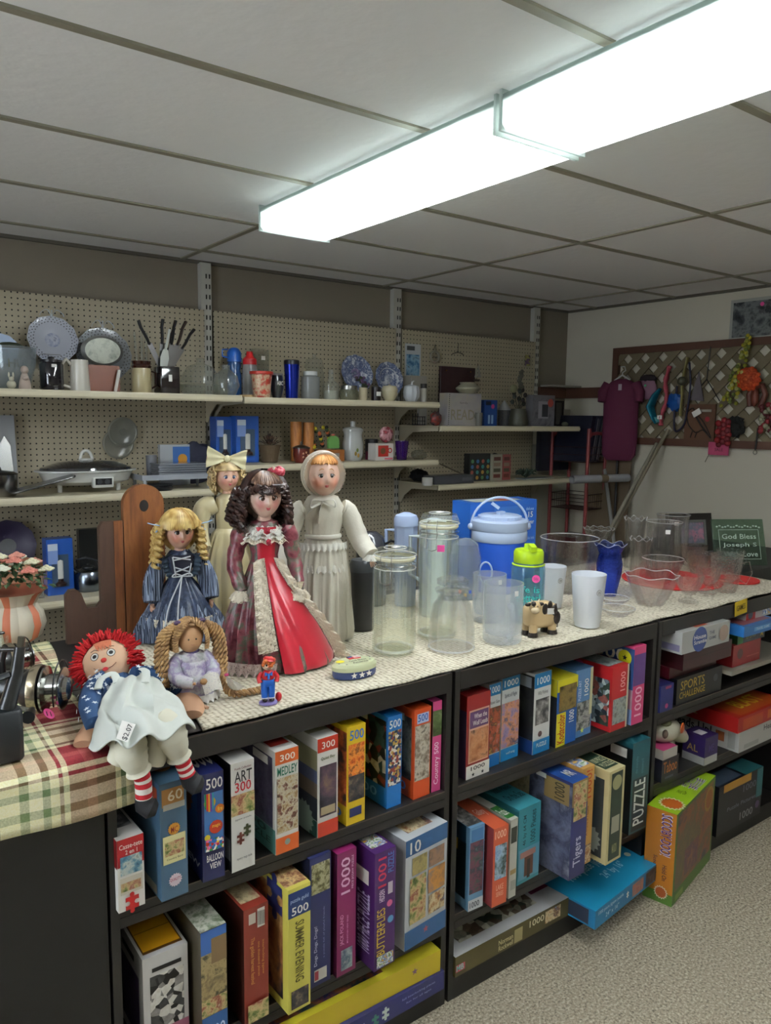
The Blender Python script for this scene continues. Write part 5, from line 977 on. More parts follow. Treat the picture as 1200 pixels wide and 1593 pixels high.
# satin front panel, a wedge opening towards the hem
m = MB()
def wedge(u, v):
    z = .006+(zt*.78-.006)*v; i = 0
    for i in range(len(prof)-1):
        if prof[i+1][1] >= z: break
    f = (z-prof[i][1])/max(1e-6, prof[i+1][1]-prof[i][1]); r = prof[i][0]+(prof[i+1][0]-prof[i][0])*min(1, max(0, f)); hw = 27*(1-v)**.9+13; a = radians(-45+(u-.5)*2*hw-32*v)
    rr = (r*1.06+.008)*(1+.05*sin(u*13+v*3)*(1-v)*sin(pi*min(1, 1.6*u+.2))); return (rr*cos(a), rr*sin(a)*.88, z)
m.M = LM; m.grid(wedge, 40, 24, red); m.build('satin_panel', t)
m = MB(); m.M = LM
for side in (0, 1):
    path = [wedge(side, 1-k/12*(.78 if side == 0 else 1)) for k in range(13)]
    for k in range(4 if side == 0 else 3):
        sh = (.004+.010*k)*(-1 if side == 0 else 1); pth = [(x+sh*(.3+.7*i/12), y-.006-.003*k, z) for i, (x, y, z) in enumerate(path)]
        def fn(u, v, pth=pth, k=k, side=side):
            s = u*12; i = min(int(s), 11); q = Vector(pth[i]).lerp(Vector(pth[i+1]), s-i); wv = sin(u*58+k*1.7)
            return q+Vector(((-1 if side == 0 else 1)*.022*v, -.006*wv*v-.002, -.008*v+.004*wv*v))
        m.grid(fn, 110, 3, lace)
m.build('lace_trim', t)
m = MB(); ruffle(m, [(B*1.06*cos(a), B*.92*sin(a), .030) for a in [radians(150+130*k/20) for k in range(21)]], .028, lacemat('#b8a49c', .3), 60, .006, waves=16, out=(-.25, -.35, 0)); m.build('petticoat', t)
m = MB(); bod = [(.038, zt*.72), (.036, zt*.78), (.044, zt*.88), (.047, zt*.95), (.036, zt*1.02), (.018, zt*1.04)]
m.lathe(bod, brocade, seg=40, sy=.75); m.grid(lambda u, v: ((.034+.008*v)*cos(radians(-125+80*u)), (.039+.006*v)*sin(radians(-125+80*u))*.85, zt*(.72+.27*v)), 10, 10, red); m.build('bodice', t)
m = MB()
for k in range(3): 
    m.grid(lambda u, v, k=k: ((.025+.03*v+.006*k)*cos(radians(-190+200*u))*1.15, (.022+.028*v)*sin(radians(-190+200*u))*.95-.004*sin(u*60)*v, zt*1.04-.008-.030*v-.012*k+.004*sin(u*45)*v), 90, 4, lacew if k < 2 else lace)
m.build('lace_collar', t)
m = MB(); rose = mat('#8c1428', .4)
for k, (x, z) in enumerate(((.004, -.022), (.008, -.052))):
    for j in range(7): a = j*.9; m.ball((x+.0045*cos(a)*(j > 0), -.056-.002*(k)-.001*(j == 0)-.0, zt*1.03+z+.0045*sin(a)*(j > 0)), (.0055, .004, .0055) if k == 0 else (.0035, .003, .005), rose, 8, 6)
m.build('ribbon_rose', t)
for s, mr in ((-1, -1), (1, 1)):
    m = MB(); sh = Vector((s*.045, 0, zt*.97)); el = sh+Vector((s*.036, -.006, -.095)); wr = Vector((s*(.06 if s < 0 else .085), -.03 if s < 0 else -.04, zt*.97-.165))
    pts = curvept([sh, sh+Vector((s*.018, 0, -.02)), el, wr], 20); n = len(pts)
    m.tube(pts, [.026+.006*sin(pi*min(1, 2.2*k/n))-.008*(k/n)+.0015*sin(k*1.8) for k in range(n)], brocade, 14)
    sl = m.build('sleeve', t)
    m = MB()
    for j in range(2): m.lathe([(.018, 0), (.024+.006*j, -.014), (.030+.004*j, -.030+.006*j)], lace, seg=60, c=tuple(wr+Vector((0, 0, .004))), wave=lambda r, z, t_, i: (r*(1+.12*i*sin(9*t_)/2), z))
    m.build('cuff', t)
    doll_hand(t, tuple(wr+Vector((0, -.004, -.012))), .036, sk, (15, s*10, s*20), mr)
m = MB(); x, z = .075, zt*.66; ribbon = mat('#d8ccb0', .5)
for zz in (zt*.60, zt*.50): bow(m, (.078+.012*(zt*.6-zz)*8, -.06, zz), .020, ribbon, 20)
m.build('side_bow', t)

# --- blonde doll in a blue prairie dress
c = on_z(281, 1000, CT+.002); c.y += .07; c.x += .03; t = thing('porcelain_doll', 'blonde doll with a fringe in a navy dress laced with white cord', 'doll', c, rz=radians(-14)); Hh = z_at(281, 826, c)-c.z; R = .047
sk = skinmat('#cca088', '#bc7460', R); hd = doll_head(t, (0, -.01, Hh), R, sk, iris='#3a2a22', lip='#9c4444', brow='#8c6438', look=4, tilt=2, chub=.7, smile=-.3)
hb = hairmat('#a07a3a', '#d8bc78', .4); m = MB(); cap(m, R, hb, 1.26, front=.4)
strands(m, R, hb, 120, (-165, -15), 86, 15, 1.34, .0040, seed=8); strands(m, R, hb, 90, (-22, 202), 86, -10, 1.33, .005, seed=9)
for s in (-1, 1):
    for k in range(9): ringlet(m, (s*(R*1.18+.004*(k % 3)), -.015+.007*k, R*.5-.01*(k % 3)), .11+.01*(k % 2), hb, .008, .0065, 6, lean=(s*.012, -.004))
m.build('hair', hd)
m = MB(); lb = mat('#8cb0d8', .4); 
for s in (-1, 1): m.tube([(s*R*1.15, -.01, R*.45), (s*R*1.75, -.016, R*.60), (s*R*2.0, -.012, R*.68)], .005, lb, 8, flat=.3); m.tube([(s*R*1.2, -.01, R*.45), (s*R*1.55, -.02, R*.1)], .003, lb, 8, flat=.3)
m.build('hair_ribbon', hd)
nv_ = art(82, ['#1c2230', '#28324a', '#3c4860', '#222a3c'], 160); stripe = pic(('#222c40', '#6c7890', '#222c40', '#8894a8', '#1c2434'), 90, 'stripe', .8, 83, (1.6, .15, .05)); vel = mat('#12142c', .7, sheen=.5)
zt = Hh-.066; B = .13
m = gown([(B*.80, zt*.26), (B*.78, zt*.30), (B*.62, zt*.46), (B*.45, zt*.58), (.040, zt*.68), (.034, zt*.72)], nv_, 12, .16, sy=.8); m.build('overskirt', t)
m = gown([(B*1.0, .004), (B*.99, .03), (B*.86, zt*.26), (B*.62, zt*.42), (B*.3, zt*.6)], stripe, 14, .12, sy=.8, ph=1); m.build('skirt', t)
m = MB(); ruffle(m, [(B*.84*cos(a), B*.70*sin(a), zt*.28) for a in [radians(190+150*k/20) for k in range(21)]], .020, lace, 70, .004, waves=20, out=(0, -.3, 0)); m.build('lace_hem', t)
m = MB(); m.lathe([(.034, zt*.70), (.033, zt*.76), (.041, zt*.9), (.043, zt*.96), (.03, zt*1.03), (.017, zt*1.05)], nv_, seg=36, sy=.75); m.grid(lambda u, v: ((.022+.014*v)*(u*2-1), -.030-.006*sin(pi*u)-.006*v, zt*(.74+.26*v)), 8, 8, vel); m.build('bodice', t)
m = MB(); wc = mat('#c4c8cc', .6)
for a, b_ in (((-.026, .98), (.026, .94)), ((.026, .98), (-.026, .94)), ((-.020, .86), (.022, .80)), ((.022, .86), (-.020, .80)), ((-.026, .98), (-.018, .76)), ((.028, .9), (.02, .76))): m.tube([(a[0], -.043, zt*a[1]), ((a[0]+b_[0])/2, -.046, zt*(a[1]+b_[1])/2), (b_[0], -.042, zt*b_[1])], .0022, wc, 6)
for s, L in ((-1, .13), (-.4, .115)): m.tube(curvept([(0, -.046, zt*.76), (s*.02, -.062, zt*.62), (s*.045, -.092, zt*.45), (s*.06, -.112, zt*.24)], 16), .0022, wc, 6)
for s in (-1, 1): m.tube(curvept([(0, -.046, zt*.76), (s*.02, -.052, zt*.79), (s*.028, -.05, zt*.755), (0, -.047, zt*.755)], 14), .0022, wc, 6)
m.build('lacing_cord', t)
for s in (-1, 1): m = MB(); ruffle(m, [(s*.018, -.034, zt*1.02), (s*.04, -.032, zt*.97), (s*.036, -.034, zt*.85), (s*.022, -.036, zt*.74)], .018, mat('#2c3c4c', .8), 20, .004, drop=(s, -.2, -.1), waves=7); m.build('shoulder_ruffle', t)

for s in (-1, 1):
    m = MB(); sh = Vector((s*.042, 0, zt*.95)); pts = curvept([sh, sh+Vector((s*.022, 0, -.03)), sh+Vector((s*.040, -.012, -.08)), sh+Vector((s*.044, -.03, -.125))], 18); n = len(pts)
    m.tube(pts, [.021+.008*math.sin(pi*k/n*.9) for k in range(n)], stripe, 14); m.build('sleeve', t)
    doll_hand(t, tuple(pts[-1]+Vector((0, -.004, -.012))), .04, sk, (14, s*6, s*15), s)

# --- baby doll in the white christening gown
c = on_z(516, 1000, CT+.002); c.y += .05; t = thing('porcelain_doll', 'baby faced doll in a long white gown and sheer bonnet', 'doll', c, rz=radians(-24)); Hh = z_at(507, 740, c)-c.z; R = .053
sk = skinmat('#d2ac98', '#cc7c60', R, .45, -.72, -.35); hd = doll_head(t, (0, -.01, Hh), R, sk, iris='#2c2420', lip='#a84c48', brow='#c08850', look=4, tilt=0, chub=1.0, eye=.85, smile=-.8)
hp = hairmat('#b0743c', '#d09858', .6); m = MB(); cap(m, R, hp, 1.07, front=.52); strands(m, R, hp, 60, (-160, -20), 86, 38, 1.07, .003, seed=18); m.build('hair', hd)
gw = mat('#cfcabb', .7, bump=.35, bscale=140); sheer = clear('#ffffff', .5, .5, '#e4dfd0', bump=.3, bscale=300)
m = MB(); m.ball((0, R*.28, R*.08), (R*1.24, R*1.12, R*1.34), sheer, 32, 20, fn=lambda d: d if d.y > -.42 else Vector((d.x*1.02, -.42-.02*sin(20*math.atan2(d.z, d.x)), d.z*1.02)) if (d.x**2+d.z**2) > .70 else Vector((d.x/max(.01, math.hypot(d.x, d.z))*.93, -.44, d.z/max(.01, math.hypot(d.x, d.z))*.93)))
m.build('bonnet', hd)
m = MB(); ruffle(m, [(R*1.17*sin(radians(a)), -R*.22, R*.08+R*1.25*cos(radians(a))) for a in range(-140, 141, 14)], .008, lacew, 60, .003, drop=(0, -1, 0), waves=30, out=(0, 0, 0)); m.build('bonnet_lace', hd)
zt = Hh-.07
m = gown([(.082, .004), (.085, .03), (.080, .12), (.078, .2), (.070, zt*.62), (.048, zt*.74)], gw, 15, .18, sy=.7); m.build('gown_skirt', t)
m = MB(); m.lathe([(.048, zt*.73), (.048, zt*.755), (.060, zt*.86), (.064, zt*.94), (.045, zt*1.02), (.022, zt*1.04)], gw, seg=48, sy=.72, wave=lambda r, z, tt, i: (r*(1+.02*sin(16*tt)), z)); 
m.build('gown_bodice', t)
m = MB(); rb_ = mat('#d8d4c8', .35)
m.tube([(.050*cos(a), -.002+.038*sin(a), zt*.745) for a in [2*pi*k/30 for k in range(30)]], .006, rb_, 8, closed=True, flat=1.2)
for s in (-1, 1): m.tube(curvept([(-.008, -.045, zt*1.0), (-.008+s*.03, -.058, zt*1.01), (-.008+s*.035, -.056, zt*.96), (-.008, -.046, zt*.995)], 14), .005, rb_, 8, flat=.4)
m.tube([(-.008, -.046, zt*1.0), (-.018, -.054, zt*.93), (-.020, -.052, zt*.85)], .008, rb_, 8, flat=.2); m.tube([(-.008, -.046, zt*1.0), (-.045, -.046, zt*.93), (-.055, -.04, zt*.90)], .007, rb_, 8, flat=.2)
m.build('neck_ribbon', t)
m = MB()
for z0 in (.235, .30): ruffle(m, [(.073*cos(a), .051*sin(a), z0) for a in [radians(180+180*k/14) for k in range(15)]], .02, lacew, 60, .004, waves=13)
m.build('gown_lace', t)
for s in (-1, 1):
    m = MB(); sh = Vector((s*.056, 0, zt*.94)); e = sh+Vector((s*.052, -.02 if s > 0 else 0, -.095)); w_ = sh+Vector((s*.078, -.065 if s > 0 else -.03, -.135 if s > 0 else -.16))
    pts = curvept([sh, sh+Vector((s*.02, 0, -.015)), e, w_], 18); n = len(pts); m.tube(pts, [.024+.006*sin(pi*k/n)+.001*sin(k*2.2) for k in range(n)], gw, 14); m.build('sleeve', t)
    m = MB(); m.lathe([(.015, .004), (.024, -.008), (.026, -.014)], lacew, seg=48, c=tuple(w_), wave=lambda r, z, tt, i: (r*(1+.08*i*sin(8*tt)/2), z)); m.build('cuff', t)
    doll_hand(t, tuple(w_+Vector((s*.004, -.006, -.008))), .036, sk, (35, s*-20, s*15), s)

# --- curly blonde doll hidden behind the dark-haired one: big cream bow, ivory satin dress
c = on_z(383, 965, CT+.002); c.y += .14; t = thing('porcelain_doll', 'curly blonde doll with a big cream satin bow, mostly hidden behind the red gown', 'doll', c, rz=radians(-10)); Hh = z_at(378, 742, c)-c.z; R = .044
sk = skinmat('#d0a48c', '#c08070', R); hd = doll_head(t, (0, -.01, Hh), R, sk, iris='#3c4c6c', brow='#a07c48', look=0); hc = hairmat('#7c6440', '#c8b080', .5)
m = MB(); cap(m, R, hc, 1.25, front=.3); rnd = random.Random(11)
for k in range(150):
    a = rnd.uniform(-30, 210); e = rnd.uniform(-50, 75); a, e = radians(a), radians(e); q = Vector((R*1.32*cos(e)*cos(a), R*1.25*cos(e)*sin(a), R*1.35*sin(e))); ax = rnd.uniform(0, 6.3)
    m.tube([q+Vector((.009*cos(b)*cos(ax), .009*cos(b)*sin(ax), .009*sin(b)-.0012*i)) for i, b in enumerate([ax+.8*i for i in range(9)])], .0032, hc, 5)
m.build('hair', hd)
m = MB(); cream_s = mat('#d4ccA4', .3, sheen=.4); bow(m, (-.005, -.02, R*1.45), .066, cream_s, 6); m.build('satin_bow', hd)
iv = mat('#c8bc94', .3, sheen=.4); zt = Hh-.07
m = gown([(.11, .004), (.10, .1), (.08, .2), (.05, zt*.7), (.035, zt*.74)], iv, 10, .15, sy=.8); m.lathe([(.035, zt*.74), (.04, zt*.9), (.036, zt*1.0), (.018, zt*1.04)], iv, seg=36, sy=.8); m.build('dress', t)
for s in (-1, 1):
    m = MB(); sh = Vector((s*.04, 0, zt*.95)); pts = curvept([sh, sh+Vector((s*.04, 0, -.02)), sh+Vector((s*.05, -.02, -.09)), sh+Vector((s*.045, -.05, -.14))], 18); n = len(pts); m.tube(pts, [.030+.008*sin(pi*min(1, 2*k/n))-.012*k/n for k in range(n)], iv, 12); m.build('sleeve', t)
    doll_hand(t, tuple(pts[-1]+Vector((0, -.004, -.01))), .034, sk, (20, 0, 0), s)

# --- small doll with rope braids, sitting in front of the blue dress
c = on_z(312, 1093, CT+.002); c.y += .05; t = thing('braided_doll', 'small sitting doll with long rope-twist braids and a lilac print dress', 'doll', c, rz=radians(-8)); s_ = 1/ppm(c)
hy = hairmat('#7c5a38', '#b08c5c', .7); ws = mat('#b88c64', .6); pd = art(84, ['#c8c4cc', '#b0b4b8', '#8c7ca0', '#d0ccd0', '#a8b4b0', '#d4d0cc'], 40); zh = hup(303, 1003, c) if False else z_at(304, 990, c)-c.z
hd = thing('head', None, None, (-.004, -.005, zh)); hd.parent = t; R = .034
m = MB(); m.ball((0, 0, 0), (R*.86, R*.86, R*1.05), ws, 28, 20)
for sx in (-1, 1): m.ball((sx*R*.26-.001, -R*.84, R*.08), .0021, mat('#141010', .2), 8, 6)
m.tube([(-.006, -R*.79, -R*.28), (0, -R*.82, -R*.33), (.006, -R*.79, -R*.28)], .0006, mat('#8c4c38'), 5); m.build('face', hd)
m = MB()
def rope(m, pts, r, mt):
    P = curvept(pts, 60); n = len(P)
    for ph in (0, pi):
        q = []
        for i in range(n):
            d = (P[min(i+1, n-1)]-P[max(i-1, 0)]).normalized(); x = d.cross(Vector((0, 1, .1))).normalized(); y = d.cross(x); a = ph+i*.8; q.append(P[i]+x*r*.62*cos(a)+y*r*.62*sin(a))
        m.tube(q, r*.50, mt, 7)
m.ball((0, R*.25, R*.15), (R*1.0, R*.9, R*1.1), hy, 20, 14)
for k in range(5):
    for sx in (-1, 1): a = .12+.13*k; rope(m, [(sx*R*.04, -R*.1+R*.2*k, R*1.22), (sx*R*(.60+.09*k), -R*.72+R*.22*k, R*.95), (sx*R*(1.06+.06*k), -R*.62+R*.22*k, R*.1), (sx*R*(1.04+.06*k), -R*.5+R*.22*k, -R*.75)], .0052, hy)
for sx in (-1, 1):
    for k in range(3): rope(m, [(sx*R*.9, R*.1, R*1.0), (sx*R*(1.5+.25*k), -.004, R*.4), (sx*R*(1.75+.3*k), -.01, -R*1.2), (sx*R*(1.8+.2*k), -.02, -zh*.72)], .0075, hy)
m.ball((0, -R*.6, R*1.02), (.008, .005, .004), hy, 8, 6); m.build('hair', hd)
m = MB(); rope(m, [(R*1.9, -.02, -zh*.5), (R*2.0, -.03, -zh*.75), (R*2.5, -.046, -zh+.011), (R*3.9, -.05, -zh+.009), (R*5.0, -.045, -zh+.009)], .0085, hy); m.build('loose_braid', hd)
m = MB()
for sx in (-1, 1): m.ball((sx*R*.85, -R*.1, R*1.15), (.009, .006, .006), mat('#3c2448', .5), 10, 6)
m.build('hair_tie', hd)
m = MB(); m.lathe([(.062, .002), (.064, .012), (.052, zh*.35), (.034, zh*.6), (.026, zh*.7)], pd, seg=64, sy=.8, wave=lambda r, z, tt, i: (r*(1+.07*max(0, 1-i/3)*sin(11*tt)), z)); m.build('skirt', t)
m = MB(); m.lathe([(.027, zh*.52), (.034, zh*.66), (.030, zh*.74), (.012, zh*.8)], pd, seg=32, sy=.8); m.tube([(.016*cos(a), .014*sin(a)-.002, zh*.76) for a in [2*pi*k/16 for k in range(16)]], .004, mat('#3c2c58', .5), 8, closed=True); m.build('bodice', t)
for sx in (-1, 1):
    m = MB(); pts = curvept([(sx*.026, 0, zh*.7), (sx*.044, -.01, zh*.55), (sx*.040, -.04, zh*.40), (sx*.012, -.062, zh*.36)], 16); n = len(pts); m.tube(pts, [.014+.005*sin(pi*k/n)-.003*k/n for k in range(n)], pd, 12); m.build('sleeve', t)
    doll_hand(t, (sx*.010, -.064, zh*.36), .020, ws, (75, 0, sx*-60), sx)
m = MB(); ruffle(m, [(.064*cos(a), .052*sin(a), .016) for a in [radians(180+180*k/16) for k in range(17)]], .014, mat('#d8d4cc', .8), 70, .005, waves=12, out=(0, -.8, 0)); m.build('hem_ruffle', t)
m = MB(); m.grid(lambda u, v: (.002+.045*u+.008*v, -.070-.006*sin(u*5)-.01*v, zh*.46-.040*v+.01*sin(u*3)), 16, 10, lacemat('#e0dcd4', .3, 420)); m.ball((.01, -.075, zh*.40), (.010, .006, .008), mat('#9c7448'), 8, 6); m.build('lace_hankie', t)
m = MB(); m.grid(lambda u, v: (.068+.035*u*v+.010*v, -.045-.02*u+.004*sin(u*9), .058-.045*v+.012*u*v), 14, 12, lacemat('#e0dcd4', .3, 420)); m.ball((.07, -.05, .058), (.006, .004, .004), mat('#b03868'), 8, 6); m.build('lace_corner', t)

# --- clown boy figurine
c = on_z(423, 1098, CT+.002); c.y += .018; t = thing('boy_figurine', 'small painted boy figurine in blue trousers and red jacket on a lilac base', 'figurine', c, rz=radians(-20)); H = z_at(422, 1016, c)-c.z
m = MB(); m.lathe([(0, 0), (.021, 0), (.022, .003), (.021, .006), (0, .006)], mat('#8c80c0', .4), seg=28, sy=.75); m.build('base', t)
m = MB()
for s in (-1, 1): m.ball((s*.008, -.004, .011), (.0065, .009, .005), mat('#18100e', .3), 12, 8)
m.build('shoes', t)
bl = mat('#1c60c0', .4); m = MB()
for s in (-1, 1): m.tube([(s*.008, 0, .014), (s*.008, 0, H*.42)], [.0075, .009], bl, 12)
m.ball((0, 0, H*.43), (.017, .011, .012), bl, 16, 10); 
for s in (-1, 1): m.tube([(s*.0078*1, 0, .014), (s*.0078, 0, .0165)], .009, mat('#d8d4e0'), 12)
m.build('trousers', t)
m = MB(); rd = mat('#b81c24', .4); m.ball((0, 0, H*.56), (.016, .011, .015), rd, 16, 10); 
for s in (-1, 1): m.tube(curvept([(s*.013, 0, H*.62), (s*.021, -.001, H*.53), (s*.019, -.006, H*.44)], 8), .0055, rd, 10)
m.build('jacket', t)
m = MB(); bow(m, (0, -.013, H*.62), .009, mat('#2c6cc8', .4)); m.tube([(0, -.012, H*.62), (0, -.012, H*.52)], .003, mat('#2c6cc8', .4), 8); m.build('neck_bow', t)
m = MB(); sk_ = mat('#dcc0a4', .4); m.ball((0, 0, 0), (.014, .0125, .0135), sk_, 20, 14)
for s in (-1, 1): m.ball((s*.0048, -.0112, .002), (.0022, .0016, .0028), mat('#181010', .2), 8, 6)
m.ball((0, -.0128, -.002), (.0018, .0018, .0016), mat('#c03828', .4), 8, 6); m.tube([(-.005, -.0115, -.005), (0, -.0125, -.007), (.005, -.0115, -.005)], .0006, mat('#802018'), 5); 
og = mat('#c86428', .5)
for k in range(26): a = radians(-20+220*k/25) if k < 18 else radians(-150+15*(k-18)); e = .3 if k < 18 else .75; m.ball((.013*cos(a), .011*sin(a), .006+.006*sin(k)), .0048, og, 8, 6)
m.build('head', t, loc=(0, -.002, H*.78))
m = MB(); m.lathe([(.0135, 0), (.0145, .002), (.012, .007), (0, .009)], rd, seg=24); m.ball((0, -.013, .001), (.009, .006, .0015), rd, 12, 6); m.build('cap', t, loc=(.003, -.002, H*.78+.010), rot=(radians(-6), radians(14), 0))
m = MB(); m.ball((0, 0, .011), (.008, .01, .011), rd, 12, 8); m.build('red_bag', t, loc=(.026, .01, 0))
# ------------------------------------------------------------------ wooden stand behind the dolls
wd = pic(('#542e16', '#6e3f20', '#7e4d26', '#603619'), 14, 'noise', .45, 31, (6, 6, .8)); wdd = pic(('#38231a', '#463024', '#3c281d'), 14, 'noise', .5, 32, (6, 6, .8))
pA = on_y(195, 900, 2.30); pB = on_y(247, 900, 2.30); pL = on_y(105, 1000, 2.30)
t = thing('wooden_stand', 'brown wooden stand with arched back board and stepped curved side', 'stand', (pA.x, 2.30, CT+.0005)); hb = z_at(220, 754, (pA.x+.05, 2.30))-CT
wB = .125; m = MB(); out = [(0, 0), (wB, 0), (wB, hb-wB/2)]+[(wB/2+wB/2*cos(radians(a)), hb-wB/2+wB/2*sin(radians(a))) for a in range(10, 180, 10)]+[(0, hb-wB/2)]
m.prism(out, .024, wd); hx, hz = wB*.5, hb-wB*.52; m.quad([(hx+.014*cos(a), -.0006, hz+.018*sin(a)) for a in [2*pi*k/20 for k in range(20)]], mat('#140c08')); m.build('back_board', t)
m = MB(); a = z_at(180, 810, (pA.x, 2.30))-CT; lo = z_at(125, 918, (pL.x, 2.30))-CT; x0 = pL.x-pA.x; xm = x0*.42
side = [(-.002, 0), (-.002, a)]+[(xm*.5+(xm*.5)*cos(radians(q))*-1*1, a-.012+.012*sin(radians(q))) for q in ()]+[(xm*.85, a), (xm, a-.02), (xm, lo*.72), (xm-.012, lo*.62), (x0+.06, lo*.62), (x0+.05, lo*.8), (x0+.044, lo*.92), (x0+.03, lo), (x0+.012, lo), (x0, lo*.9), (x0, 0)]
m.prism(side[::-1], .022, wdd); m.build('side_board', t)
m = MB(); m.box(-.03, -.004, -.002, -.0005, 0, a, wd); m.build('lit_edge', t)  # paler wood strip laid on as the lit edge of the side board
m = MB(); m.box(.001, wB-.001, .0245, .06, 0, .02, wdd); m.build('base_board', t)

# ------------------------------------------------------------------ rag doll
cloth_b = mat('#24446c', .85); apron = mat('#ccd0c8', .85, bump=.3, bscale=60); pant = mat('#d4d0bc', .9, bump=.4, bscale=70); handm = mat('#b08668', .7); yarn = mat('#b40c14', .8)
b0 = on_z(215, 1120, CT+.002)
t = thing('rag_doll', 'floppy red-haired rag doll in a starry blue dress, legs hanging over the counter edge', 'doll', (b0.x, b0.y, CT+.002)); O = Vector((b0.x, b0.y, CT+.002))
def W(px, py, y=None, z=None): p = on_z(px, py, CT+z) if z is not None else on_y(px, py, y); return p-O
hc = W(167, 1031, z=.085); Rr = .060
h = thing('head', None, None, hc); h.parent = t; h.rotation_euler = (radians(-38), radians(-14), radians(-22))
m = MB(); fm = mat('#d8b090', .8); m.ball((0, 0, 0), (Rr*.95, Rr*.62, Rr*.92), fm, 28, 20)
def fp(x, z, o=.001): return (x, -Rr*.62*math.sqrt(max(0, 1-(x/(Rr*.95))**2-(z/(Rr*.92))**2))-o, z)
def disc(m, x, z, r, mt, o, rx=1): m.add([fp(x+r*rx*cos(a), z+r*sin(a), o) for a in [2*pi*k/20 for k in range(20)]], [tuple(range(20))], mt)
for s in (-1, 1):
    disc(m, s*.019, .008, .0085, mat('#e8e4dc'), .0012); disc(m, s*.019, .008, .0048, mat('#141010'), .0022); m.tube([fp(s*.019+.009*cos(a), .008+.0095*sin(a), .002) for a in [2*pi*k/16 for k in range(16)]], .0006, mat('#202020'), 5, closed=True)
    m.tube([fp(s*.010, .022), fp(s*.018, .027), fp(s*.027, .024)], .0007, mat('#302018'), 5)
m.ball(fp(0, -.006, -.002), (.0075, .004, .0065), mat('#b42418', .6), 12, 8)
m.tube([fp(-.026, -.018), fp(-.016, -.025), fp(0, -.028), fp(.016, -.025), fp(.026, -.018)], .0007, mat('#5c1810'), 5); disc(m, 0, -.0275, .004, mat('#b41c20'), .002, 1.6); m.build('face', h)
m = MB(); rnd = random.Random(5)
for k in range(760):
    a = rnd.uniform(0, 2*pi); band = rnd.uniform(0, 1); y = -Rr*.35+band*Rr*.9; rad_ = Rr*(.84+.14*sin(pi*band)); 
    if sin(a) < -.55 and band < .45: continue
    n = Vector((cos(a), (band-.25)*.9, sin(a))).normalized(); p = Vector((cos(a)*rad_*1.02, y, sin(a)*rad_)); L = rnd.uniform(.012, .025); q = n*L+Vector((rnd.uniform(-.008, .008), rnd.uniform(-.01, .004), rnd.uniform(-.008, .008)))
    m.tube([p, p+q*.5+Vector((0, 0, .002)), p+q], [.0022, .0024, .0016], yarn, 4, cap=False)
for k in range(14): x = -.02+.003*k; m.tube([fp(x, Rr*.86*.95-.002, .002), fp(x*.9+.003, Rr*.62, .002), fp(x*.85+.004, Rr*.45-.004*(k % 3), .002)], [.002, .0018, .001], mat('#c87858', .8), 4, cap=False)
m.build('yarn_hair', h)
def limb(name, pts, r, mt, n=20, seg=14, wr=.0): 
    m = MB(); P = curvept(pts, n); k = len(P); rr = []
    for i in range(k): f = i/(k-1)*(len(r)-1); j = min(int(f), len(r)-2); rr.append((r[j]+(r[j+1]-r[j])*(f-j))*(1+wr*sin(i*1.9)))
    m.tube(P, rr, mt, seg); return m
tor = [W(186, 1060, z=.045), W(205, 1088, z=.035), W(225, 1120, z=.03)]
limb('torso', tor, [.026, .038, .04], cloth_b).build('dress_bodice', t)
def stars(m, pts, r, n, seed):
    P = curvept(pts, 16); rnd = random.Random(seed)
    for k in range(n):
        i = int((k+.5)/n*(len(P)-2))+1; d = (P[i+1]-P[i-1]).normalized(); vw = Vector((-.45, -.75, .5)); vw = (vw-d*vw.dot(d)).normalized(); sd = d.cross(vw); a = [-.9, .1, .8, -.3][k % 4]+rnd.uniform(-.2, .2)
        nn = vw*cos(a)+sd*sin(a); rr = r if not isinstance(r, list) else r[0]+(r[1]-r[0])*i/len(P); c = P[i]+nn*(rr+.0012); u = d; v = nn.cross(d); ph = rnd.uniform(0, 1); s = .0085
        m.quad([c+u*s*2*((x-.5)*cos(ph)-(y-.5)*sin(ph))+v*s*2*((x-.5)*sin(ph)+(y-.5)*cos(ph)) for x, y in star()], mat('#dfe4e6'))
armL = [W(168, 1052, z=.07), W(150, 1070, z=.05), W(141, 1095, z=.04), W(148, 1128, z=.03)]; armR = [W(205, 1052, z=.075), W(238, 1056, z=.06), W(268, 1066, z=.035), W(285, 1082, z=.018)]
for P_, r_, sd in ((armL, [.020, .027, .026, .020], 1), (armR, [.022, .030, .028, .026], 2)):
    m = limb('sleeve', P_, r_, cloth_b); stars(m, P_, .0285, 24, sd); m.build('sleeve', t)
def mitt(pts, r):
    P = curvept(pts, 12); m = MB(); k = len(P); m.tube(P, [r*(.75+.45*sin(pi*(.15+.75*i/(k-1)))) for i in range(k)], handm, 16, flat=.45); d = (P[-1]-P[0]).normalized(); sd = Vector((-d.y, d.x, 0)); mid = P[k//2]
    m.tube([mid, mid+sd*r*.9+d*r*.3, mid+sd*r*1.35+d*r*.9], [r*.34, r*.32, r*.2], handm, 10, flat=.6)
    return m
mitt([W(150, 1124, z=.025), W(138, 1142, z=.012), W(128, 1158, z=.009)], .020).build('hand', t); mitt([W(283, 1078, z=.02), W(296, 1098, z=.012), W(298, 1112, z=.009)], .026).build('hand', t)
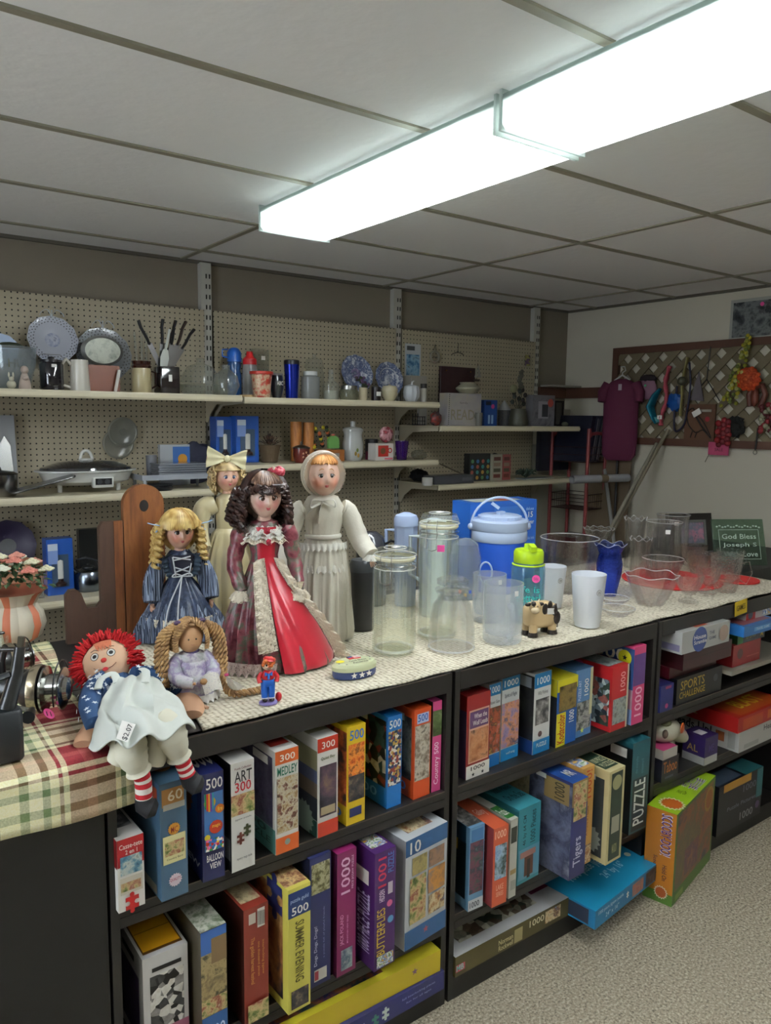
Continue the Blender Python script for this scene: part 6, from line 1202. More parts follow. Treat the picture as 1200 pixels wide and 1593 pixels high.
# apron skirt spread over the lap
A = [[W(180, 1056, z=.080), W(200, 1054, z=.09), W(221, 1050, z=.09), W(238, 1054, z=.075)], [W(160, 1090, z=.06), W(195, 1085, z=.095), W(232, 1076, z=.095), W(262, 1078, z=.055)],
     [W(150, 1125, z=.035), W(190, 1115, z=.075), W(240, 1100, z=.085), W(285, 1098, z=.045)], [W(139, 1163, z=.015), W(190, 1160, z=.075), W(245, 1147, z=.085), W(304, 1132, z=.030)]]
m = MB()
def ap(u, v):
    a, b = u*3, v*3; i, j = min(int(a), 2), min(int(b), 2); f, g = a-i, b-j; f = f*f*(3-2*f) if False else f
    p = A[j][i].lerp(A[j][i+1], f).lerp(A[j+1][i].lerp(A[j+1][i+1], f), g)
    w = .009*sin(u*19+3*sin(v*5))*(.3+v)+.008*noise.noise(Vector((u*5, v*5, 2))); return p+Vector((0, -.5*w, w))
m.grid(ap, 60, 44, apron); o = m.build('apron', t); so = o.modifiers.new('t', 'SOLIDIFY'); so.thickness = .003
for P_ in ([W(183, 1062, z=.08), W(176, 1048, z=.092), W(158, 1056, z=.085), W(152, 1072, z=.07)], [W(226, 1062, z=.1), W(227, 1045, z=.105), W(220, 1040, z=.09)]):
    m = MB(); m.tube(curvept(P_, 14), .009, apron, 8, flat=.3); m.build('apron_strap', t)
m = MB(); vd = (Vector((0, 0, CAM_Z))-(O+Vector(ap(.4, .9)))).normalized(); tw = lambda px, py: W(px, py, z=.08)+vd*.024
q = [tw(187, 1120), tw(209, 1126), tw(197, 1154), tw(185, 1150)]; q = [tw(190, 1121), tw(211, 1127), tw(199, 1155), tw(181, 1149)]
m.quad([q[3], q[2], q[1], q[0]], stick); m.text('$2.07', q[3]+(q[2]-q[3])*.9+(q[1]-q[2])*.06+vd*.0012, (q[1]-q[2])*.85, (q[3]-q[2])*.5, mat('#28282c', .6)); m.build('price_tag', t)
def sock(P_, r, n):
    P = curvept(P_, 40); k = len(P); m = MB(); st = (mat('#e0dcd0', .85), mat('#a81420', .85)); per = k/n
    for j in range(n):
        a, b = int(j*per), min(k-1, int((j+1)*per)); 
        if b > a: m.tube(P[a:b+1], [r]*(b-a+1), st[j % 2], 16, cap=False)
    return m
yf = 1.440
legs = (([Vector(ap(.30, .80))-Vector((0, -.02, .075)), W(200, 1150, y=1.455), W(205, 1172, y=yf), W(214, 1194, y=yf)], [W(214, 1190, y=yf), W(222, 1212, y=yf), W(224, 1243, y=yf)], W(228, 1252, y=yf)),
        ([Vector(ap(.70, .80))-Vector((0, -.03, .095)), W(258, 1128, y=1.455), W(268, 1148, y=yf), W(277, 1172, y=yf)], [W(277, 1168, y=yf), W(286, 1190, y=yf), W(293, 1207, y=yf)], W(300, 1216, y=yf)))
for pl_, sl_, ft in legs:
    m = limb('p', [Vector(x) for x in pl_], [.020, .031, .032, .021], pant, wr=.03); PP = curvept(pl_, 20)
    m.tube([PP[-3], PP[-1], PP[-1]+(PP[-1]-PP[-4]).normalized()*.008], [.020, .020, .026], pant, 20); m.build('pantaloon', t)
    sock(sl_, .0165, 9).build('striped_sock', t)
    m = MB(); d = (Vector(sl_[-1])-Vector(sl_[-2])).normalized(); m.tube([Vector(sl_[-1])-d*.004, Vector(sl_[-1])+d*.012, ft+Vector((.006, -.008, -.006)), ft+Vector((.016, -.012, -.010))], [.0175, .0195, .021, .012], mat('#121216', .7), 14); m.build('shoe', t)

# ------------------------------------------------------------------ on the plaid cloth: flower pot and fishing reels
c = on_z(32, 1010, CT+.004); c.y += .09; t = thing('flower_pot', 'orange and white striped gourd-shaped pot of artificial flowers', 'flower pot', c); RP = .085
stp = (mat('#b86848', .55), mat('#c8c0ac', .55)); m = MB(); n = 12
for k in range(n*2):
    a0, a1 = pi*k/n, pi*(k+1)/n; kk = 5
    for prof_ in ([(RP*.55, .0), (RP*.85, .018), (RP*1.0, .055), (RP*.92, .09), (RP*.72, .115), (RP*.95, .145), (RP*1.12, .155)],):
        m.lathe(prof_, stp[0] if k % 4 in (0,) else stp[1], seg=kk, a0=a0, a1=a1, wave=lambda r, z, tt, i: (r*(1+.06*abs(sin(n*.5*tt))*(1 if i < 5 else .3)), z))
m.lathe([(RP*1.12, .155), (RP*1.0, .150), (0, .14)], mat('#8c4c34', .6), seg=32); m.lathe([(0, .001), (RP*.56, .001)], stp[1], seg=24); m.build('pot', t)
lf = mat('#3c5430', .7); cols = [mat(c_, .7) for c_ in ('#c88878', '#d8d4b4', '#c47868', '#dcdcc8')]; rnd = random.Random(21)
m = MB()
for k in range(120):
    a = rnd.uniform(0, 2*pi); r = rnd.uniform(.01, .11); z = .16+.09*(1-(r/.12)**2)*rnd.uniform(.3, 1); M_ = T3(r*cos(a), r*sin(a), z)@RZ(math.degrees(a))@RY(rnd.uniform(-20, 60)); L = rnd.uniform(.022, .036)
    m.add([(0, 0, 0), (L*.45, -L*.3, .004), (L, 0, 0), (L*.45, L*.3, .004)], [(0, 1, 2), (0, 2, 3)], lf, M=M_)
m.build('foliage', t)
for k in range(15):
    a = 2.4*k; r = .10*math.sqrt((k+.5)/15); z = .17+.085*(1-(r/.13)**2); fm_ = cols[k % 4]; m = MB()
    for j in range(26): b = j*2.4; q = .0035*math.sqrt(j)*1.1; m.ball((q*cos(b), q*sin(b), .010-.55*q), (.0065, .0065, .004), fm_, 7, 5)
    m.build('flower_head', t, loc=(r*cos(a), r*sin(a), z))
chrome = mat('#a8a8a4', .18, 1); gun = mat('#1a1a1c', .3, coat=.4); champ = mat('#a89c84', .25, .8)
def reel(px, py, s, rz, label, stk=False):
    c = on_z(px, py, CT+.006); t = thing('fishing_reel', label, 'fishing reel', (c.x, c.y, c.z+.0), rz=radians(rz), group='spinning fishing reels')
    M_ = T3(0, 0, .052*s)@RY(90)
    m = MB(); m.lathe([(0, -.03), (.022, -.028), (.036, -.01), (.038, .0), (.038, .006), (.03, .008)], gun, seg=28, M=M_@Matrix.Scale(s, 4)); m.build('rotor', t)
    m = MB(); m.lathe([(.030, .008), (.037, .010), (.037, .013), (.024, .016), (.024, .034), (.034, .037), (.034, .040), (.02, .042), (.018, .048), (0, .050)], chrome, seg=28, M=M_@Matrix.Scale(s, 4)); m.build('spool', t)
    m = MB(); m.lathe([(.0385, -.008), (.040, .0), (.0385, .006)], champ, seg=28, M=M_@Matrix.Scale(s, 4)); m.build('trim_ring', t)
    m = MB(); m.tube([(-.03*s, 0, .052*s), (-.06*s, .004*s, .055*s), (-.085*s, .006*s, .05*s)], [.024*s, .022*s, .012*s], gun, 14); m.tube([(-.06*s, 0, .06*s), (-.055*s, 0, .1*s), (-.05*s, 0, .118*s)], [.012*s, .006*s, .006*s], gun, 10); m.rbox(-.09*s, -.01*s, -.006*s, .006*s, .116*s, .121*s, gun, r=.004); m.build('gear_housing', t)
    m = MB(); m.tube([(.035*s*1, .042*s*cos(a), .052*s+.046*s*sin(a)) for a in [radians(-20+220*k/16) for k in range(17)]], .0013*s, mat('#2c2c2c', .3, 1), 6); m.build('bail_wire', t)
    m = MB(); m.tube([(-.06*s, -.02*s, .05*s), (-.06*s, -.05*s, .05*s), (-.03*s, -.056*s, .045*s), (.01*s, -.058*s, .038*s)], .0045*s, chrome, 8); m.tube([(.008*s, -.056*s, .038*s), (.012*s, -.085*s, .038*s)], [.006*s, .010*s], gun, 12); m.build('crank_handle', t)
    if stk: m = MB(); cc = Vector((.03*s, -.030*s, .028*s)); m.M = T3(*cc)@RZ(-20)@RX(20); m.quad([(.013*cos(a), -.012, .014*sin(a)) for a in [2*pi*k/20 for k in range(20)]], pink); m.text('11', (-.006, -.0126, -.006), (.012, 0, 0), (0, 0, .012), mat('#401828')); m.build('price_sticker', t)
    return t
reel(62, 1120, 1.35, -30, 'chrome and black fishing reel with a round pink sticker', True)
reel(18, 1062, 1.1, 10, 'silver fishing reel at the left edge of the photo')
# black rod handles / grip lying in front
c = on_z(20, 1190, CT+.006); t = thing('rod_grip', 'thick black rod grip standing at the front of the plaid cloth', 'rod grip', (c.x+.01, c.y+.03, c.z))
m = MB(); m.rbox(-.055, .015, -.02, .025, 0, .10, mat('#15181c', .5), r=.012); m.build('grip_body', t)
m = MB(); m.tube([(-.01, .005, .1), (.012, .01, .17), (.02, .015, .215)], [.016, .012, .010], gun, 10); m.tube([(.0, .012, .165), (-.05, .02, .150), (-.085, .02, .115)], [.012, .014, .008], mat('#4c4e50', .35, .6), 10, flat=.5); m.tube([(.018, .012, .20), (.024, .014, .235)], .007, chrome, 8); m.build('trigger_arm', t)
c = on_z(20, 1040, CT+.006); c.y += .03
m = MB(); m.lathe([(0, 0), (.032, 0), (.036, .006), (.038, .05), (.034, .052), (.032, .01), (0, .008)], glass, seg=32); m.build('glass_ashtray', loc=(c.x-.02, c.y+.12, c.z), label='short clear glass dish between the flower pot and the reels', cat='dish')
# ------------------------------------------------------------------ bric-a-brac on the wall shelves
Z0T, Z0M, Z0L, Z1T, Z1M, Z2U, Z2L = 1.7432, 1.3092, .8692, 1.7362, 1.4132, 1.6042, 1.2672
def at(px, py, Y, zb): p = on_y(px, py, Y); return Vector((p.x, Y, zb))
def wr(c, wpx): return wpx/2/ppm(c)
def lt(name, label, cat, px, py, wpx, ytop, Y, zb, parts, group=None, rz=0):
    """turned object made of named parts: (part name, [(r, z)...] relative, material[, extra])"""
    c = at(px, py, Y, zb); r = wr(c, wpx); h = z_at(px, ytop, c)-zb
    if len(parts) == 1:
        m = MB(); m.lathe([(a*r, b*h) for a, b in parts[0][1]], parts[0][2], seg=32, wave=parts[0][3] if len(parts[0]) > 3 else None); return m.build(name, loc=c, label=label, cat=cat, group=group)
    t = thing(name, label, cat, c, rz, group)
    for p_ in parts:
        m = MB()
        if callable(p_[1]): p_[1](m, r, h)
        else: m.lathe([(a*r, b*h) for a, b in p_[1]], p_[2], seg=32, wave=p_[3] if len(p_) > 3 else None)
        m.build(p_[0], t)
    return t
def bxp(name, label, cat, x0, x1, py, ytop, Y, zb, dpt, base, **kw):
    a = at(x0, py, Y, zb); b = at(x1, py, Y, zb); h = z_at(x0, ytop, a)-zb
    return pbox(label, b.x-a.x, dpt, h, base, loc=tuple(a), name=name, cat=cat, **kw)
cg = clear('#f4f6f4', .04, .10, '#dfe4e0'); shine = mat('#9a9a98', .25, 1); cer = mat('#ccc8bc', .3, coat=.5); bw = art(90, ['#d8dade', '#c8ccd4', '#3c4c78', '#8c98b4', '#d8dade'], 70)
def wallplate(px, py, rpx, Y, zb, label, mt, cen, rim=True, ribbon=False, group=None, tilt=-14, inner=None, holes=False):
    c = on_y(px, py, Y); r = rpx/ppm(c); t = thing('display_plate', label, 'plate', (c.x, Y, zb+.0 if zb else c.z), group=group); zc = c.z-(zb or c.z); M_ = T3(0, 0, zc)@RX(90+tilt)
    m = MB(); m.lathe([(0, .0), (r*.55, .002), (r*.68, .012), (r, .020), (r*1.0, .023), (r*.67, .016), (r*.54, .006), (0, .004)], mt, seg=48, M=M_, wave=(lambda rr, z, a, i: (rr*(1+(.018*cos(12*a) if rr > r*.9 else 0)), z)))
    if holes:
        for k in range(36):
            for q in (.76, .86, .94): a = 2*pi*(k+.5*(q == .86))/36; m.ball((q*r*cos(a), q*r*sin(a), .014+.008*q), (r*.022, r*.022, .003), mat('#3c3a34', .8), 6, 4, M=M_)
    m.build('plate_body', t)
    m = MB(); m.lathe([(0, .0075), (r*(.30 if rim else .5), .0078)], cen, seg=32, M=M_)
    if inner: m.lathe([(r*.62, .0145), (r*.66, .0165)], inner, seg=40, M=M_)
    m.build('painted_centre', t)
    if ribbon:
        m = MB(); rb = mat('#b4bcc0', .3)
        for s in (-1, 1): m.tube(curvept([(0, -.012, zc+r*.98), (s*.02, -.018, zc+r*1.25), (s*.045, -.018, zc+r*1.12), (s*.05, -.016, zc+r*1.0)], 12), .004, rb, 8, flat=.3)
        m.tube([(0, -.014, zc+r*.9), (0, -.016, zc+r*1.25)], .006, rb, 8, flat=.3); m.lathe([(.012, -.002), (.012, .002)], rb, seg=12, M=T3(0, -.016, zc+r*1.3)@RX(90)); m.build('hanging_ribbon', t)
    else:
        m = MB(); m.tube([(-r*.5, .03, .0), (-r*.5, -.03, .002), (-r*.5, -.035, .02)], .0022, mat('#2c2a28', .5), 6); m.tube([(r*.5, .03, .0), (r*.5, -.03, .002), (r*.5, -.035, .02)], .0022, mat('#2c2a28', .5), 6); 
        if zb: m.build('plate_stand', t)
    return t
# bay 0, top shelf
wallplate(2, 545, 24, 3.68, Z0T, 'blue-white plate cut off by the left edge of the photo', mat('#b8c8e0', .3), mat('#b8c8e0', .3))
lt('glass_mug', 'big clear glass mug with dark lettering and green lid at the far left', 'mug', 18, 600, 76, 540, 3.50, Z0T, [('mug_body', [(0, 0), (.6, 0), (.7, .05), (.95, .6), (1, 1), (.97, 1), (.9, .6), (.6, .05), (0, .04)], clear('#e8eef0', .05, .25, '#d4d8dc')), ('lettering', lambda m, r, h: m.text('HU', (-r*.25, -r*.93, h*.5), (r*.6, .02, 0), (0, 0, h*.2), mat('#5c5c44')), None), ('lid', [(0, 1.12), (.3, 1.1), (.5, 1.04), (.52, 1.0), (0, 1.0)], mat('#24301c', .6))])
c = at(39, 601, 3.41, Z0T); t = thing('child_figurine', 'small pale praying child figurine in front of the glass mug', 'figurine', c); fg = mat('#a8988c', .6); m = MB(); m.lathe([(0, 0), (.026, 0), (.024, .004), (.021, .03), (.014, .055), (.01, .065)], fg, seg=20, sy=.8); m.ball((0, -.012, .045), (.012, .010, .010), fg, 10, 8); m.build('body', t); m = MB(); m.ball((0, -.002, .078), (.0155, .015, .017), fg, 14, 10); m.build('head', t)
c = at(18, 602, 3.41, Z0T); m = MB(); fw = mat('#b0ac98', .6); m.ball((0, 0, .018), (.018, .014, .018), fw, 14, 10); m.ball((0, -.006, .040), (.010, .010, .010), fw, 12, 8)
for s in (-1, 1): m.ball((s*.008, 0, .056), (.004, .003, .012), fw, 8, 6)
m.build('rabbit_figurine', loc=c, label='tiny cream rabbit figurine beside the praying child', cat='figurine')
wallplate(81, 530, 37, 3.70, Z0T, 'lattice edged white plate with a blue scene, hung with a ribbon', mat('#b8bcc8', .3, coat=.4), art(91, ['#4c548c', '#8c94b4', '#c4c8d4', '#343c74'], 40), ribbon=True, holes=True)
wallplate(160, 553, 42, 3.70, Z0T, 'grey lattice edged plate behind the oval mirror', mat('#888c90', .3, coat=.4), mat('#808488', .3), ribbon=True, holes=True)
c = on_y(159, 546, 3.62); t = thing('oval_mirror', 'small oval frame with pale mottled centre on the brown holder', 'frame', (c.x, 3.62, c.z)); rr = 27/ppm(c); m = MB(); m.lathe([(1*rr, .012), (1.12*rr, .006), (1.2*rr, 0), (1.12*rr, -.004), (0, -.004)], mat('#6c6c68', .3), seg=36, sy=.72, M=RX(90)); m.build('rim', t); m = MB(); m.lathe([(0, .013), (1.0*rr, .012)], art(92, ['#b4b8a8', '#d0d4c4', '#8c9484'], 40), seg=36, sy=.72, M=RX(90)); m.build('centre', t)
lt('purple_jar', 'dark purple glass jar with black wire lid, under the blue scene plate', 'jar', 81, 602, 35, 560, 3.48, Z0T, [('jar_body', [(0, 0), (.95, 0), (1, .05), (1, .85), (.9, .92)], mat('#0c0814', .08, coat=1)), ('lid', [(.95, .92), (.95, 1.0), (.3, 1.03), (.25, 1.1), (0, 1.12)], mat('#18161a', .3)), ('wire', lambda m, r, h: m.tube([(-r, 0, h*.7), (-r*1.05, 0, h*1.05), (-r*.8, 0, h*1.18), (r*.8, 0, h*1.18), (r*1.05, 0, h*1.05), (r, 0, h*.7)], .0012, wire, 6), None), ('price_sticker', lambda m, r, h: m.box(-r*.2, r*.2, -r*1.02, -r*.98, h*.75, h*.85, stick), None)])
lt('ceramic_pitcher', 'off-white ceramic pitcher with a squared handle', 'pitcher', 125, 604, 30, 560, 3.48, Z0T, [('body', [(0, 0), (1, 0), (1.0, .1), (.9, .7), (.85, 1), (.78, 1), (.75, .2), (0, .1)], cer), ('handle', lambda m, r, h: m.tube([(-r*.85, 0, h*.85), (-r*1.3, 0, h*1.0), (-r*1.75, 0, h*.85), (-r*1.75, 0, h*.2), (-r*.9, 0, h*.1)], r*.2, cer, 8), None)])
t = bxp('napkin_holder', 'reddish brown wooden holder cut with curved sides, under the oval mirror', 'holder', 138, 187, 605, 567, 3.46, Z0T, .05, '#6c3418'); 
m = MB(); m.box(0, .012, -.012, -.002, .005, .10, mat('#c8c4bc', .4), M=RY(12)); m.build('spatula_handle', loc=at(176, 604, 3.45, Z0T), label='white plastic handle leaning on the brown holder', cat='utensil')
lt('stoneware_mug', 'beige stoneware jar with a brown glazed top holding clear rods', 'jar', 221, 606, 30, 562, 3.46, Z0T, [('jar_body', [(0, 0), (.95, 0), (1, .04), (.95, .7), (.9, .78)], mat('#a89c78', .4, coat=.4)), ('glazed_neck', [(.9, .78), (1.02, .84), (.9, .9), (1.0, 1.0), (.9, 1.0), (.85, .8), (0, .75)], mat('#34140c', .2, coat=.8)), ('glass_rods', lambda m, r, h: [m.tube([(x*r, 0, h*.8), (x*r*1.4, .01, h*1.9)], .006, cg, 8) for x in (-.4, .1, .5)], None), ('handle', lambda m, r, h: m.tube([(r, 0, h*.7), (r*1.5, 0, h*.65), (r*1.5, 0, h*.25), (r, 0, h*.15)], .004, mat('#34140c', .2), 8), None)])
# knife jar with fanned knives
c = at(260, 608, 3.46, Z0T); t = thing('utensil_jar', 'dark square jar with a white sticker that holds the fanned knives', 'jar', c); r = wr(c, 31); h = z_at(260, 571, c)-c.z
m = MB(); m.rbox(-r, r, -r, r, 0, h, mat('#140a0c', .15, coat=.8), r=.008); m.build('jar_body', t); m = MB(); m.box(-.008, .008, -r-.0012, -r-.0004, h*.45, h*.7, stick); m.build('price_sticker', t); m = MB(); m.tube([(-r, 0, h*.6), (-r, 0, h*1.05), (r, 0, h*1.05), (r, 0, h*.6)], .0012, wire, 6); m.build('wire_clasp', t)
kn = mat('#0e0e10', .4); st = mat('#a8a8ac', .2, 1)
for k, (bx, tx, ty, nm) in enumerate(((250, 213, 499, 'steepest leaning'), (252, 251, 497, 'upright'), (262, 271, 499, 'second upright'), (264, 287, 500, 'brown riveted'), (266, 300, 512, 'lowest leaning'), (258, 268, 512, 'short'))):
    a = at(bx, 570, 3.45+.006*k, Z0T+h); p2 = on_y(tx, ty, 3.46+.006*k); d = (p2-a); L = d.length; an = math.atan2(d.x, d.z); t2 = thing('kitchen_knife', '%s black handled knife standing in the utensil jar' % nm, 'knife', a+Vector((0, 0, .0)), group='knives in the utensil jar', rot=(0, an, 0))
    m = MB(); m.prism([(-.012, -.03), (.012, -.03), (.013, L*.5), (-.010, L*.5)], .0015, st); m.build('blade', t2)
    m = MB(); m.tube([(0, .001, L*.48), (.002, .001, L*.6), (-.001, .001, L*.85), (.004, .001, L)], [.009, .0105, .0105, .012], mat('#2a1a12', .5) if k == 3 else kn, 10, flat=.6); m.build('handle', t2)
a = at(254, 572, 3.43, Z0T+.10); t2 = thing('cake_server', 'pale plastic cake server standing among the knives', 'server', a, rot=(0, radians(8), 0)); m = MB(); m.prism([(-.010, -.04), (.010, -.04), (.020, .06), (.012, .095), (0, .105), (-.012, .095), (-.020, .06)], .003, mat('#b4b8b0', .4)); m.build('blade', t2); m = MB(); m.tube([(0, .001, .095), (.008, .001, .19)], .006, mat('#b4b8b0', .4), 8); m.build('handle', t2)
lt('glass_cake_dome', 'clear glass domed dish beside the knives', 'dish', 312, 608, 66, 563, 3.50, Z0T, [('dish_base', [(0, 0), (.8, 0), (1, .3), (.97, .32), (.75, .05), (0, .05)], cg), ('dome', [(.9, .35), (.88, .55), (.6, .85), (.2, .95), (.15, 1.05), (.22, 1.1), (0, 1.12)], cg)])
lt('glass_candy_bowl', 'clear glass bulb-shaped bowl in front of the blue bottle', 'bowl', 352, 612, 42, 572, 3.42, Z0T, [('', [(0, 0), (.7, 0), (1, .35), (.85, .7), (.3, .95), (.3, 1.1), (.28, 1.1), (.27, .95), (.8, .68), (.95, .35), (.65, .03), (0, .03)], cg)])
# bay 1, top shelf
bt = clear('#a8c0e0', .05, .5, '#2c5890')
lt('water_bottle', 'blue sports bottle with a carry loop lid', 'bottle', 365, 605, 23, 541, 3.62, Z1T, [('bottle_body', [(0, 0), (.9, 0), (1, .05), (1, .45), (.8, .55), (.95, .65), (.85, .72)], mat('#20487c', .25, coat=.6)), ('lid', [(.95, .72), (.95, .9), (.7, .97), (.4, 1), (0, 1)], mat('#1c5cb4', .35)), ('loop', lambda m, r, h: m.tube([(-r*.9, 0, h*.8), (-r*1.7, 0, h*.82), (-r*1.7, 0, h*.95), (-r*.9, 0, h*.96)], .004, mat('#1c5cb4', .35), 8), None)])
lt('squeeze_bottle', 'clear squeeze bottle with a red spout lid', 'bottle', 389, 608, 23, 547, 3.58, Z1T, [('bottle_body', [(0, 0), (1, 0), (1, .6), (.9, .72)], clear('#e8ecee', .1, .4)), ('lid', [(.95, .72), (.9, .84), (.5, .9), (.4, 1), (0, 1)], mat('#b81c20', .4))])
bxp('plastic_canister', 'clear rectangular canister behind the red pot', 'canister', 399, 419, 612, 542, 3.64, Z1T, .06, clear('#eceee8', .1, .3, '#c8c8bc'), F=[('r', .4, .78, .7, .86, W_)])
lt('snack_pot', 'red snack bucket with printed pictures', 'bucket', 407, 614, 36, 578, 3.45, Z1T, [('bucket_body', [(0, 0), (.72, 0), (.92, .88)], art(93, ['#b42818', '#b42818', '#c8b898', '#a82014', '#7c4828'], 40)), ('rim', [(.92, .88), (1.02, .9), (1.02, 1.0), (.95, 1.0), (.9, .9), (0, .85)], mat('#b02c1c', .35))])
m = MB()
for k in range(3): m.lathe([(0, .004*k), (.034, .004*k), (.034, .004*k+.0036), (0, .004*k+.0036)], mat(('#a88c60', '#b89c70', '#98805a')[k], .7), seg=28)
m.build('coaster_stack', loc=at(384, 612, 3.385, Z1T), label='thin round tan coasters at the shelf seam', cat='coaster')
lt('wine_tumbler', 'navy egg shaped tumbler with white lettering', 'tumbler', 431, 614, 21, 579, 3.47, Z1T, [('tumbler_body', [(0, 0), (.6, 0), (1, .4), (.85, .85), (.8, .88)], mat('#10141c', .3, coat=.5)), ('lid', [(.85, .88), (.85, .95), (0, .96)], clear('#e0e4e8', .1, .3)), ('emblem', lambda m, r, h: m.text('ABC', (-r*.5, -r*1.0, h*.5), (r*1.0, 0, 0), (0, 0, h*.15), mat(W_)), None)])
lt('travel_tumbler', 'cobalt blue steel tumbler with black lid', 'tumbler', 454, 615, 24, 560, 3.47, Z1T, [('tumbler_body', [(0, 0), (.75, 0), (.8, .04), (1, .88)], mat('#10248c', .2, .6)), ('lid', [(1.02, .88), (1.02, .98), (.9, 1), (0, .97)], mat('#101012', .4))])
lt('apothecary_glass', 'clear glass jar with a domed lid behind the frosted one', 'jar', 489, 612, 31, 551, 3.62, Z1T, [('jar_body', [(0, 0), (.8, 0), (1, .1), (1, .6), (.8, .68)], cg), ('lid', [(.9, .68), (1, .72), (.8, .88), (.2, .93), (.2, 1), (0, 1)], cg)])
lt('frosted_jar', 'frosted white jar with pale lid next to the cobalt tumbler', 'jar', 483, 615, 29, 578, 3.48, Z1T, [('jar_body', [(0, 0), (.95, 0), (1, .05), (1, .8), (.7, .86)], clear('#e0e4e4', .2, .6, '#c4c8c8')), ('lid', [(.75, .86), (.75, 1), (0, 1)], mat('#c8ccc8', .5))])
lt('glass_decanter', 'small clear bottle with a narrow neck and white contents', 'bottle', 515, 617, 26, 575, 3.47, Z1T, [('bottle_body', [(0, 0), (.9, 0), (1, .1), (1, .5), (.35, .65), (.3, 1), (.27, 1)], cg), ('contents', [(0, .02), (.85, .02), (.92, .3), (0, .32)], mat('#a8a89c', .8))])
wallplate(553, 582, 29, 3.70, Z1T, 'larger blue and white flower plate on the top middle shelf', bw, art(94, ['#c8ccd4', '#8c7ca0', '#4c5470', '#c8ccd4'], 60), group=None)
wallplate(603, 590, 26, 3.66, Z1T, 'smaller blue and white patterned plate with double ring', bw, art(95, ['#d8dade', '#6c7890', '#d8dade'], 50), inner=mat('#c8ccd0', .3))
lt('low_jar', 'squat glass jar with a silver lid', 'jar', 543, 618, 31, 599, 3.44, Z1T, [('jar_body', [(0, 0), (.9, 0), (1, .3), (.9, .7)], clear('#d8dccc', .05, .4, '#a8a890')), ('lid', [(.85, .7), (.85, .95), (0, 1)], shine)])
lt('mini_planter', 'small cream pot with dried purple and green sprigs', 'planter', 565, 619, 14, 603, 3.44, Z1T, [('pot', [(0, 0), (.8, 0), (1, 1), (.9, 1), (0, .8)], mat('#b8ac90', .5)), ('sprigs', lambda m, r, h: [m.ball((r*1.6*cos(k*2.4)*(k/16), r*1.6*sin(k*2.4)*(k/16), h*(1.1+.8*((k*7) % 5)/5)), (.010, .010, .008), mat(('#2c3820', '#584060', '#3c2c34')[k % 3], .8), 7, 5) for k in range(18)], None)])
lt('dark_jar', 'little dark jar with a white label between the plates', 'jar', 585, 620, 15, 602, 3.44, Z1T, [('jar_body', [(0, 0), (1, 0), (1, .8)], mat('#1c1014', .3)), ('label', lambda m, r, h: m.box(-r*.5, r*.5, -r*1.05, -r*.95, h*.35, h*.65, stick), None), ('lid', [(1, .8), (1, 1), (0, 1)], mat('#242022', .4))])
lt('sugar_bowl', 'cream lidded sugar bowl under the smaller blue plate', 'bowl', 606, 621, 26, 598, 3.42, Z1T, [('bowl_body', [(0, 0), (.6, 0), (.65, .1), (1, .4), (.95, .6)], mat('#a8a084', .4, coat=.4)), ('lid', [(1, .6), (1.02, .66), (.8, .9), (.15, .95), (.15, 1), (0, 1)], mat('#aca488', .4, coat=.4))])
lt('ceramic_pumpkin', 'white ceramic pumpkin with a curled stem', 'pumpkin', 640, 622, 28, 595, 3.42, Z1T, [('gourd', [(0, .02), (.6, .02), (.95, .25), (1, .5), (.85, .8), (.3, .88), (0, .84)], mat('#b4b8bc', .35, coat=.5), lambda r, z, a, i: (r*(1-.10*abs(cos(5*a))), z)), ('stem', lambda m, r, h: m.tube([(0, 0, h*.82), (r*.1, 0, h*1.02), (r*.35, 0, h*1.08)], [r*.14, r*.1, r*.07], mat('#b4b8bc', .35), 8), None)])
bxp('paper_box', 'plain off-white box standing behind the white pumpkin', 'box', 640, 664, 620, 584, 3.60, Z1T, .08, '#98948a')
lt('spice_bottle', 'small white bottle with dark cap near the shelf end', 'bottle', 659, 623, 10, 597, 3.42, Z1T, [('bottle_body', [(0, 0), (1, 0), (1, .75)], mat('#a8a69c', .5)), ('cap', [(1, .75), (1, 1), (0, 1)], mat('#18181a', .5))])
c = on_y(630, 586, 3.736); d = on_y(655, 536, 3.736); pbox('blue and white travel brochure hanging on the pegboard', d.x-c.x, .003, d.z-c.z, '#b8bcc0', loc=(c.x, 3.735, c.z), name='brochure', cat='brochure', F=[('r', .08, .05, .92, .68, art(96, ['#1c3c60', '#3c7098', '#8cb0c8', '#182030'], 40)), ('r', .1, .8, .6, .93, '#44484c')])
c = on_y(676, 555, 3.735); t = thing('wall_plaque', 'small round ring plaque hanging by a ribbon from a hook', 'plaque', (c.x, 3.73, c.z)); m = MB(); m.tube([(.033*cos(a), 0, .033*sin(a)) for a in [2*pi*k/24 for k in range(24)]], .008, mat('#8c8878', .6), 8, closed=True); m.build('ring', t); m = MB(); m.tube([(-.012, 0, .03), (0, 0, .075), (.012, 0, .03)], .002, black, 6); m.text('Home', (-.018, -.004, -.008), (.036, 0, 0), (0, 0, .014), black); m.build('hanger', t)
c = on_y(713, 600, 3.70); t = thing('cutting_board', 'dark maroon board with small brass studs behind the vase', 'board', (c.x, 3.70, Z2U)); w = 36/ppm(c); h = z_at(713, 571, c)-Z2U; m = MB(); m.rbox(-w, w, 0, .02, 0, h, mat('#2c1418', .4), r=.006); m.build('panel', t); m = MB(); [m.ball((s*w*.7, -.002, h*.93), .005, mat('#8c6c40', .3, 1), 8, 6) for s in (-1, 1)]; m.build('stud', t)
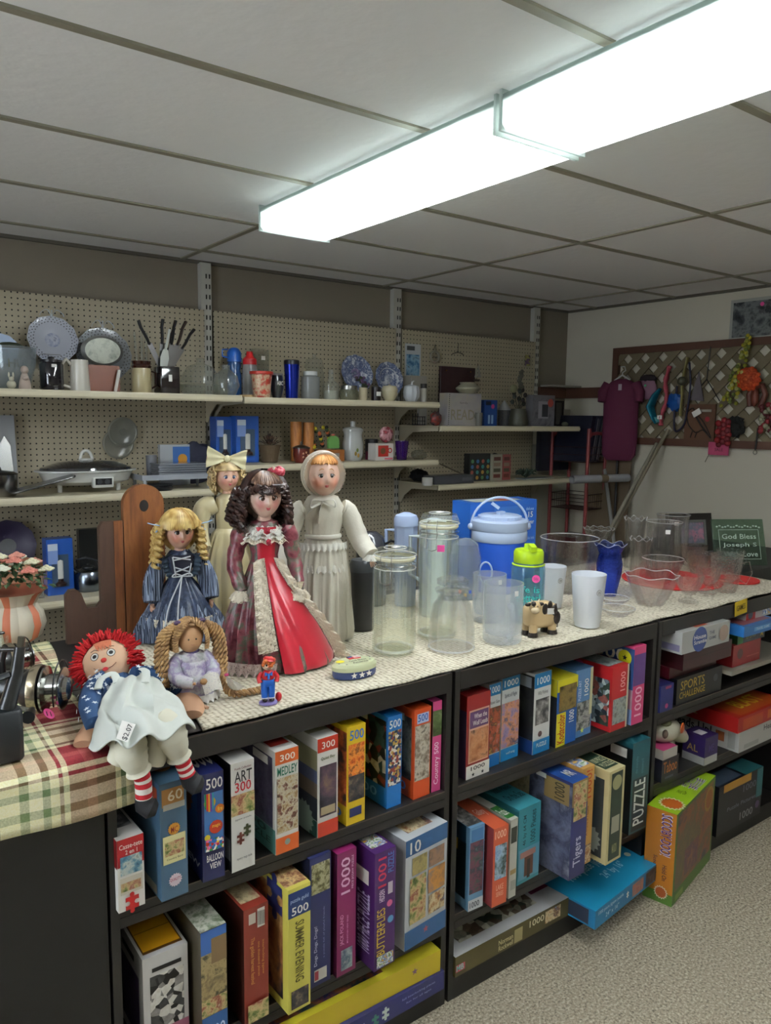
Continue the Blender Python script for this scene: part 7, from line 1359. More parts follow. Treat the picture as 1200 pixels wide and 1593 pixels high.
c = on_y(712, 552, 3.73); m = MB(); m.tube([(x*.05, 0, -.014*(x*x-1)*1.0+.004*sin(x*20)) for x in [-1+k/10 for k in range(21)]], .002, black, 6); m.tube([(0, 0, .014), (0, 0, .06), (.004, 0, .07)], .0018, black, 6); m.build('wire_hanger', loc=(c.x, 3.725, c.z), label='curved black wire hanger hooked above the maroon board', cat='hanger')
c = on_y(742, 590, 3.66); t = thing('sailboat_ornament', 'small sailboat ornament leaning above the cream vase', 'ornament', (c.x, 3.655, c.z)); m = MB(); m.prism([(-.025, 0), (.025, 0), (.018, -.014), (-.018, -.014)], .012, mat('#3c342c', .6)); m.build('hull', t); m = MB(); m.tube([(0, .006, 0), (0.006, .006, .10)], .002, mat('#4c4034'), 6); m.build('mast', t); m = MB(); m.prism([(.004, .01), (.008, .095), (.034, .015)], .002, mat('#8c8c84', .7)); m.prism([(-.002, .01), (0.001, .085), (-.024, .012)], .002, mat('#949488', .7)); m.build('sails', t)
c = on_y(821, 562, 3.73); m = MB(); rnd = random.Random(3); [m.box(-.022+.011*i, -.012+.011*i, 0, .004, -.03+.012*j, -.019+.012*j, mat(rnd.choice(('#8c8448', '#6c5468', '#4c3c50', '#a09c60')), .7)) for i in range(4) for j in range(6)]; m.build('beaded_patch', loc=(c.x, 3.728, c.z), label='small yellow and purple patchwork ornament on the right upright', cat='ornament')
# bay 0, middle shelf
c = at(12, 765, 3.66, Z0M); t = thing('serving_set_card', 'white card with a silver cake server mounted on it, far left', 'card', (c.x, 3.66, Z0M), rot=(radians(-6), 0, 0)); h = .33; m = MB(); m.box(-.06, .045, 0, .004, 0, h, mat('#8c8e90', .5)); m.build('card', t); m = MB(); m.prism([(-.03, .08), (-.012, .06), (.012, .06), (.028, .09), (.022, .2), (0, .24), (-.022, .2)], .004, shine, M=T3(0, -.006, 0)); m.tube([(0, -.004, .06), (0.01, -.004, .0)], .005, shine, 8); m.build('server', t)
lt('saucepan', 'steel saucepan cut off by the left edge of the photo', 'saucepan', -2, 768, 56, 738, 3.46, Z0M, [('pan_body', [(0, 0), (.85, 0), (.95, .1), (1, 1), (1.04, 1.02), (.96, 1), (.9, .1), (0, .08)], shine), ('lid', [(1.0, 1.03), (.8, 1.12), (.2, 1.2), (.15, 1.35), (0, 1.35)], mat('#484848', .25, .8))])
wh = mat('#c4c4be', .35, coat=.4); c = at(136, 765, 3.53, Z0M); t = thing('electric_skillet', 'wide white electric skillet with a dark glass lid and black control', 'skillet', c); r = wr(c, 140); m = MB(); m.lathe([(0, .035), (.7*r, .03), (.9*r, .045), (1.0*r, .085), (1.08*r, .088), (1.08*r, .094), (.98*r, .094)], wh, seg=48, sy=.62)
m.build('skillet_base', t)
for x in (-.62, .62): m = MB(); m.tube([(x*r, -.04, .0), (x*r, -.04, .045)], .010, wh, 10); m.build('foot', t)
m = MB(); m.rbox(-.04+.03, .05+.03, -r*.66, -r*.5, .022, .066, wh, r=.008); m.box(-.0, .07, -r*.665, -r*.655, .034, .062, mat('#101012', .3)); [m.lathe([(.011, 0), (.011, .003), (0, .003)], mat('#303236', .4), seg=14, M=T3(x, -r*.667, .048)@RX(90)) for x in (.018, .05)]; m.build('control_box', t)
m = MB(); m.lathe([(.98*r, .095), (.96*r, .105), (.6*r, .128), (.2*r, .136), (0, .137)], mat('#28282a', .08, coat=1), seg=48, sy=.62); m.build('glass_lid', t); m = MB(); m.tube([(.025*cos(a), 0, .137+.040*sin(a)) for a in [pi*k/12 for k in range(13)]], .007, wh, 10); m.lathe([(.03, .136), (.03, .142), (0, .144)], wh, seg=20); m.build('lid_handle', t)
c = at(80, 740, 3.46, Z0M); m = MB(); m.rbox(-.13, .13, -.05, .05, 0, .008, mat('#6c6c6a', .25, .7), r=.03); m.build('flat_lid', loc=(c.x-.05, 3.385, Z0M+.045), rot=(0, radians(-14), 0), label='long grey lid leaning on the skillet rim', cat='lid')
for k, (px, py, rp, l) in enumerate(((191, 672, 23, 'upper round milky plastic lid hanging on the pegboard'), (184, 690, 24, 'lower milky plastic lid hanging behind the upper one'))):
    c = on_y(px, py, 3.725-.01*(1-k)); r = rp/ppm(c); m = MB(); m.lathe([(0, .006), (r*.2, .006), (r*.22, .002), (r*.8, .003), (r*.9, .008), (r, .006), (r, -.004)], clear('#e4e6e2', .2, .5, '#b4b6ae'), seg=36, M=RX(90)); m.build('round_tub_cover', loc=c, label=l, cat='cover', group='plastic lids on the pegboard')
c = at(275, 757, 3.42, Z0M); t = thing('letter_tray', 'pale plastic tray on legs holding a stack of clear cases', 'tray', (c.x, 3.44, Z0M)); tp = mat('#90949a', .5); m = MB(); m.box(-.17, .16, -.06, .10, .05, .056, tp); m.box(-.17, .16, -.064, -.06, .046, .070, tp); m.box(-.174, -.17, -.064, .10, .046, .070, tp); m.build('tray_deck', t)
for x, y in ((-.155, -.05), (.145, -.05), (-.155, .09), (.145, .09)): m = MB(); m.tube([(x, y, 0), (x*1.02, y, .05)], [.006, .01], tp, 8); m.build('leg', t)
for k in range(6): m = MB(); m.rbox(-.115, .115, -.06, .06, 0, .0095, clear('#d4d8dc', .1, .5, '#a8acb4'), r=.003); m.box(-.110, .110, -.0605, -.0602, .0035, .006, mat('#7c8086', .5)); m.build('disc_case', loc=(c.x+.02, 3.447, Z0M+.0575+.0103*k), rz=radians(2*sin(k*3)), label='%s clear disc case of the stack on the pale tray' % ('bottom', 'second lowest', 'third lowest', 'fourth lowest', 'second from top', 'topmost')[k], cat='case', group='clear disc cases stacked on the tray')
bxp('photo_card_box', 'blue and white card box with a small golden picture behind the disc cases', 'box', 250, 296, 740, 692, 3.60, Z0M, .03, '#a8acb0', F=[('r', .42, .3, 1, .95, '#2c5a98'), ('o', .75, .65, .16, '#c88c30')])
lt('grey_cup', 'small grey cup on the left end of the tray', 'cup', 236, 735, 17, 708, 3.52, Z0M+.0565, [('', [(0, 0), (.85, 0), (1, 1), (.9, 1), (.8, .05), (0, .05)], mat('#64666a', .5))])
c = at(305, 740, 3.66, Z0M); t = thing('fabric_bag', 'crumpled navy bag with a pink tag behind the disc cases', 'bag', c); m = MB(); m.ball((0, 0, .10), (.11, .045, .10), mat('#14162c', .8), 24, 16, fn=lambda d: d*(1+.22*noise.noise(d*2.2))); m.build('bag_body', t); m = MB(); m.quad([(.045+.010*cos(a), -.052, .13+.010*sin(a)) for a in [2*pi*k/16 for k in range(16)]], pink); m.build('price_tag', t)
lt('black_disc_stack', 'thin black plates under the pale tray', 'plate', 246, 758, 46, 751, 3.40, Z0M, [('', [(0, 0), (.9, 0), (1, .3), (1, .5), (.9, .6), (1, .8), (0, 1)], mat('#1c1e20', .4))])
# bay 0, low shelf
wallplate(12, 850, 40, 3.70, Z0L, 'purple rimmed dark plate at the left edge, low shelf', mat('#2c2440', .4), mat('#34363c', .4))
c = on_y(28, 885, 3.58); r = 40/ppm(c); t = thing('copper_platter', 'oval copper coloured platter propped behind the flower pot', 'platter', (c.x, 3.56, Z0L), rot=(0, 0, 0)); m = MB(); m.lathe([(0, 0), (.6*r, 0), (.68*r, .006), (1*r, .010), (1.0*r, .014), (.66*r, .011), (.58*r, .005), (0, .005)], mat('#a8765c', .3, .55), seg=48, sy=.68, M=T3(0, 0, r*.75)@RX(78)); m.build('platter_body', t); m = MB(); m.lathe([(.66*r, .0115), (.70*r, .013), (.72*r, .0125)], mat('#5c3424', .4), seg=48, sy=.68, M=T3(0, -.001, r*.75)@RX(78)); m.build('rim_line', t)
c = at(30, 930, 3.42, Z0L); m = MB(); [m.tube(p, .003, shine, 6) for p in ([(-.12, 0, .12), (.09, 0, .13), (.095, 0, .002)], [(-.12, .05, .002), (.095, 0, .004)])]; m.build('chrome_rack', loc=c, label='thin chrome wire rack in front of the copper platter', cat='rack')
def candlebox(x0, x1, yb, yt, Y, zb, label, grp):
    t = bxp('candle_box', label, 'box', x0, x1, yb, yt, Y, zb, .075, '#1c4c9c', group=grp); w = t.data.vertices[1].co.x; h = max(v.co.z for v in t.data.vertices)
    m = MB(); m.box(w*.18, w*.82, -.0016, -.0005, h*.14, h*.72, mat('#3c4c60', .3)); m.box(w*.05, w*.42, -.0024, -.0017, h*.56, h*.88, mat('#7c94c8', .5)); m.box(w*.05, w*.42, -.0028, -.0025, h*.80, h*.92, mat('#c4ccd8', .5)); m.build('window_front', t)
    m = MB(); m.lathe([(0, 0), (w*.20, 0), (w*.2, .01), (w*.1, .018), (w*.1, h*.12)], mat('#2c1c18', .3), seg=16, M=T3(w*.5, -.003, h*.17)); m.lathe([(w*.11, h*.12), (w*.11, h*.44), (0, h*.46)], mat('#c8c8c0', .4), seg=16, sy=.3, M=T3(w*.5, -.003, h*.17)); m.build('candle', t)
    return t
GC = 'blue window boxes of candles'
candlebox(75, 116, 928, 840, 3.45, Z0L, 'blue window box with a white candle on the low shelf', None)
c = at(139, 922, 3.49, Z0L); r = wr(c, 46); t = thing('kettle', 'steel kettle with black handle on the low shelf', 'kettle', c); ks = mat('#7c8490', .22, 1); m = MB(); m.lathe([(0, 0), (.92*r, 0), (1*r, .01), (1*r, r*1.0), (.85*r, r*1.3), (.4*r, r*1.5), (0, r*1.52)], ks, seg=40); m.build('kettle_body', t); m = MB(); m.lathe([(.42*r, r*1.5), (.4*r, r*1.6), (.1*r, r*1.65), (.1*r, r*1.75), (0, r*1.78)], black, seg=20); m.build('lid', t); m = MB(); m.tube([(-r*.8, 0, r*1.15), (-r*1.2, 0, r*1.6), (-r*1.3, 0, r*1.8)], [.014, .010, .009], ks, 10); m.build('spout', t); m = MB(); m.tube([(-r*.7, 0, r*1.35), (-r*.75, 0, r*2.1), (-.01, 0, r*2.2), (r*.6, 0, r*1.9), (r*.75, 0, r*1.3)], [.004, .008, .011, .010, .004], mat('#202226', .4), 10, flat=.5); m.build('handle', t)
bxp('black_case', 'flat black case standing behind the kettle', 'case', 126, 165, 925, 824, 3.64, Z0L, .04, '#0c0c0e')
# bay 1, middle shelf
candlebox(337, 364, 722, 648, 3.60, Z1M, 'left one of the two blue window boxes on the middle shelf', GC); candlebox(368, 403, 722, 647, 3.55, Z1M, 'right one of the two blue window boxes on the middle shelf', GC)
lt('dried_arrangement', 'brown dried leaves and cones in a woven basket', 'arrangement', 420, 722, 34, 692, 3.52, Z1M, [('basket', [(0, 0), (.7, 0), (1, 1), (.9, 1), (0, .8)], mat('#4c3c28', .8, bump=.8)), ('leaves', lambda m, r, h: [m.add([(0, 0, 0), (.016, -.01, .004), (.034, 0, 0), (.016, .01, .004)], [(0, 1, 2), (0, 2, 3)], mat(('#2c2018', '#4c3428', '#3c3028', '#5c4434')[k % 4], .8), M=T3(0, 0, h*.9)@RZ(k*137)@RY(-20-(k*31) % 65)@T3(.01+.0006*k, 0, 0)) for k in range(50)], None)])
wdm = pic(('#8c5424', '#a86c34', '#7c481c'), 30, 'noise', .5, 41, (5, 5, .6))
for px, yt, l in ((461, 656, 'left tall bamboo canister'), (480, 657, 'right tall bamboo canister')): lt('bamboo_canister', l+' on the middle shelf', 'canister', px, 720, 18, yt, 3.56, Z1M, [('', [(0, 0), (1, 0), (1, .9), (.97, .905), (1, .91), (1, 1), (0, 1)], wdm)], group='bamboo canisters')
lt('enamel_pot', 'little dark red pot with a flower and silver lid', 'pot', 469, 724, 26, 690, 3.42, Z1M, [('pot_body', [(0, 0), (.75, 0), (1, .35), (1, .75)], mat('#5c1c10', .3, coat=.6)), ('flower', lambda m, r, h: [m.ball((r*.35*cos(a), -r*.98, h*.4+r*.35*sin(a)), (.006, .002, .006), mat('#b08468', .5), 8, 5) for a in [2*pi*k/5 for k in range(5)]], None), ('lid', [(1.1, .75), (1.1, .8), (.5, .9), (.15, .94), (.15, 1.1), (0, 1.12)], mat('#4c4844', .3, .8))])
lt('flower_basket', 'basket of yellow and dark artificial flowers', 'arrangement', 500, 722, 26, 700, 3.56, Z1M, [('basket', [(0, 0), (.7, 0), (1, 1), (0, .9)], mat('#5c3c20', .8)), ('flowers', lambda m, r, h: [m.ball((r*1.3*((k*37 % 19)/9-1), -.01+.03*((k*13 % 7)/7-.5), h*1.3+.11*((k*53 % 17)/17)), (.012, .010, .012), mat(('#a8981c', '#18140c', '#a85428', '#2c3818')[k % 4], .7), 8, 6) for k in range(26)], None)])
t = bxp('wooden_crate', 'small orange wooden crate with a grey window', 'crate', 504, 536, 724, 700, 3.44, Z1M, .07, '#8c5424', F=[('r', .15, .15, .75, .7, '#908c84')])
c = at(519, 700, 3.475, Z1M+.068); m = MB(); m.prism([(-.034, 0), (.034, 0), (.034, .04)]+[(.034*cos(radians(a)), .04+.026*sin(radians(a))) for a in range(10, 180, 15)]+[(-.034, .04)], .016, mat('#5c8c48', .5)); m.ball((.0, .008, .07), (.012, .006, .006), mat('#c86858', .5), 8, 6); m.build('green_plaque', loc=(c.x, 3.47, Z1M+.0685), label='rounded light green plaque standing on the wooden crate', cat='plaque')
lt('ceramic_canister', 'white ceramic canister with painted leaf and knobbed lid', 'canister', 549, 721, 33, 661, 3.50, Z1M, [('canister_body', [(0, 0), (.8, 0), (.95, .15), (1, .5), (.85, .72), (.95, .82)], mat('#a8aaa6', .25, coat=.7)), ('painted_leaf', lambda m, r, h: [m.ball((x*r, -r*.96+.001, h*z), (.008, .003, .012), mat(cc, .5), 8, 6) for x, z, cc in ((-.3, .2, '#8c7428'), (-.1, .3, '#5c6c28'), (.0, .15, '#a88438'))], None), ('lid', [(1.0, .82), (1.0, .88), (.8, .93), (.25, .95), (.25, 1.1), (0, 1.12)], mat('#a0a29e', .25, coat=.7))])
lt('dark_mug', 'dark mug with a maroon base behind the mug box', 'mug', 578, 720, 20, 683, 3.52, Z1M, [('mug_body', [(0, .4), (1, .4), (1, 1), (.9, 1), (0, .9)], mat('#0c0c10', .4)), ('mug_base', [(0, 0), (.95, 0), (1, .4)], mat('#58142c', .4))])
t = bxp('mug_box', 'white gift box printed with a red mug', 'box', 584, 612, 724, 690, 3.42, Z1M, .07, '#c0bcb6', F=[('r', .15, .22, .72, .88, '#9c2018'), ('o', .42, .55, .14, '#5c4020'), ('o', .80, .58, .12, '#9c2018'), ('o', .80, .58, .07, '#c0bcb6'), ('r', .5, .05, .95, .15, '#c86878')])
c = at(601, 690, 3.46, Z1M+.095); m = MB(); m.ball((0, 0, .045), (.045, .02, .045), art(97, ['#8c1c2c', '#b88c90', '#5c1820', '#c84858'], 50), 22, 14, fn=lambda d: d*(1+.1*noise.noise(d*3))); m.build('gift_bag', loc=(c.x, 3.46, c.z+.0), label='red cellophane gift bag sitting on the mug box', cat='bag')
lt('purple_glass', 'purple glass tumbler beside the mug box', 'tumbler', 625, 724, 22, 686, 3.42, Z1M, [('', [(0, 0), (.7, 0), (1, 1), (.92, 1), (.65, .06), (0, .06)], clear('#a868d0', .05, .5, '#4c1880'))])
c = at(652, 724, 3.44, Z1M); m = MB(); m.ball((0, 0, .025), (.05, .03, .028), clear('#e0e0d8', .1, .35, '#9c9888'), 20, 12, fn=lambda d: d*(1+.4*noise.noise(d*3))); m.build('cellophane_bundle', loc=c, label='crumpled clear cellophane near the end of the middle shelf', cat='bundle')
# bay 2, upper shelf
c = at(636, 663, 3.62, Z2U); t = thing('wire_letter_rack', 'small black wire rack at the left end of the upper shelf', 'rack', (c.x+.06, 3.60, Z2U)); m = MB(); [m.tube([(-.045+.018*k, 0, 0), (-.045+.018*k, 0, .05+.02*(k < 3))], .0025, black, 6) for k in range(6)]; [m.tube([(-.05, 0, z), (.05, 0, z)], .0025, black, 6) for z in (.003, .025, .05)]; m.build('grille', t); m = MB(); m.box(-.05, .05, 0, .05, 0, .003, black); m.build('rack_base', t)
bxp('white_tile', 'plain white panel standing next to the black wire rack', 'tile', 652, 664, 663, 634, 3.60, Z2U, .02, '#a09e98')
c = at(678, 663, 3.46, Z2U); m = MB(); m.ball((0, 0, .04), (.035, .03, .04), art(98, ['#18181c', '#3c3c40', '#8c3428', '#202428'], 60), 16, 12, fn=lambda d: d*(1+.3*noise.noise(d*3))); m.build('trinket_pouch', loc=c, label='dark pouch with a red patch beside the spiral pad', cat='pouch')
t = bxp('spiral_pad', 'pale spiral bound pad with faint grey lettering, the cream vase on it', 'pad', 696, 748, 664, 611, 3.44, Z2U, .075, art(99, ['#8c8c94', '#a09c98', '#a8a088'], 12), F=[('t', 'family', .35, .66, .6, .74, '#70686c'), ('t', 'READ', .1, .18, .8, .5, '#8c8470'), ('o', .85, .3, .06, '#6c7468')]+[('o', .03, .05+.06*k, .012, '#303030') for k in range(16)])
c = at(728, 611, 3.475, Z2U); zt_ = max(v.co.z for v in t.data.vertices); m = MB(); r = 19/ppm(c); m.lathe([(0, 0), (.6*r, 0), (.98*r, .025), (1.0*r, .035), (.62*r, .055), (.7*r, .066), (.6*r, .064), (.5*r, .05), (0, .04)], mat('#94907c', .4, coat=.4), seg=32); m.build('cream_vase', loc=(c.x, 3.475, Z2U+zt_+.0005), label='squat cream vase standing on top of the spiral pad', cat='vase')
lt('white_glass', 'small clear tumbler in front of the spiral pad', 'glass', 745, 664, 12, 642, 3.40, Z2U, [('', [(0, 0), (.8, 0), (1, 1), (.9, 1), (0, .1)], clear('#e0e0dc', .1, .4, '#b4b4ac'))])
bxp('gadget_box', 'blue hanging box with two white figures printed on it', 'box', 753, 773, 664, 622, 3.46, Z2U, .05, '#143c80', F=[('r', .3, .08, .45, .42, '#8ca8cc'), ('r', .55, .08, .7, .42, '#8ca8cc'), ('o', .65, .75, .13, '#c03c80'), ('r', .1, .8, .5, .95, '#0c1428')])
lt('white_lantern', 'pale pointed lantern between the blue box and the olive vase', 'lantern', 784, 663, 20, 622, 3.54, Z2U, [('lantern_body', [(0, 0), (1, 0), (1, .6)], clear('#d0d4d8', .1, .5, '#7c8088')), ('roof', [(1.1, .6), (0, 1)], mat('#8c8e8e', .5))])
def sprays(m, r, h):
    for k in range(9): a = k*2.4; p2 = (r*.7*cos(a), r*.5*sin(a), h*(1.3+.10*k)); m.tube([(0, 0, h*.8), p2], .002, mat('#20281c', .8), 5); m.ball(p2, (.014, .012, .016), mat(('#1c2018', '#2c342c', '#24201c')[k % 3], .8), 8, 6)
    m.ball((-r*.9, -.01, h*2.15), (.026, .020, .026), mat('#787858', .7), 12, 8)
    for k in range(14): m.ball((r*.3+.016*cos(k*2.4)*(k % 4)*.7, .01, h*(2.0+.09*k)), (.014, .01, .014), mat('#545448', .8), 8, 6)
lt('olive_vase', 'olive ceramic vase with dark leaves and a pale blossom spray', 'vase', 806, 665, 32, 636, 3.46, Z2U, [('vase_body', [(0, 0), (.9, 0), (1, .2), (.75, .9), (.7, 1), (0, .95)], mat('#3c3c30', .5)), ('flower_spray', sprays, None)])
bxp('appliance_box', 'boxed small appliance printed with a grey device', 'box', 828, 862, 664, 614, 3.42, Z2U, .06, '#68666a', F=[('r', .0, .0, 1, .9, art(100, ['#2c2c30', '#6c6a70', '#3c3a40'], 30)), ('r', .25, .25, .72, .8, '#8c8a90'), ('r', .42, .3, .7, .7, '#24262c'), ('o', .8, .75, .13, '#a04438')])
c = at(868, 664, 3.56, Z2U); t = thing('photo_stand', 'narrow dark frame behind the boxed appliance', 'frame', (c.x+.01, 3.56, Z2U)); frame_at(t, .09, .17, .012, mat('#18120e', .5), mat('#4c4a44', .6))
c = at(879, 664, 3.42, Z2U); m = MB(); m.ball((0, 0, .014), (.026, .02, .015), mat('#585c4c', .6), 14, 8); m.build('soap_dish', loc=c, label='small green-grey dish at the right end of the upper shelf', cat='dish')
# bay 2, lower shelf
c = at(640, 752, 3.62, Z2L); m = MB(); m.ball((0, 0, .035), (.06, .05, .037), mat('#141416', .8), 18, 12, fn=lambda d: d*(1+.3*noise.noise(d*2.5))); m.build('crumpled_hat', loc=(c.x+.06, 3.62, Z2L), label='black crumpled hat at the left end of the lower shelf', cat='hat')
lt('tape_roll', 'small white roll at the front of the lower shelf', 'roll', 665, 757, 17, 743, 3.37, Z2L, [('', [(0, 0), (1, 0), (1, 1), (.45, 1), (.45, .8), (0, .8)], mat('#a09e98', .6))])
bxp('grey_console', 'flat grey box lying on the lower shelf', 'box', 676, 737, 756, 741, 3.38, Z2L, .10, '#34363c', F=[('r', .7, .3, .95, .7, '#484a50')])
c = at(690, 744, 3.53, Z2L); m = MB(); [m.tube([c+Vector((-.05+.02*k, .0, .0)), c+Vector((.0+.02*k, .02, .035)), c+Vector((.05+.01*k, .03, .012))], .006, mat(('#14100e', '#2c1814', '#0e0e10')[k % 3], .6), 6, M=T3(*(-c))) for k in range(7)]; m.build('cable_pile', loc=c, label='tangle of black and brown cables behind the grey box', cat='cable')
m = MB(); m.box(-.10, .10, -.012, .012, 0, .006, mat('#6c6450', .7)); m.build('wood_strip', loc=(c.x+.10, 3.55, Z2L+.062), rot=(0, radians(22), radians(-8)), label='flat tan strip leaning across the cables', cat='strip')
bxp('butterfly_box', 'black box with coloured butterfly print', 'box', 730, 762, 752, 706, 3.46, Z2L, .05, '#0c0e10', F=[('o', .12+.25*(k % 4), .12+.2*(k//4), .07, ('#2c7878', '#a87c30', '#48784c', '#285c8c', '#984838')[k % 5]) for k in range(16)])
for x0, x1, l, b_ in ((766, 781, 'cream spice box with dark figures', '#8c8878'), (782, 794, 'cream and red printed spice box', '#84403c')): bxp('spice_box', l, 'box', x0, x1, 752, 707, 3.44, Z2L, .04, b_, group='spice boxes on the lower shelf', F=[('r', .1, .1+.22*k, .8, .24+.22*k, ('#5c2018', '#3c3c28', '#7c6858', '#4c1c18')[k]) for k in range(4)])
c = at(781, 708, 3.46, Z2L); t = thing('soap_pump', 'black pump bottle behind the spice boxes', 'pump bottle', (c.x, 3.52, Z2L)); m = MB(); m.lathe([(0, 0), (.02, 0), (.021, .1), (.008, .118), (.008, .125)], mat('#5c5a54', .3), seg=20); m.build('bottle_body', t); m = MB(); m.tube([(0, 0, .125), (0, 0, .155)], .004, black, 8); m.tube([(-.024, 0, .150), (-.01, 0, .160), (.012, 0, .157)], .007, black, 8); m.build('pump', t)
c = at(818, 752, 3.52, Z2L); m = MB(); [m.tube([(0, 0, .0), (.05*cos(k*2.4), .03*sin(k*2.4), .03+.03*((k*7) % 5)/5), (.085*cos(k*2.4), .045*sin(k*2.4), .02+.04*((k*3) % 5)/5)], [.002, .006, .003], mat(('#2c3c34', '#3c4c40', '#4c5c50')[k % 3], .8), 5) for k in range(40)]; m.build('fern_sprig', loc=c, label='loose grey-green artificial sprigs on the lower shelf', cat='sprig')
bxp('thin_book', 'thin pale book lying near the right end of the lower shelf', 'book', 818, 862, 752, 745, 3.38, Z2L, .09, '#7c8484', F=[('r', .0, .2, 1, .8, '#a8a8a0')])
# ------------------------------------------------------------------ right wall: lattice panel, hangings, cart
XW = RWALL
def rw(px, py, off=.0): return on_x(px, py, XW-off)
br = mat('#58382a', .6); lat = mat('#746850', .7)
y0, y1, z0, z1 = 1.35, 3.36, 1.492, 2.130
t = thing('lattice_panel', 'brown framed diagonal wooden lattice on the right wall', 'lattice', (XW-.001, 0, 0)); m = MB()
for b in ((-.03, 0, y0, y1, z1-.045, z1), (-.03, 0, y0, y1, z0, z0+.045), (-.03, 0, y1-.045, y1, z0+.045, z1-.045), (-.03, 0, y0, y0+.045, z0+.045, z1-.045)): m.box(*b, br)
m.build('frame', t)
def slats(sgn, x0, x1, name):
    m = MB(); a0, a1, b0, b1 = y0+.03, y1-.03, z0+.03, z1-.03; hw = .031; H = b1-b0
    k = a0-H
    while k < a1+H:
        # slat centre line z-b0 = sgn*(y-k)
        def cl(yy): return yy
        pts = []
        for o in (-hw, hw):
            for zz in (b0, b1): yy = k+sgn*(zz-b0)+o if sgn > 0 else k-(zz-b0)+o+H*0; pts.append((yy, zz))
        (ya, _), (yb, _), (yc, _), (yd, _) = pts; poly = [(ya, b0), (yc, b0), (yd, b1), (yb, b1)]
        def clip(P, lim, keep):
            out = []
            for i in range(len(P)):
                p, q = P[i], P[(i+1) % len(P)]; ip, iq = keep(p[0]), keep(q[0])
                if ip: out.append(p)
                if ip != iq: f = (lim-p[0])/(q[0]-p[0]); out.append((lim, p[1]+f*(q[1]-p[1])))
            return out
        poly = clip(poly, a0, lambda v: v >= a0-1e-9)
        if len(poly) > 2: poly = clip(poly, a1, lambda v: v <= a1+1e-9)
        if len(poly) > 2:
            n = len(poly); m.add([(x0, y, z) for y, z in poly]+[(x1, y, z) for y, z in poly], [tuple(range(n)), tuple(range(2*n-1, n-1, -1))]+[(i, (i+1) % n, (i+1) % n+n, i+n) for i in range(n)], lat)
        k += .132
    m.build(name, t)
slats(1, -.016, -.009, 'rising_slats'); slats(-1, -.024, -.0165, 'falling_slats')
# picture above
a, b = rw(1140, 470), rw(1210, 522); c = rw(1172, 497); w = 2*(a.y-c.y)+.10
t = thing('framed_photo', 'white edged dark woodland photograph above the lattice, cut by the photo edge', 'picture', (XW-.002, a.y, c.z-.115), rz=radians(-90)); frame_at(t, .01, .01, .001, white, white) if False else None
m = MB(); m.box(0, .32, -.012, 0, 0, .235, mat('#a8a8a0', .5)); m.build('mount', t); m = MB(); m.box(.018, .302, -.014, -.0125, .018, .217, art(110, ['#14161a', '#3c4044', '#787c7c', '#1c2024', '#54585c'], 18)); m.quad([(.19+.012*cos(x), -.0145, .195+.012*sin(x)) for x in [2*pi*k/16 for k in range(16)]], pink); m.build('print', t)
# rail and shelf in the corner
m = MB(); m.box(4.06, XW-.002, 3.742, 3.788, 1.80, 1.872, br); m.build('trim_40', kind='structure'); 
m = MB(); m.box(XW-.045, XW-.002, 3.365, 3.74, 1.80, 1.872, br); m.build('trim_41', kind='structure')
m = MB(); m.prism([(0, 0), (.30, 0), (.30, .012), (0, .012)], .11, mat('#989488', .5)); m.build('ledge', loc=(4.06, 3.63, 1.8735), label='pale ledge on the brown rail in the room corner', cat='ledge')
# hoodie-like maroon garment on a white hanger
c = rw(966, 640, .12); t = thing('maroon_shirt', 'maroon short-sleeved child shirt on a white hanger', 'shirt', (c.x, c.y, 0), rz=radians(-68)); zt0 = rw(966, 590, .10).z; zb0 = rw(966, 716, .10).z; s = 1/ppm(c); mm = mat('#541634', .85)
wv = 25*s*1.1
m = MB(); rings = []
for f, ww, dd in ((0, .25, .010), (.03, .6, .03), (.10, .95, .04), (.25, 1, .045), (.5, .98, .045), (.75, 1.0, .05), (.93, .95, .05), (1, .7, .03)): rings.append([(wv*ww*cos(a), dd*sin(a), zt0+(zb0-zt0)*f) for a in [2*pi*k/28 for k in range(28)]])
m.loft(rings[::-1], mm); m.build('shirt_body', t)
for sx in (-1, 1): m = MB(); m.tube([(sx*wv*.75, 0, zt0-.03), (sx*wv*1.0, -.01, zt0-.09), (sx*wv*1.02, -.02, zt0-.15)], [.035, .038, .030], mm, 14); m.build('sleeve', t)
m = MB(); m.quad([(-.010, -.049, zt0-.035), (.012, -.049, zt0-.035), (.012, -.049, zt0-.075), (-.010, -.049, zt0-.075)], mat('#8c8088', .6)); m.build('printed_patch', t)
m = MB(); m.tube([(-.05, 0, zt0-.01), (0, 0, zt0+.025), (.05, 0, zt0-.01)], .006, mat('#b8b8b4', .4), 8); m.tube([(0, 0, zt0+.02), (0, 0, zt0+.04), (.02, 0, zt0+.055), (.012, 0, zt0+.08), (-.012, 0, zt0+.078)], .004, mat('#b8b8b4', .4), 8); m.build('hanger_hook', t)
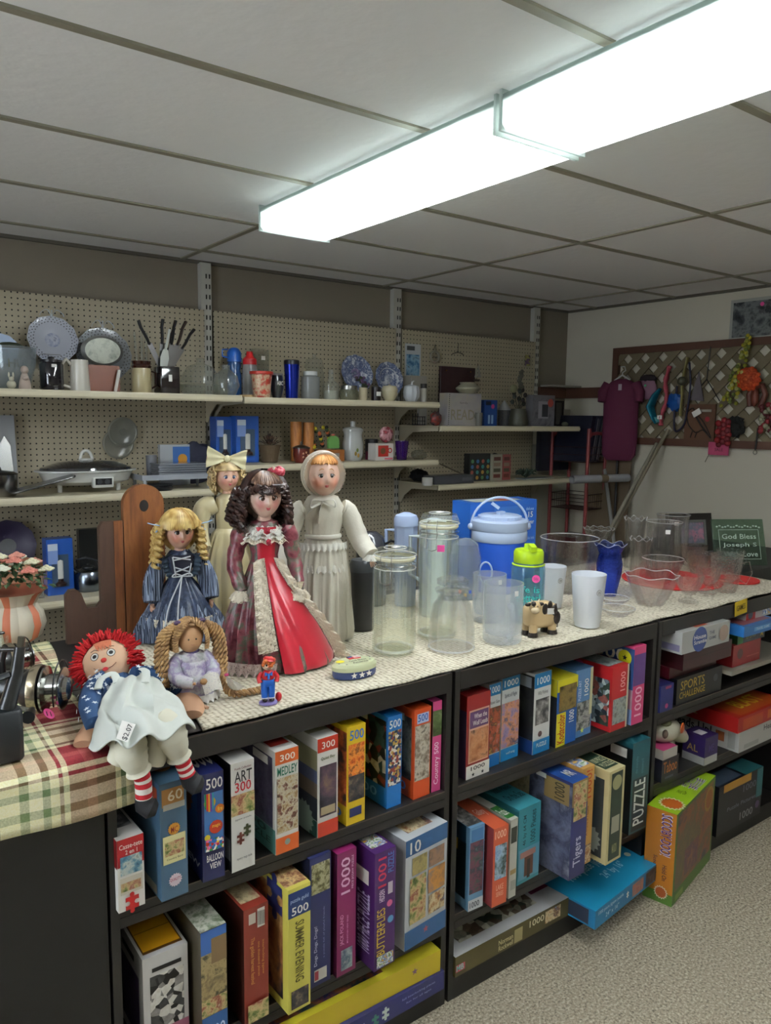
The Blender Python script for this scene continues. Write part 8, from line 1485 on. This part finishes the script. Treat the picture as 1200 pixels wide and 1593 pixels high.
# hung things on the lattice
def hung(name, label, cat, px, py, fn, off=.05, group=None):
    c = rw(px, py, off); m = MB(); fn(m, 1/ppm(c)); return m.build(name, loc=c, rz=radians(-90), label=label, cat=cat, group=group)
blob = lambda m, rx, rz_, mt, x=0, z=0, a=.15, ry=.02: m.ball((x, 0, z), (rx, ry, rz_), mt, 18, 12, fn=lambda d: d*(1+a*noise.noise(d*3)))
hung('lavender_purse', 'pale pink and black beaded purse hanging by the shirt', 'purse', 1008, 604, lambda m, s: (blob(m, 16*s, 17*s, mat('#8c6478', .6)), blob(m, 15*s, 6*s, mat('#241820', .7), 0, 15*s), m.ball((-1*s, -.02, 4*s), .008, mat('#4cb880', .3), 8, 6)))
hung('turquoise_fish', 'shiny turquoise fish ornament hanging under the pink purse', 'ornament', 1016, 625, lambda m, s: (m.tube([(12*s, 0, 20*s), (4*s, 0, 10*s), (-4*s, 0, -8*s), (4*s, 0, -26*s), (8*s, 0, -34*s)], [4*s, 9*s, 11*s, 8*s, 4*s], mat('#0c6c84', .2, .3), 14, flat=.35), m.tube([(6*s, 0, -24*s), (12*s, 0, -32*s)], [4*s, 6*s], mat('#4c98a0', .3), 10, flat=.3)), .07)
hung('coral_belt', 'knotted coral pink belt with a white tag', 'belt', 1036, 620, lambda m, s: (m.tube(curvept([(4*s, 0, 50*s), (-2*s, 0, 25*s), (2*s, 0, 0), (-5*s, 0, -25*s), (-6*s, 0, -42*s)], 24), [4.5*s+1.2*s*sin(k*1.7) for k in range(25)], mat('#b04858', .6), 10, flat=.6), m.box(-10*s, -2*s, -.02, -.015, -32*s, -26*s, stick)))
hung('blue_scrunchie', 'bright blue gathered ribbon behind the yellow leash', 'ribbon', 1050, 626, lambda m, s: blob(m, 13*s, 12*s, mat('#104c98', .4), a=.5))
hung('yellow_leash', 'yellow and black braided leash hanging in a long loop', 'leash', 1062, 605, lambda m, s: (m.tube(curvept([(6*s, 0, 48*s), (0, 0, 15*s), (0, 0, -15*s), (-1*s, 0, -42*s)], 20), 3.2*s, mat('#8c8450', .6), 8, flat=.5), m.ball((0, -.01, 12*s), 7*s, mat('#5c5c4c', .4, .5), 12, 8)), .06)
hung('navy_strap', 'long navy strap looped under the yellow leash', 'strap', 1066, 620, lambda m, s: (m.tube(curvept([(4*s, 0, 55*s), (8*s, 0, 20*s), (5*s, 0, -20*s), (0, 0, -42*s), (-14*s, 0, -50*s), (-17*s, 0, -20*s), (-15*s, 0, 20*s)], 30), 1.6*s, mat('#141030', .6), 8), m.box(2*s, 16*s, -.012, -.008, -35*s, -26*s, stick, M=RY(-30))), .055)
hung('grey_pennant', 'triangular grey felt pennant behind the wires', 'pennant', 1086, 604, lambda m, s: m.prism([(-12*s, -18*s), (11*s, -20*s), (0, 26*s)], .006, mat('#6c6468', .8)), .04)
c = rw(1090, 655, .045); t = thing('bird_board', 'wooden board with the black outline of a bird', 'board', c, rz=radians(-90)); s = 1/ppm(c)
m = MB(); m.box(-27*s, 24*s, 0, .012, -30*s, 26*s, mat('#5c3c28', .6)); m.build('board', t)
m = MB(); bl_ = mat('#0e0c0a', .6); m.tube(curvept([(q[0]*s, -.004, q[1]*s) for q in ((-24, 12), (-14, 20), (-8, 12), (6, -2), (20, -26), (6, -14), (-6, -18), (-18, -8), (-22, 2), (-24, 12))], 60), .003, bl_, 6, closed=True); [m.tube([(x*s, -.004, -16*s), ((x-3)*s, -.004, -26*s)], .0025, bl_, 6) for x in (-12, -4)]; m.tube([(-8*s, -.004, 8*s), (2*s, -.004, -6*s), (14*s, -.004, -20*s)], .005, bl_, 6); m.build('bird_outline', t)
m = MB(); m.box(-4*s, 18*s, -.003, -.001, 14*s, 18*s, mat('#9c988c', .6)); m.quad([(12*s+4*s*cos(x), -.003, 3*s+4*s*sin(x)) for x in [2*pi*k/16 for k in range(16)]], mat('#9c2430')); m.build('label_strip', t)
c = rw(1160, 590, .07); s = 1/ppm(c); t = thing('flower_garland', 'garland of yellow-green blossoms with one big orange dahlia', 'garland', c, rz=radians(-90)); rnd = random.Random(9)
m = MB()
for k in range(90): f = rnd.random(); px_ = 2-28*f+rnd.uniform(-9, 9)*(.4+f); pz = 62-104*f+rnd.uniform(-6, 6); m.ball((px_*s, rnd.uniform(-.02, .01), pz*s), (3.2*s, 2.4*s, 3.2*s), mat(('#8c8c2c', '#a89c28', '#6c7838', '#a8a864')[k % 4], .7), 7, 5)
m.build('blossoms', t); m = MB()
for k in range(70): a = k*2.4; r = math.sqrt(k/70)*17*s; m.ball((6*s+r*cos(a), -.035+r*.5, 0+r*sin(a)), (4*s, 3*s, 3.4*s), mat('#b43c14' if k % 3 else '#c44c1c', .6), 7, 5)
m.build('dahlia', t)
hung('brown_mask', 'reddish brown carved ornament below the orange dahlia', 'ornament', 1178, 618, lambda m, s: (m.tube([(-10*s, 0, -14*s), (-13*s, 0, 4*s), (-6*s, 0, 16*s), (8*s, 0, 18*s), (13*s, 0, 4*s), (6*s, 0, -16*s)], 4.5*s, mat('#5c2c20', .5), 10), blob(m, 6*s, 14*s, mat('#6c3424', .5), -3*s, 0)), .06)
hung('red_bow', 'dark red silk flower bunch with a pink card', 'flowers', 1126, 672, lambda m, s: [m.ball((9*s*sin(k*2.1), -.01*sin(k), (18-2.2*k)*s), (5*s, 4*s, 5*s), mat('#64101a' if k % 2 else '#84141c', .6), 8, 6) for k in range(18)], .06)
hung('black_rosette', 'black feather rosette next to the dark red flowers', 'rosette', 1145, 664, lambda m, s: blob(m, 14*s, 14*s, mat('#101210', .9), a=.6), .045)
c = rw(1118, 698, .05); s = 1/ppm(c); m = MB(); m.box(-17*s, 17*s, 0, .003, -10*s, 10*s, mat('#b04468', .6)); m.text('SALE', (-6*s, -.001, -4*s), (14*s, 0, 0), (0, 0, 5*s), mat('#5c1c30')); m.tube([(-15*s, 0, -9*s), (-21*s, 0, -22*s)], .002, mat('#605848'), 5); m.build('pink_card', loc=c, rz=radians(-90), label='pink price card hanging under the dark red flowers', cat='card')
hung('berry_wreath', 'red and white berry cluster cut by the right edge', 'wreath', 1196, 650, lambda m, s: [m.ball((10*s*sin(k*2.3), -.01, (20-1.7*k)*s), (4.5*s, 4*s, 4.5*s), mat(('#7c1820', '#8c8c74', '#54121a')[k % 3], .6), 7, 5) for k in range(26)], .06)
hung('key_strap', 'thin black key strap with a metal ring at the right edge', 'strap', 1178, 690, lambda m, s: (m.tube([(0, 0, 24*s), (-1*s, 0, 0), (-2*s, 0, -10*s)], 1.2*s, black, 6), m.tube([(-2*s+3*s*cos(x), 0, -14*s+3*s*sin(x)) for x in [2*pi*k/14 for k in range(14)]], .6*s, wire, 5, closed=True)), .04)
hung('crossed_wires', 'thin dark metal rods crossed over the lattice', 'rods', 1100, 590, lambda m, s: (m.tube([(3*s, 0, 50*s), (0, 0, 0)], .8*s, black, 5), m.tube([(0, 0, 0), (-26*s, 0, -28*s)], .8*s, black, 5), m.tube([(0, 0, 0), (24*s, 0, -34*s)], .8*s, black, 5)), .035)
# poles, boards and the red wire cart in the corner
def pole(x0, y_, x1, y1_, dx0, dx1, r, mt, name, label, cat): a = rw(x0, y_, dx0); b = rw(x1, y1_, dx1); d = (b-a).normalized(); b = a+d*((.02-a.z)/d.z) if d.z < 0 else b; m = MB(); m.tube([Vector((0, 0, 0)), b-a], r, mt, 10); return m.build(name, loc=a, label=label, cat=cat)
pole(1040, 668, 968, 800, .04, .34, .012, mat('#78705c', .6), 'wooden_pole', 'long thin wooden pole leaning on the lattice frame', 'pole'); pole(1022, 690, 962, 800, .05, .42, .011, mat('#8c8878', .5), 'pale_rod', 'shorter pale rod leaning next to the wooden pole', 'rod')
pole(938, 705, 950, 800, .06, .2, .012, mat('#8c8c88', .5), 'white_pipe', 'thin white pipe standing in the corner behind the roll', 'pipe'); pole(961, 715, 957, 800, .1, .14, .008, black, 'black_post', 'thin black post below the maroon shirt', 'post')
for k, (x, y, z, w, h, a, cc, l) in enumerate(((4.22, 3.28, .02, .30, 1.40, 8, '#645440', 'tall narrow cardboard piece leaning in the corner'), (4.17, 3.68, .02, .34, 1.72, 6, '#a09c8c', 'large off-white board standing in the corner'))):
    m = MB(); m.box(-w/2, w/2, -.006, .006, 0, h, mat(cc, .8)); m.build('backing_board', loc=(x, y if k else y, z-.02), rot=(radians(-3 if k == 0 else -2), 0, radians(-80 if k == 0 else -8)), label=l, cat='board')
rdm = mat('#803030', .4); c1 = on_y(882, 760, 3.28); c2 = on_y(937, 760, 3.42)
t = thing('wire_cart', 'red framed wire cart standing in the corner beside the wall shelves', 'cart', (4.06, 3.30, 0), rz=radians(8)); zt1 = on_y(900, 675, 3.3).z; wC = .22
def arch(y): return curvept([(0, y, .01), (0, y, zt1-.1), (.02, y, zt1-.015), (.07, y, zt1), (wC-.07, y, zt1), (wC-.02, y, zt1-.02), (wC, y, zt1-.1), (wC, y, .01)], 40)
for y in (0, .28): m = MB(); m.tube(arch(y), .012, rdm, 10); m.build('side_frame', t)
for z0_ in (.30, .75, 1.05, zt1-.19):
    m = MB(); dw = mat('#3c2624', .4, .5)
    for zz in (z0_, z0_+.05, z0_+.10): m.tube([(0, 0, zz), (wC, 0, zz), (wC, .28, zz), (0, .28, zz)], .0025, dw, 6, closed=True)
    for k in range(9): x = wC*k/8; m.tube([(x, 0, z0_+.1), (x, 0, z0_), (x, .28, z0_), (x, .28, z0_+.1)], .0018, dw, 5)
    m.build('wire_basket', t)
for k, (dx, cc, l) in enumerate(((-.055, '#0c1024', 'navy ring binder, outermost in the red cart'), (-.005, '#14182c', 'second navy ring binder in the red cart'), (.045, '#10141f', 'innermost dark binder in the red cart'))):
    t2 = pbox(l, .045, .27, .31, cc, loc=(4.115+dx, 3.315, zt1-.19+.006), rz=radians(8), rot=(0, radians(12), radians(8)), name='ring_binder', cat='binder', group='binders in the red cart', F=[('r', .15, .05, .35, .95, '#8c8c90'), ('r', .6, .05, .75, .95, '#707478')] if k else [('r', .1, .05, .3, .2, '#a0a0a0')])
t2 = pbox('large dark blue portfolio leaning behind the end of the upper shelf', .30, .03, .30, '#0c1020', loc=(3.90, 3.58, 1.300), rz=0, name='portfolio', cat='portfolio')
a = on_y(890, 746, 3.20); b = on_y(978, 744, 3.12); t = thing('paper_roll', 'long white paper tube with a tape band sticking out of the cart', 'roll', a); d = b-a; d.z = 0; m = MB(); m.tube([Vector((0, 0, 0)), d*.99], .026, mat('#98989c', .6), 20, cap=False); m.tube([d*.985, d*.4], .022, mat('#1c1a18', .8), 20, cap=False); m.build('tube_body', t); m = MB(); m.tube([d*.48, d*.6], .0268, mat('#6c5c44', .5), 20, cap=False); m.build('tape_band', t)
p = on_z(852, 830, .96); t2 = pbox('dark red box low in the corner behind the blue carton', .22, .18, .14, '#4c1018', loc=(3.86, 3.25, .75), name='red_crate', cat='box', top='#6c6860')
m = MB(); m.box(-.18, .36, -.20, .22, 0, .02, mat('#1c1816', .6)); [m.box(x, x+.03, y, y+.03, -.728, 0, mat('#1c1816', .6)) for x in (-.17, .31) for y in (-.19, .18)]; m.build('side_table', loc=(3.86, 3.30, .728), label='low dark table under the dark red box', cat='table')

# ------------------------------------------------------------------ board games in the right bookcase
GG = 'board games on the top shelf of the right bookcase'; z3 = .645
def game(label, x, y, z, w, d, h, base, F=(), L=(), T=(), rz=0, group=GG, name='game_box', cat='game box', **k): return pbox(label, w, d, h, base, F, L, T, (x, y, z+.0005), radians(rz), group, name=name, cat=cat, **k)
game('wide black game box with yellow block lettering at the bottom of the stack', 2.385, 1.50, z3, .29, .27, .095, '#14141a', F=[('t', 'SPORTS', .08, .52, .6, .88, '#a88c34'), ('t', 'CHALLENGE', .06, .2, .62, .46, '#a88c34'), ('o', .85, .6, .05, '#3c4048')])
game('maroon game box, third from the bottom of the stack', 2.375, 1.475, z3+.136, .31, .29, .065, '#341014', F=[('r', .0, .55, 1, .6, '#24080c')], T=[('r', .03, .03, .97, .2, '#b8b0ac')]+[('r', .1+.2*k, .05, .2+.2*k, .14, '#3c1414') for k in range(4)])
game('dark red flat game box under the maroon one', 2.365, 1.52, z3+.096, .30, .26, .039, '#3c080e')
game('whitish game box with a blue oval title on top of the stack', 2.345, 1.465, z3+.202, .30, .16, .078, '#a8a8a4', F=[('o', .36, .5, .15, '#384c88'), ('t', 'House', .24, .52, .48, .72, W_), ('t', 'Scramble', .24, .3, .5, .48, W_), ('t', 'THE', .55, .6, .66, .75, '#4c5064'), ('t', 'GAME', .55, .35, .7, .5, '#4c5064'), ('o', .86, .5, .1, '#a89080')], T=[('r', .35, .1, .6, .9, '#a84830')], L=[('r', .1, .1, .95, .4, '#807c98')])
game('small navy game box with a pink heart', 2.275, 1.49, z3, .075, .18, .095, '#20265c', F=[('o', .5, .2, .12, '#b04070'), ('r', .35, .85, .8, .95, '#903050')], L=[('t', 'M', .2, .3, .8, .7, '#a8acc8')])
G5 = 'games on the grey board in the right bookcase'; z4 = .7165
game('red cube game box on the grey board', 2.745, 1.50, z4, .20, .20, .085, '#84181a', F=[('o', .25, .55, .1, '#4c3030'), ('r', .5, .3, .95, .35, '#a04840')], L=[('r', 0, 0, 1, 1, '#6c0e12')], group=G5)
game('dark game box with green end and yellow star on the red cube box', 2.77, 1.50, z4+.086, .20, .20, .045, '#181c30', F=[('r', 0, 0, .2, 1, '#2c6c38'), ('t', 'NEW EDITION', .3, .3, .65, .7, '#8c8c50'), ('s', .88, .5, .1, '#b89c20')], L=[('r', 0, 0, 1, 1, '#24502c')], group=G5)
game('blue flat game box with pink top, second from top at the right', 2.73, 1.455, z4+.132, .24, .19, .040, '#2868a8', F=[('r', .3, .3, .8, .7, '#5c94c4'), ('t', 'TRAVEL GAME', .35, .38, .75, .62, '#b8c8d8')], T=[('r', .08, .08, .92, .92, '#94545c')], group=G5)
game('white and red game box topmost at the right', 2.82, 1.50, z4+.173, .24, .15, .038, '#b0aca8', F=[('r', 0, 0, .28, 1, '#a82420'), ('o', .13, .5, .07, '#405468'), ('r', .5, .2, .8, .8, art(111, CAND, 70))], group=G5)
m = MB(); m.box(0, .085, 0, .001, 0, .055, mat('#c8a818', .6)); m.text('GAMES', (.012, -.0008, .018), (.06, 0, .0), (0, 0, .022), mat('#4c4410')); m.build('shelf_label', loc=(2.72, 1.4895, .922), rot=(0, radians(-5), 0), label='yellow paper label lettered GAMES on the bookcase edge', cat='label')
z5 = .3855; G6 = 'games on the middle shelf of the right bookcase'
game('white game box with tall thin black lettering and a burger picture', 2.76, 1.46, z5, .36, .30, .085, '#b4b4b0', L=[('t', 'Heads Up!', .02, .25, .62, .85, '#28282c'), ('r', .68, .3, .8, .75, '#8c4c28'), ('r', .85, .1, .95, .9, '#9c9c98')], F=[('t', 'Heads Up!', .5, .5, .95, .85, '#38383c'), ('r', .1, .1, .4, .3, '#9c9c98')], group=G6)
game('red and orange game box lying on the white burger picture box', 2.735, 1.455, z5+.086, .36, .24, .060, '#9c1c18', F=[('r', .1, .1, .5, .8, '#a8401c'), ('r', .6, .2, .95, .8, '#b85c24')], L=[('t', 'N2', .1, .4, .3, .8, '#a88c60')], T=[('r', .1, .05, .95, .6, '#a8481c'), ('t', 'BLAST', .3, .2, .8, .5, '#d0b030')], group=G6)
game('purple and white card game box in front of the white burger picture box', 2.55, 1.475, z5, .085, .09, .105, '#2c1c50', F=[('r', 0, 0, 1, .28, '#b0b0ac'), ('t', 'ME', .3, .45, .7, .7, '#504078')], L=[('r', 0, 0, 1, .28, '#a0a09c'), ('t', 'AL', .2, .4, .7, .65, '#a89048')], T=[('r', .2, .3, .7, .7, W_)], group=G6)
t = thing('toy_dog_game', 'white plastic toy animal head with an orange cheek on the middle shelf', 'toy', (2.40, 1.50, z5+.0), rz=radians(15), group=None); wp = mat('#b0ac98', .35, coat=.4)
m = MB(); m.ball((0, .05, .16), (.075, .06, .045), wp, 24, 16, fn=lambda d: Vector((d.x*(1.15 if d.x > 0 else 1), d.y, d.z*(1-.35*max(0, d.x))))); m.tube([(.03, .03, .15), (.075, .01, .12), (.095, .0, .105)], [.035, .028, .018], wp, 14); m.build('head', t)
m = MB(); m.rbox(.02, .07, .02, .09, 0, .14, wp, r=.015); m.tube([(.072, .03, .11), (.0725, .03, .03)], .004, mat('#343430'), 6); m.build('leg', t)
m = MB(); m.lathe([(0, .004), (.018, .003), (.02, 0)], mat('#b8541c', .4), seg=20, M=T3(.035, -.008, .165)@RX(90)); m.build('orange_cheek', t); m = MB(); m.ball((-.03, .03, .195), (.025, .02, .012), mat('#5c5c3c', .5), 12, 8); m.ball((-.06, .02, .165), (.016, .01, .016), mat('#48382c', .5), 10, 8); m.build('ear', t)
game('dark game box with slanted orange lettering, lowest left on the middle shelf', 2.30, 1.485, z5, .10, .14, .085, '#1c1c28', F=[('t', 'Taboo', .08, .35, .92, .85, '#a86428'), ('r', .2, .1, .7, .2, '#404458')], group=G6)
game('small white box with a pink patterned top over the orange lettered box', 2.295, 1.48, z5+.086, .085, .10, .035, '#b0aca4', top='#b43c70', group=G6)
z6 = .0705
game('black 1000 piece puzzle box standing on the bottom board', 2.66, 1.47, z6, .32, .09, .20, '#101016', F=[('t', '1000', .55, .66, .85, .8, '#5c5c70'), ('r', .1, .84, .72, 1, '#a87824'), ('r', .86, .4, 1, 1, '#2c6468'), ('t', 'Puzzle Pictures', .2, .42, .85, .5, '#6c6c80'), ('t', '1000', .5, .1, .8, .26, '#8c8c90'), ('o', .9, .25, .05, '#584068')], T=[('r', .6, 0, 1, 1, '#2c6468'), ('r', 0, .1, .55, .9, '#3c4858')], group=None, name='puzzle_box', cat='puzzle box')
# cartoon puzzle standing on the carpet
p1, p2, p3 = on_z(1045, 1412, 0), on_z(1000, 1392, 0), on_z(1105, 1337, 0)
a = math.atan2(p3.y-p1.y, p3.x-p1.x); w = (p3-p1).length; d = (p2-p1).length; h = z_at(1052, 1268, p1)
art_c = art(112, ['#241c28', '#3c3444', '#8c4c28', '#58503c', '#6c5c34', '#342c4c'], 14)
pbox('orange and lime puzzle box standing on the carpet in front of the right bookcase', w, d, h, '#4c7428', loc=(p1.x, p1.y, .0005), rz=a, group=None,
    F=[('r', .04, .14, .96, .97, art_c), ('o', .84, .80, .12, '#a88430'), ('o', .84, .80, .09, '#a05c28'), ('r', .25, .2, .6, .5, art(113, ['#8c4c28', '#58344c', '#a86c38'], 20)), ('r', .06, .03, .25, .1, '#7c9440')],
    L=[('r', 0, .12, 1, 1, '#b4701c'), ('t', 'SCOOBY-DOO!', .50, .52, .88, .97, '#dcd0e4', 2), ('t', 'SCOOBY-DOO!', .52, .53, .86, .96, '#48246c', 2), ('t', 'Hold On', .62, .25, .78, .42, '#3c2430', 2), ('t', 'Scooby-Doo!', .28, .22, .44, .5, '#3c2430', 2), ('g', .62, .12, .24, '#d0c8b8'), ('g', .62, .12, .2, '#a04c1c')],
    T=[('r', 0, 0, 1, 1, '#98bc20'), ('t', 'SCOOBY-DOO!', .55, .12, .85, .9, '#dcd0e4', 2), ('t', 'SCOOBY-DOO!', .57, .14, .83, .88, '#58287c', 2), ('t', 'Hold On', .4, .3, .48, .6, '#3c4810', 2), ('g', .16, .4, .12, '#d8dcb0'), ('g', .16, .4, .1, '#b4581c')])
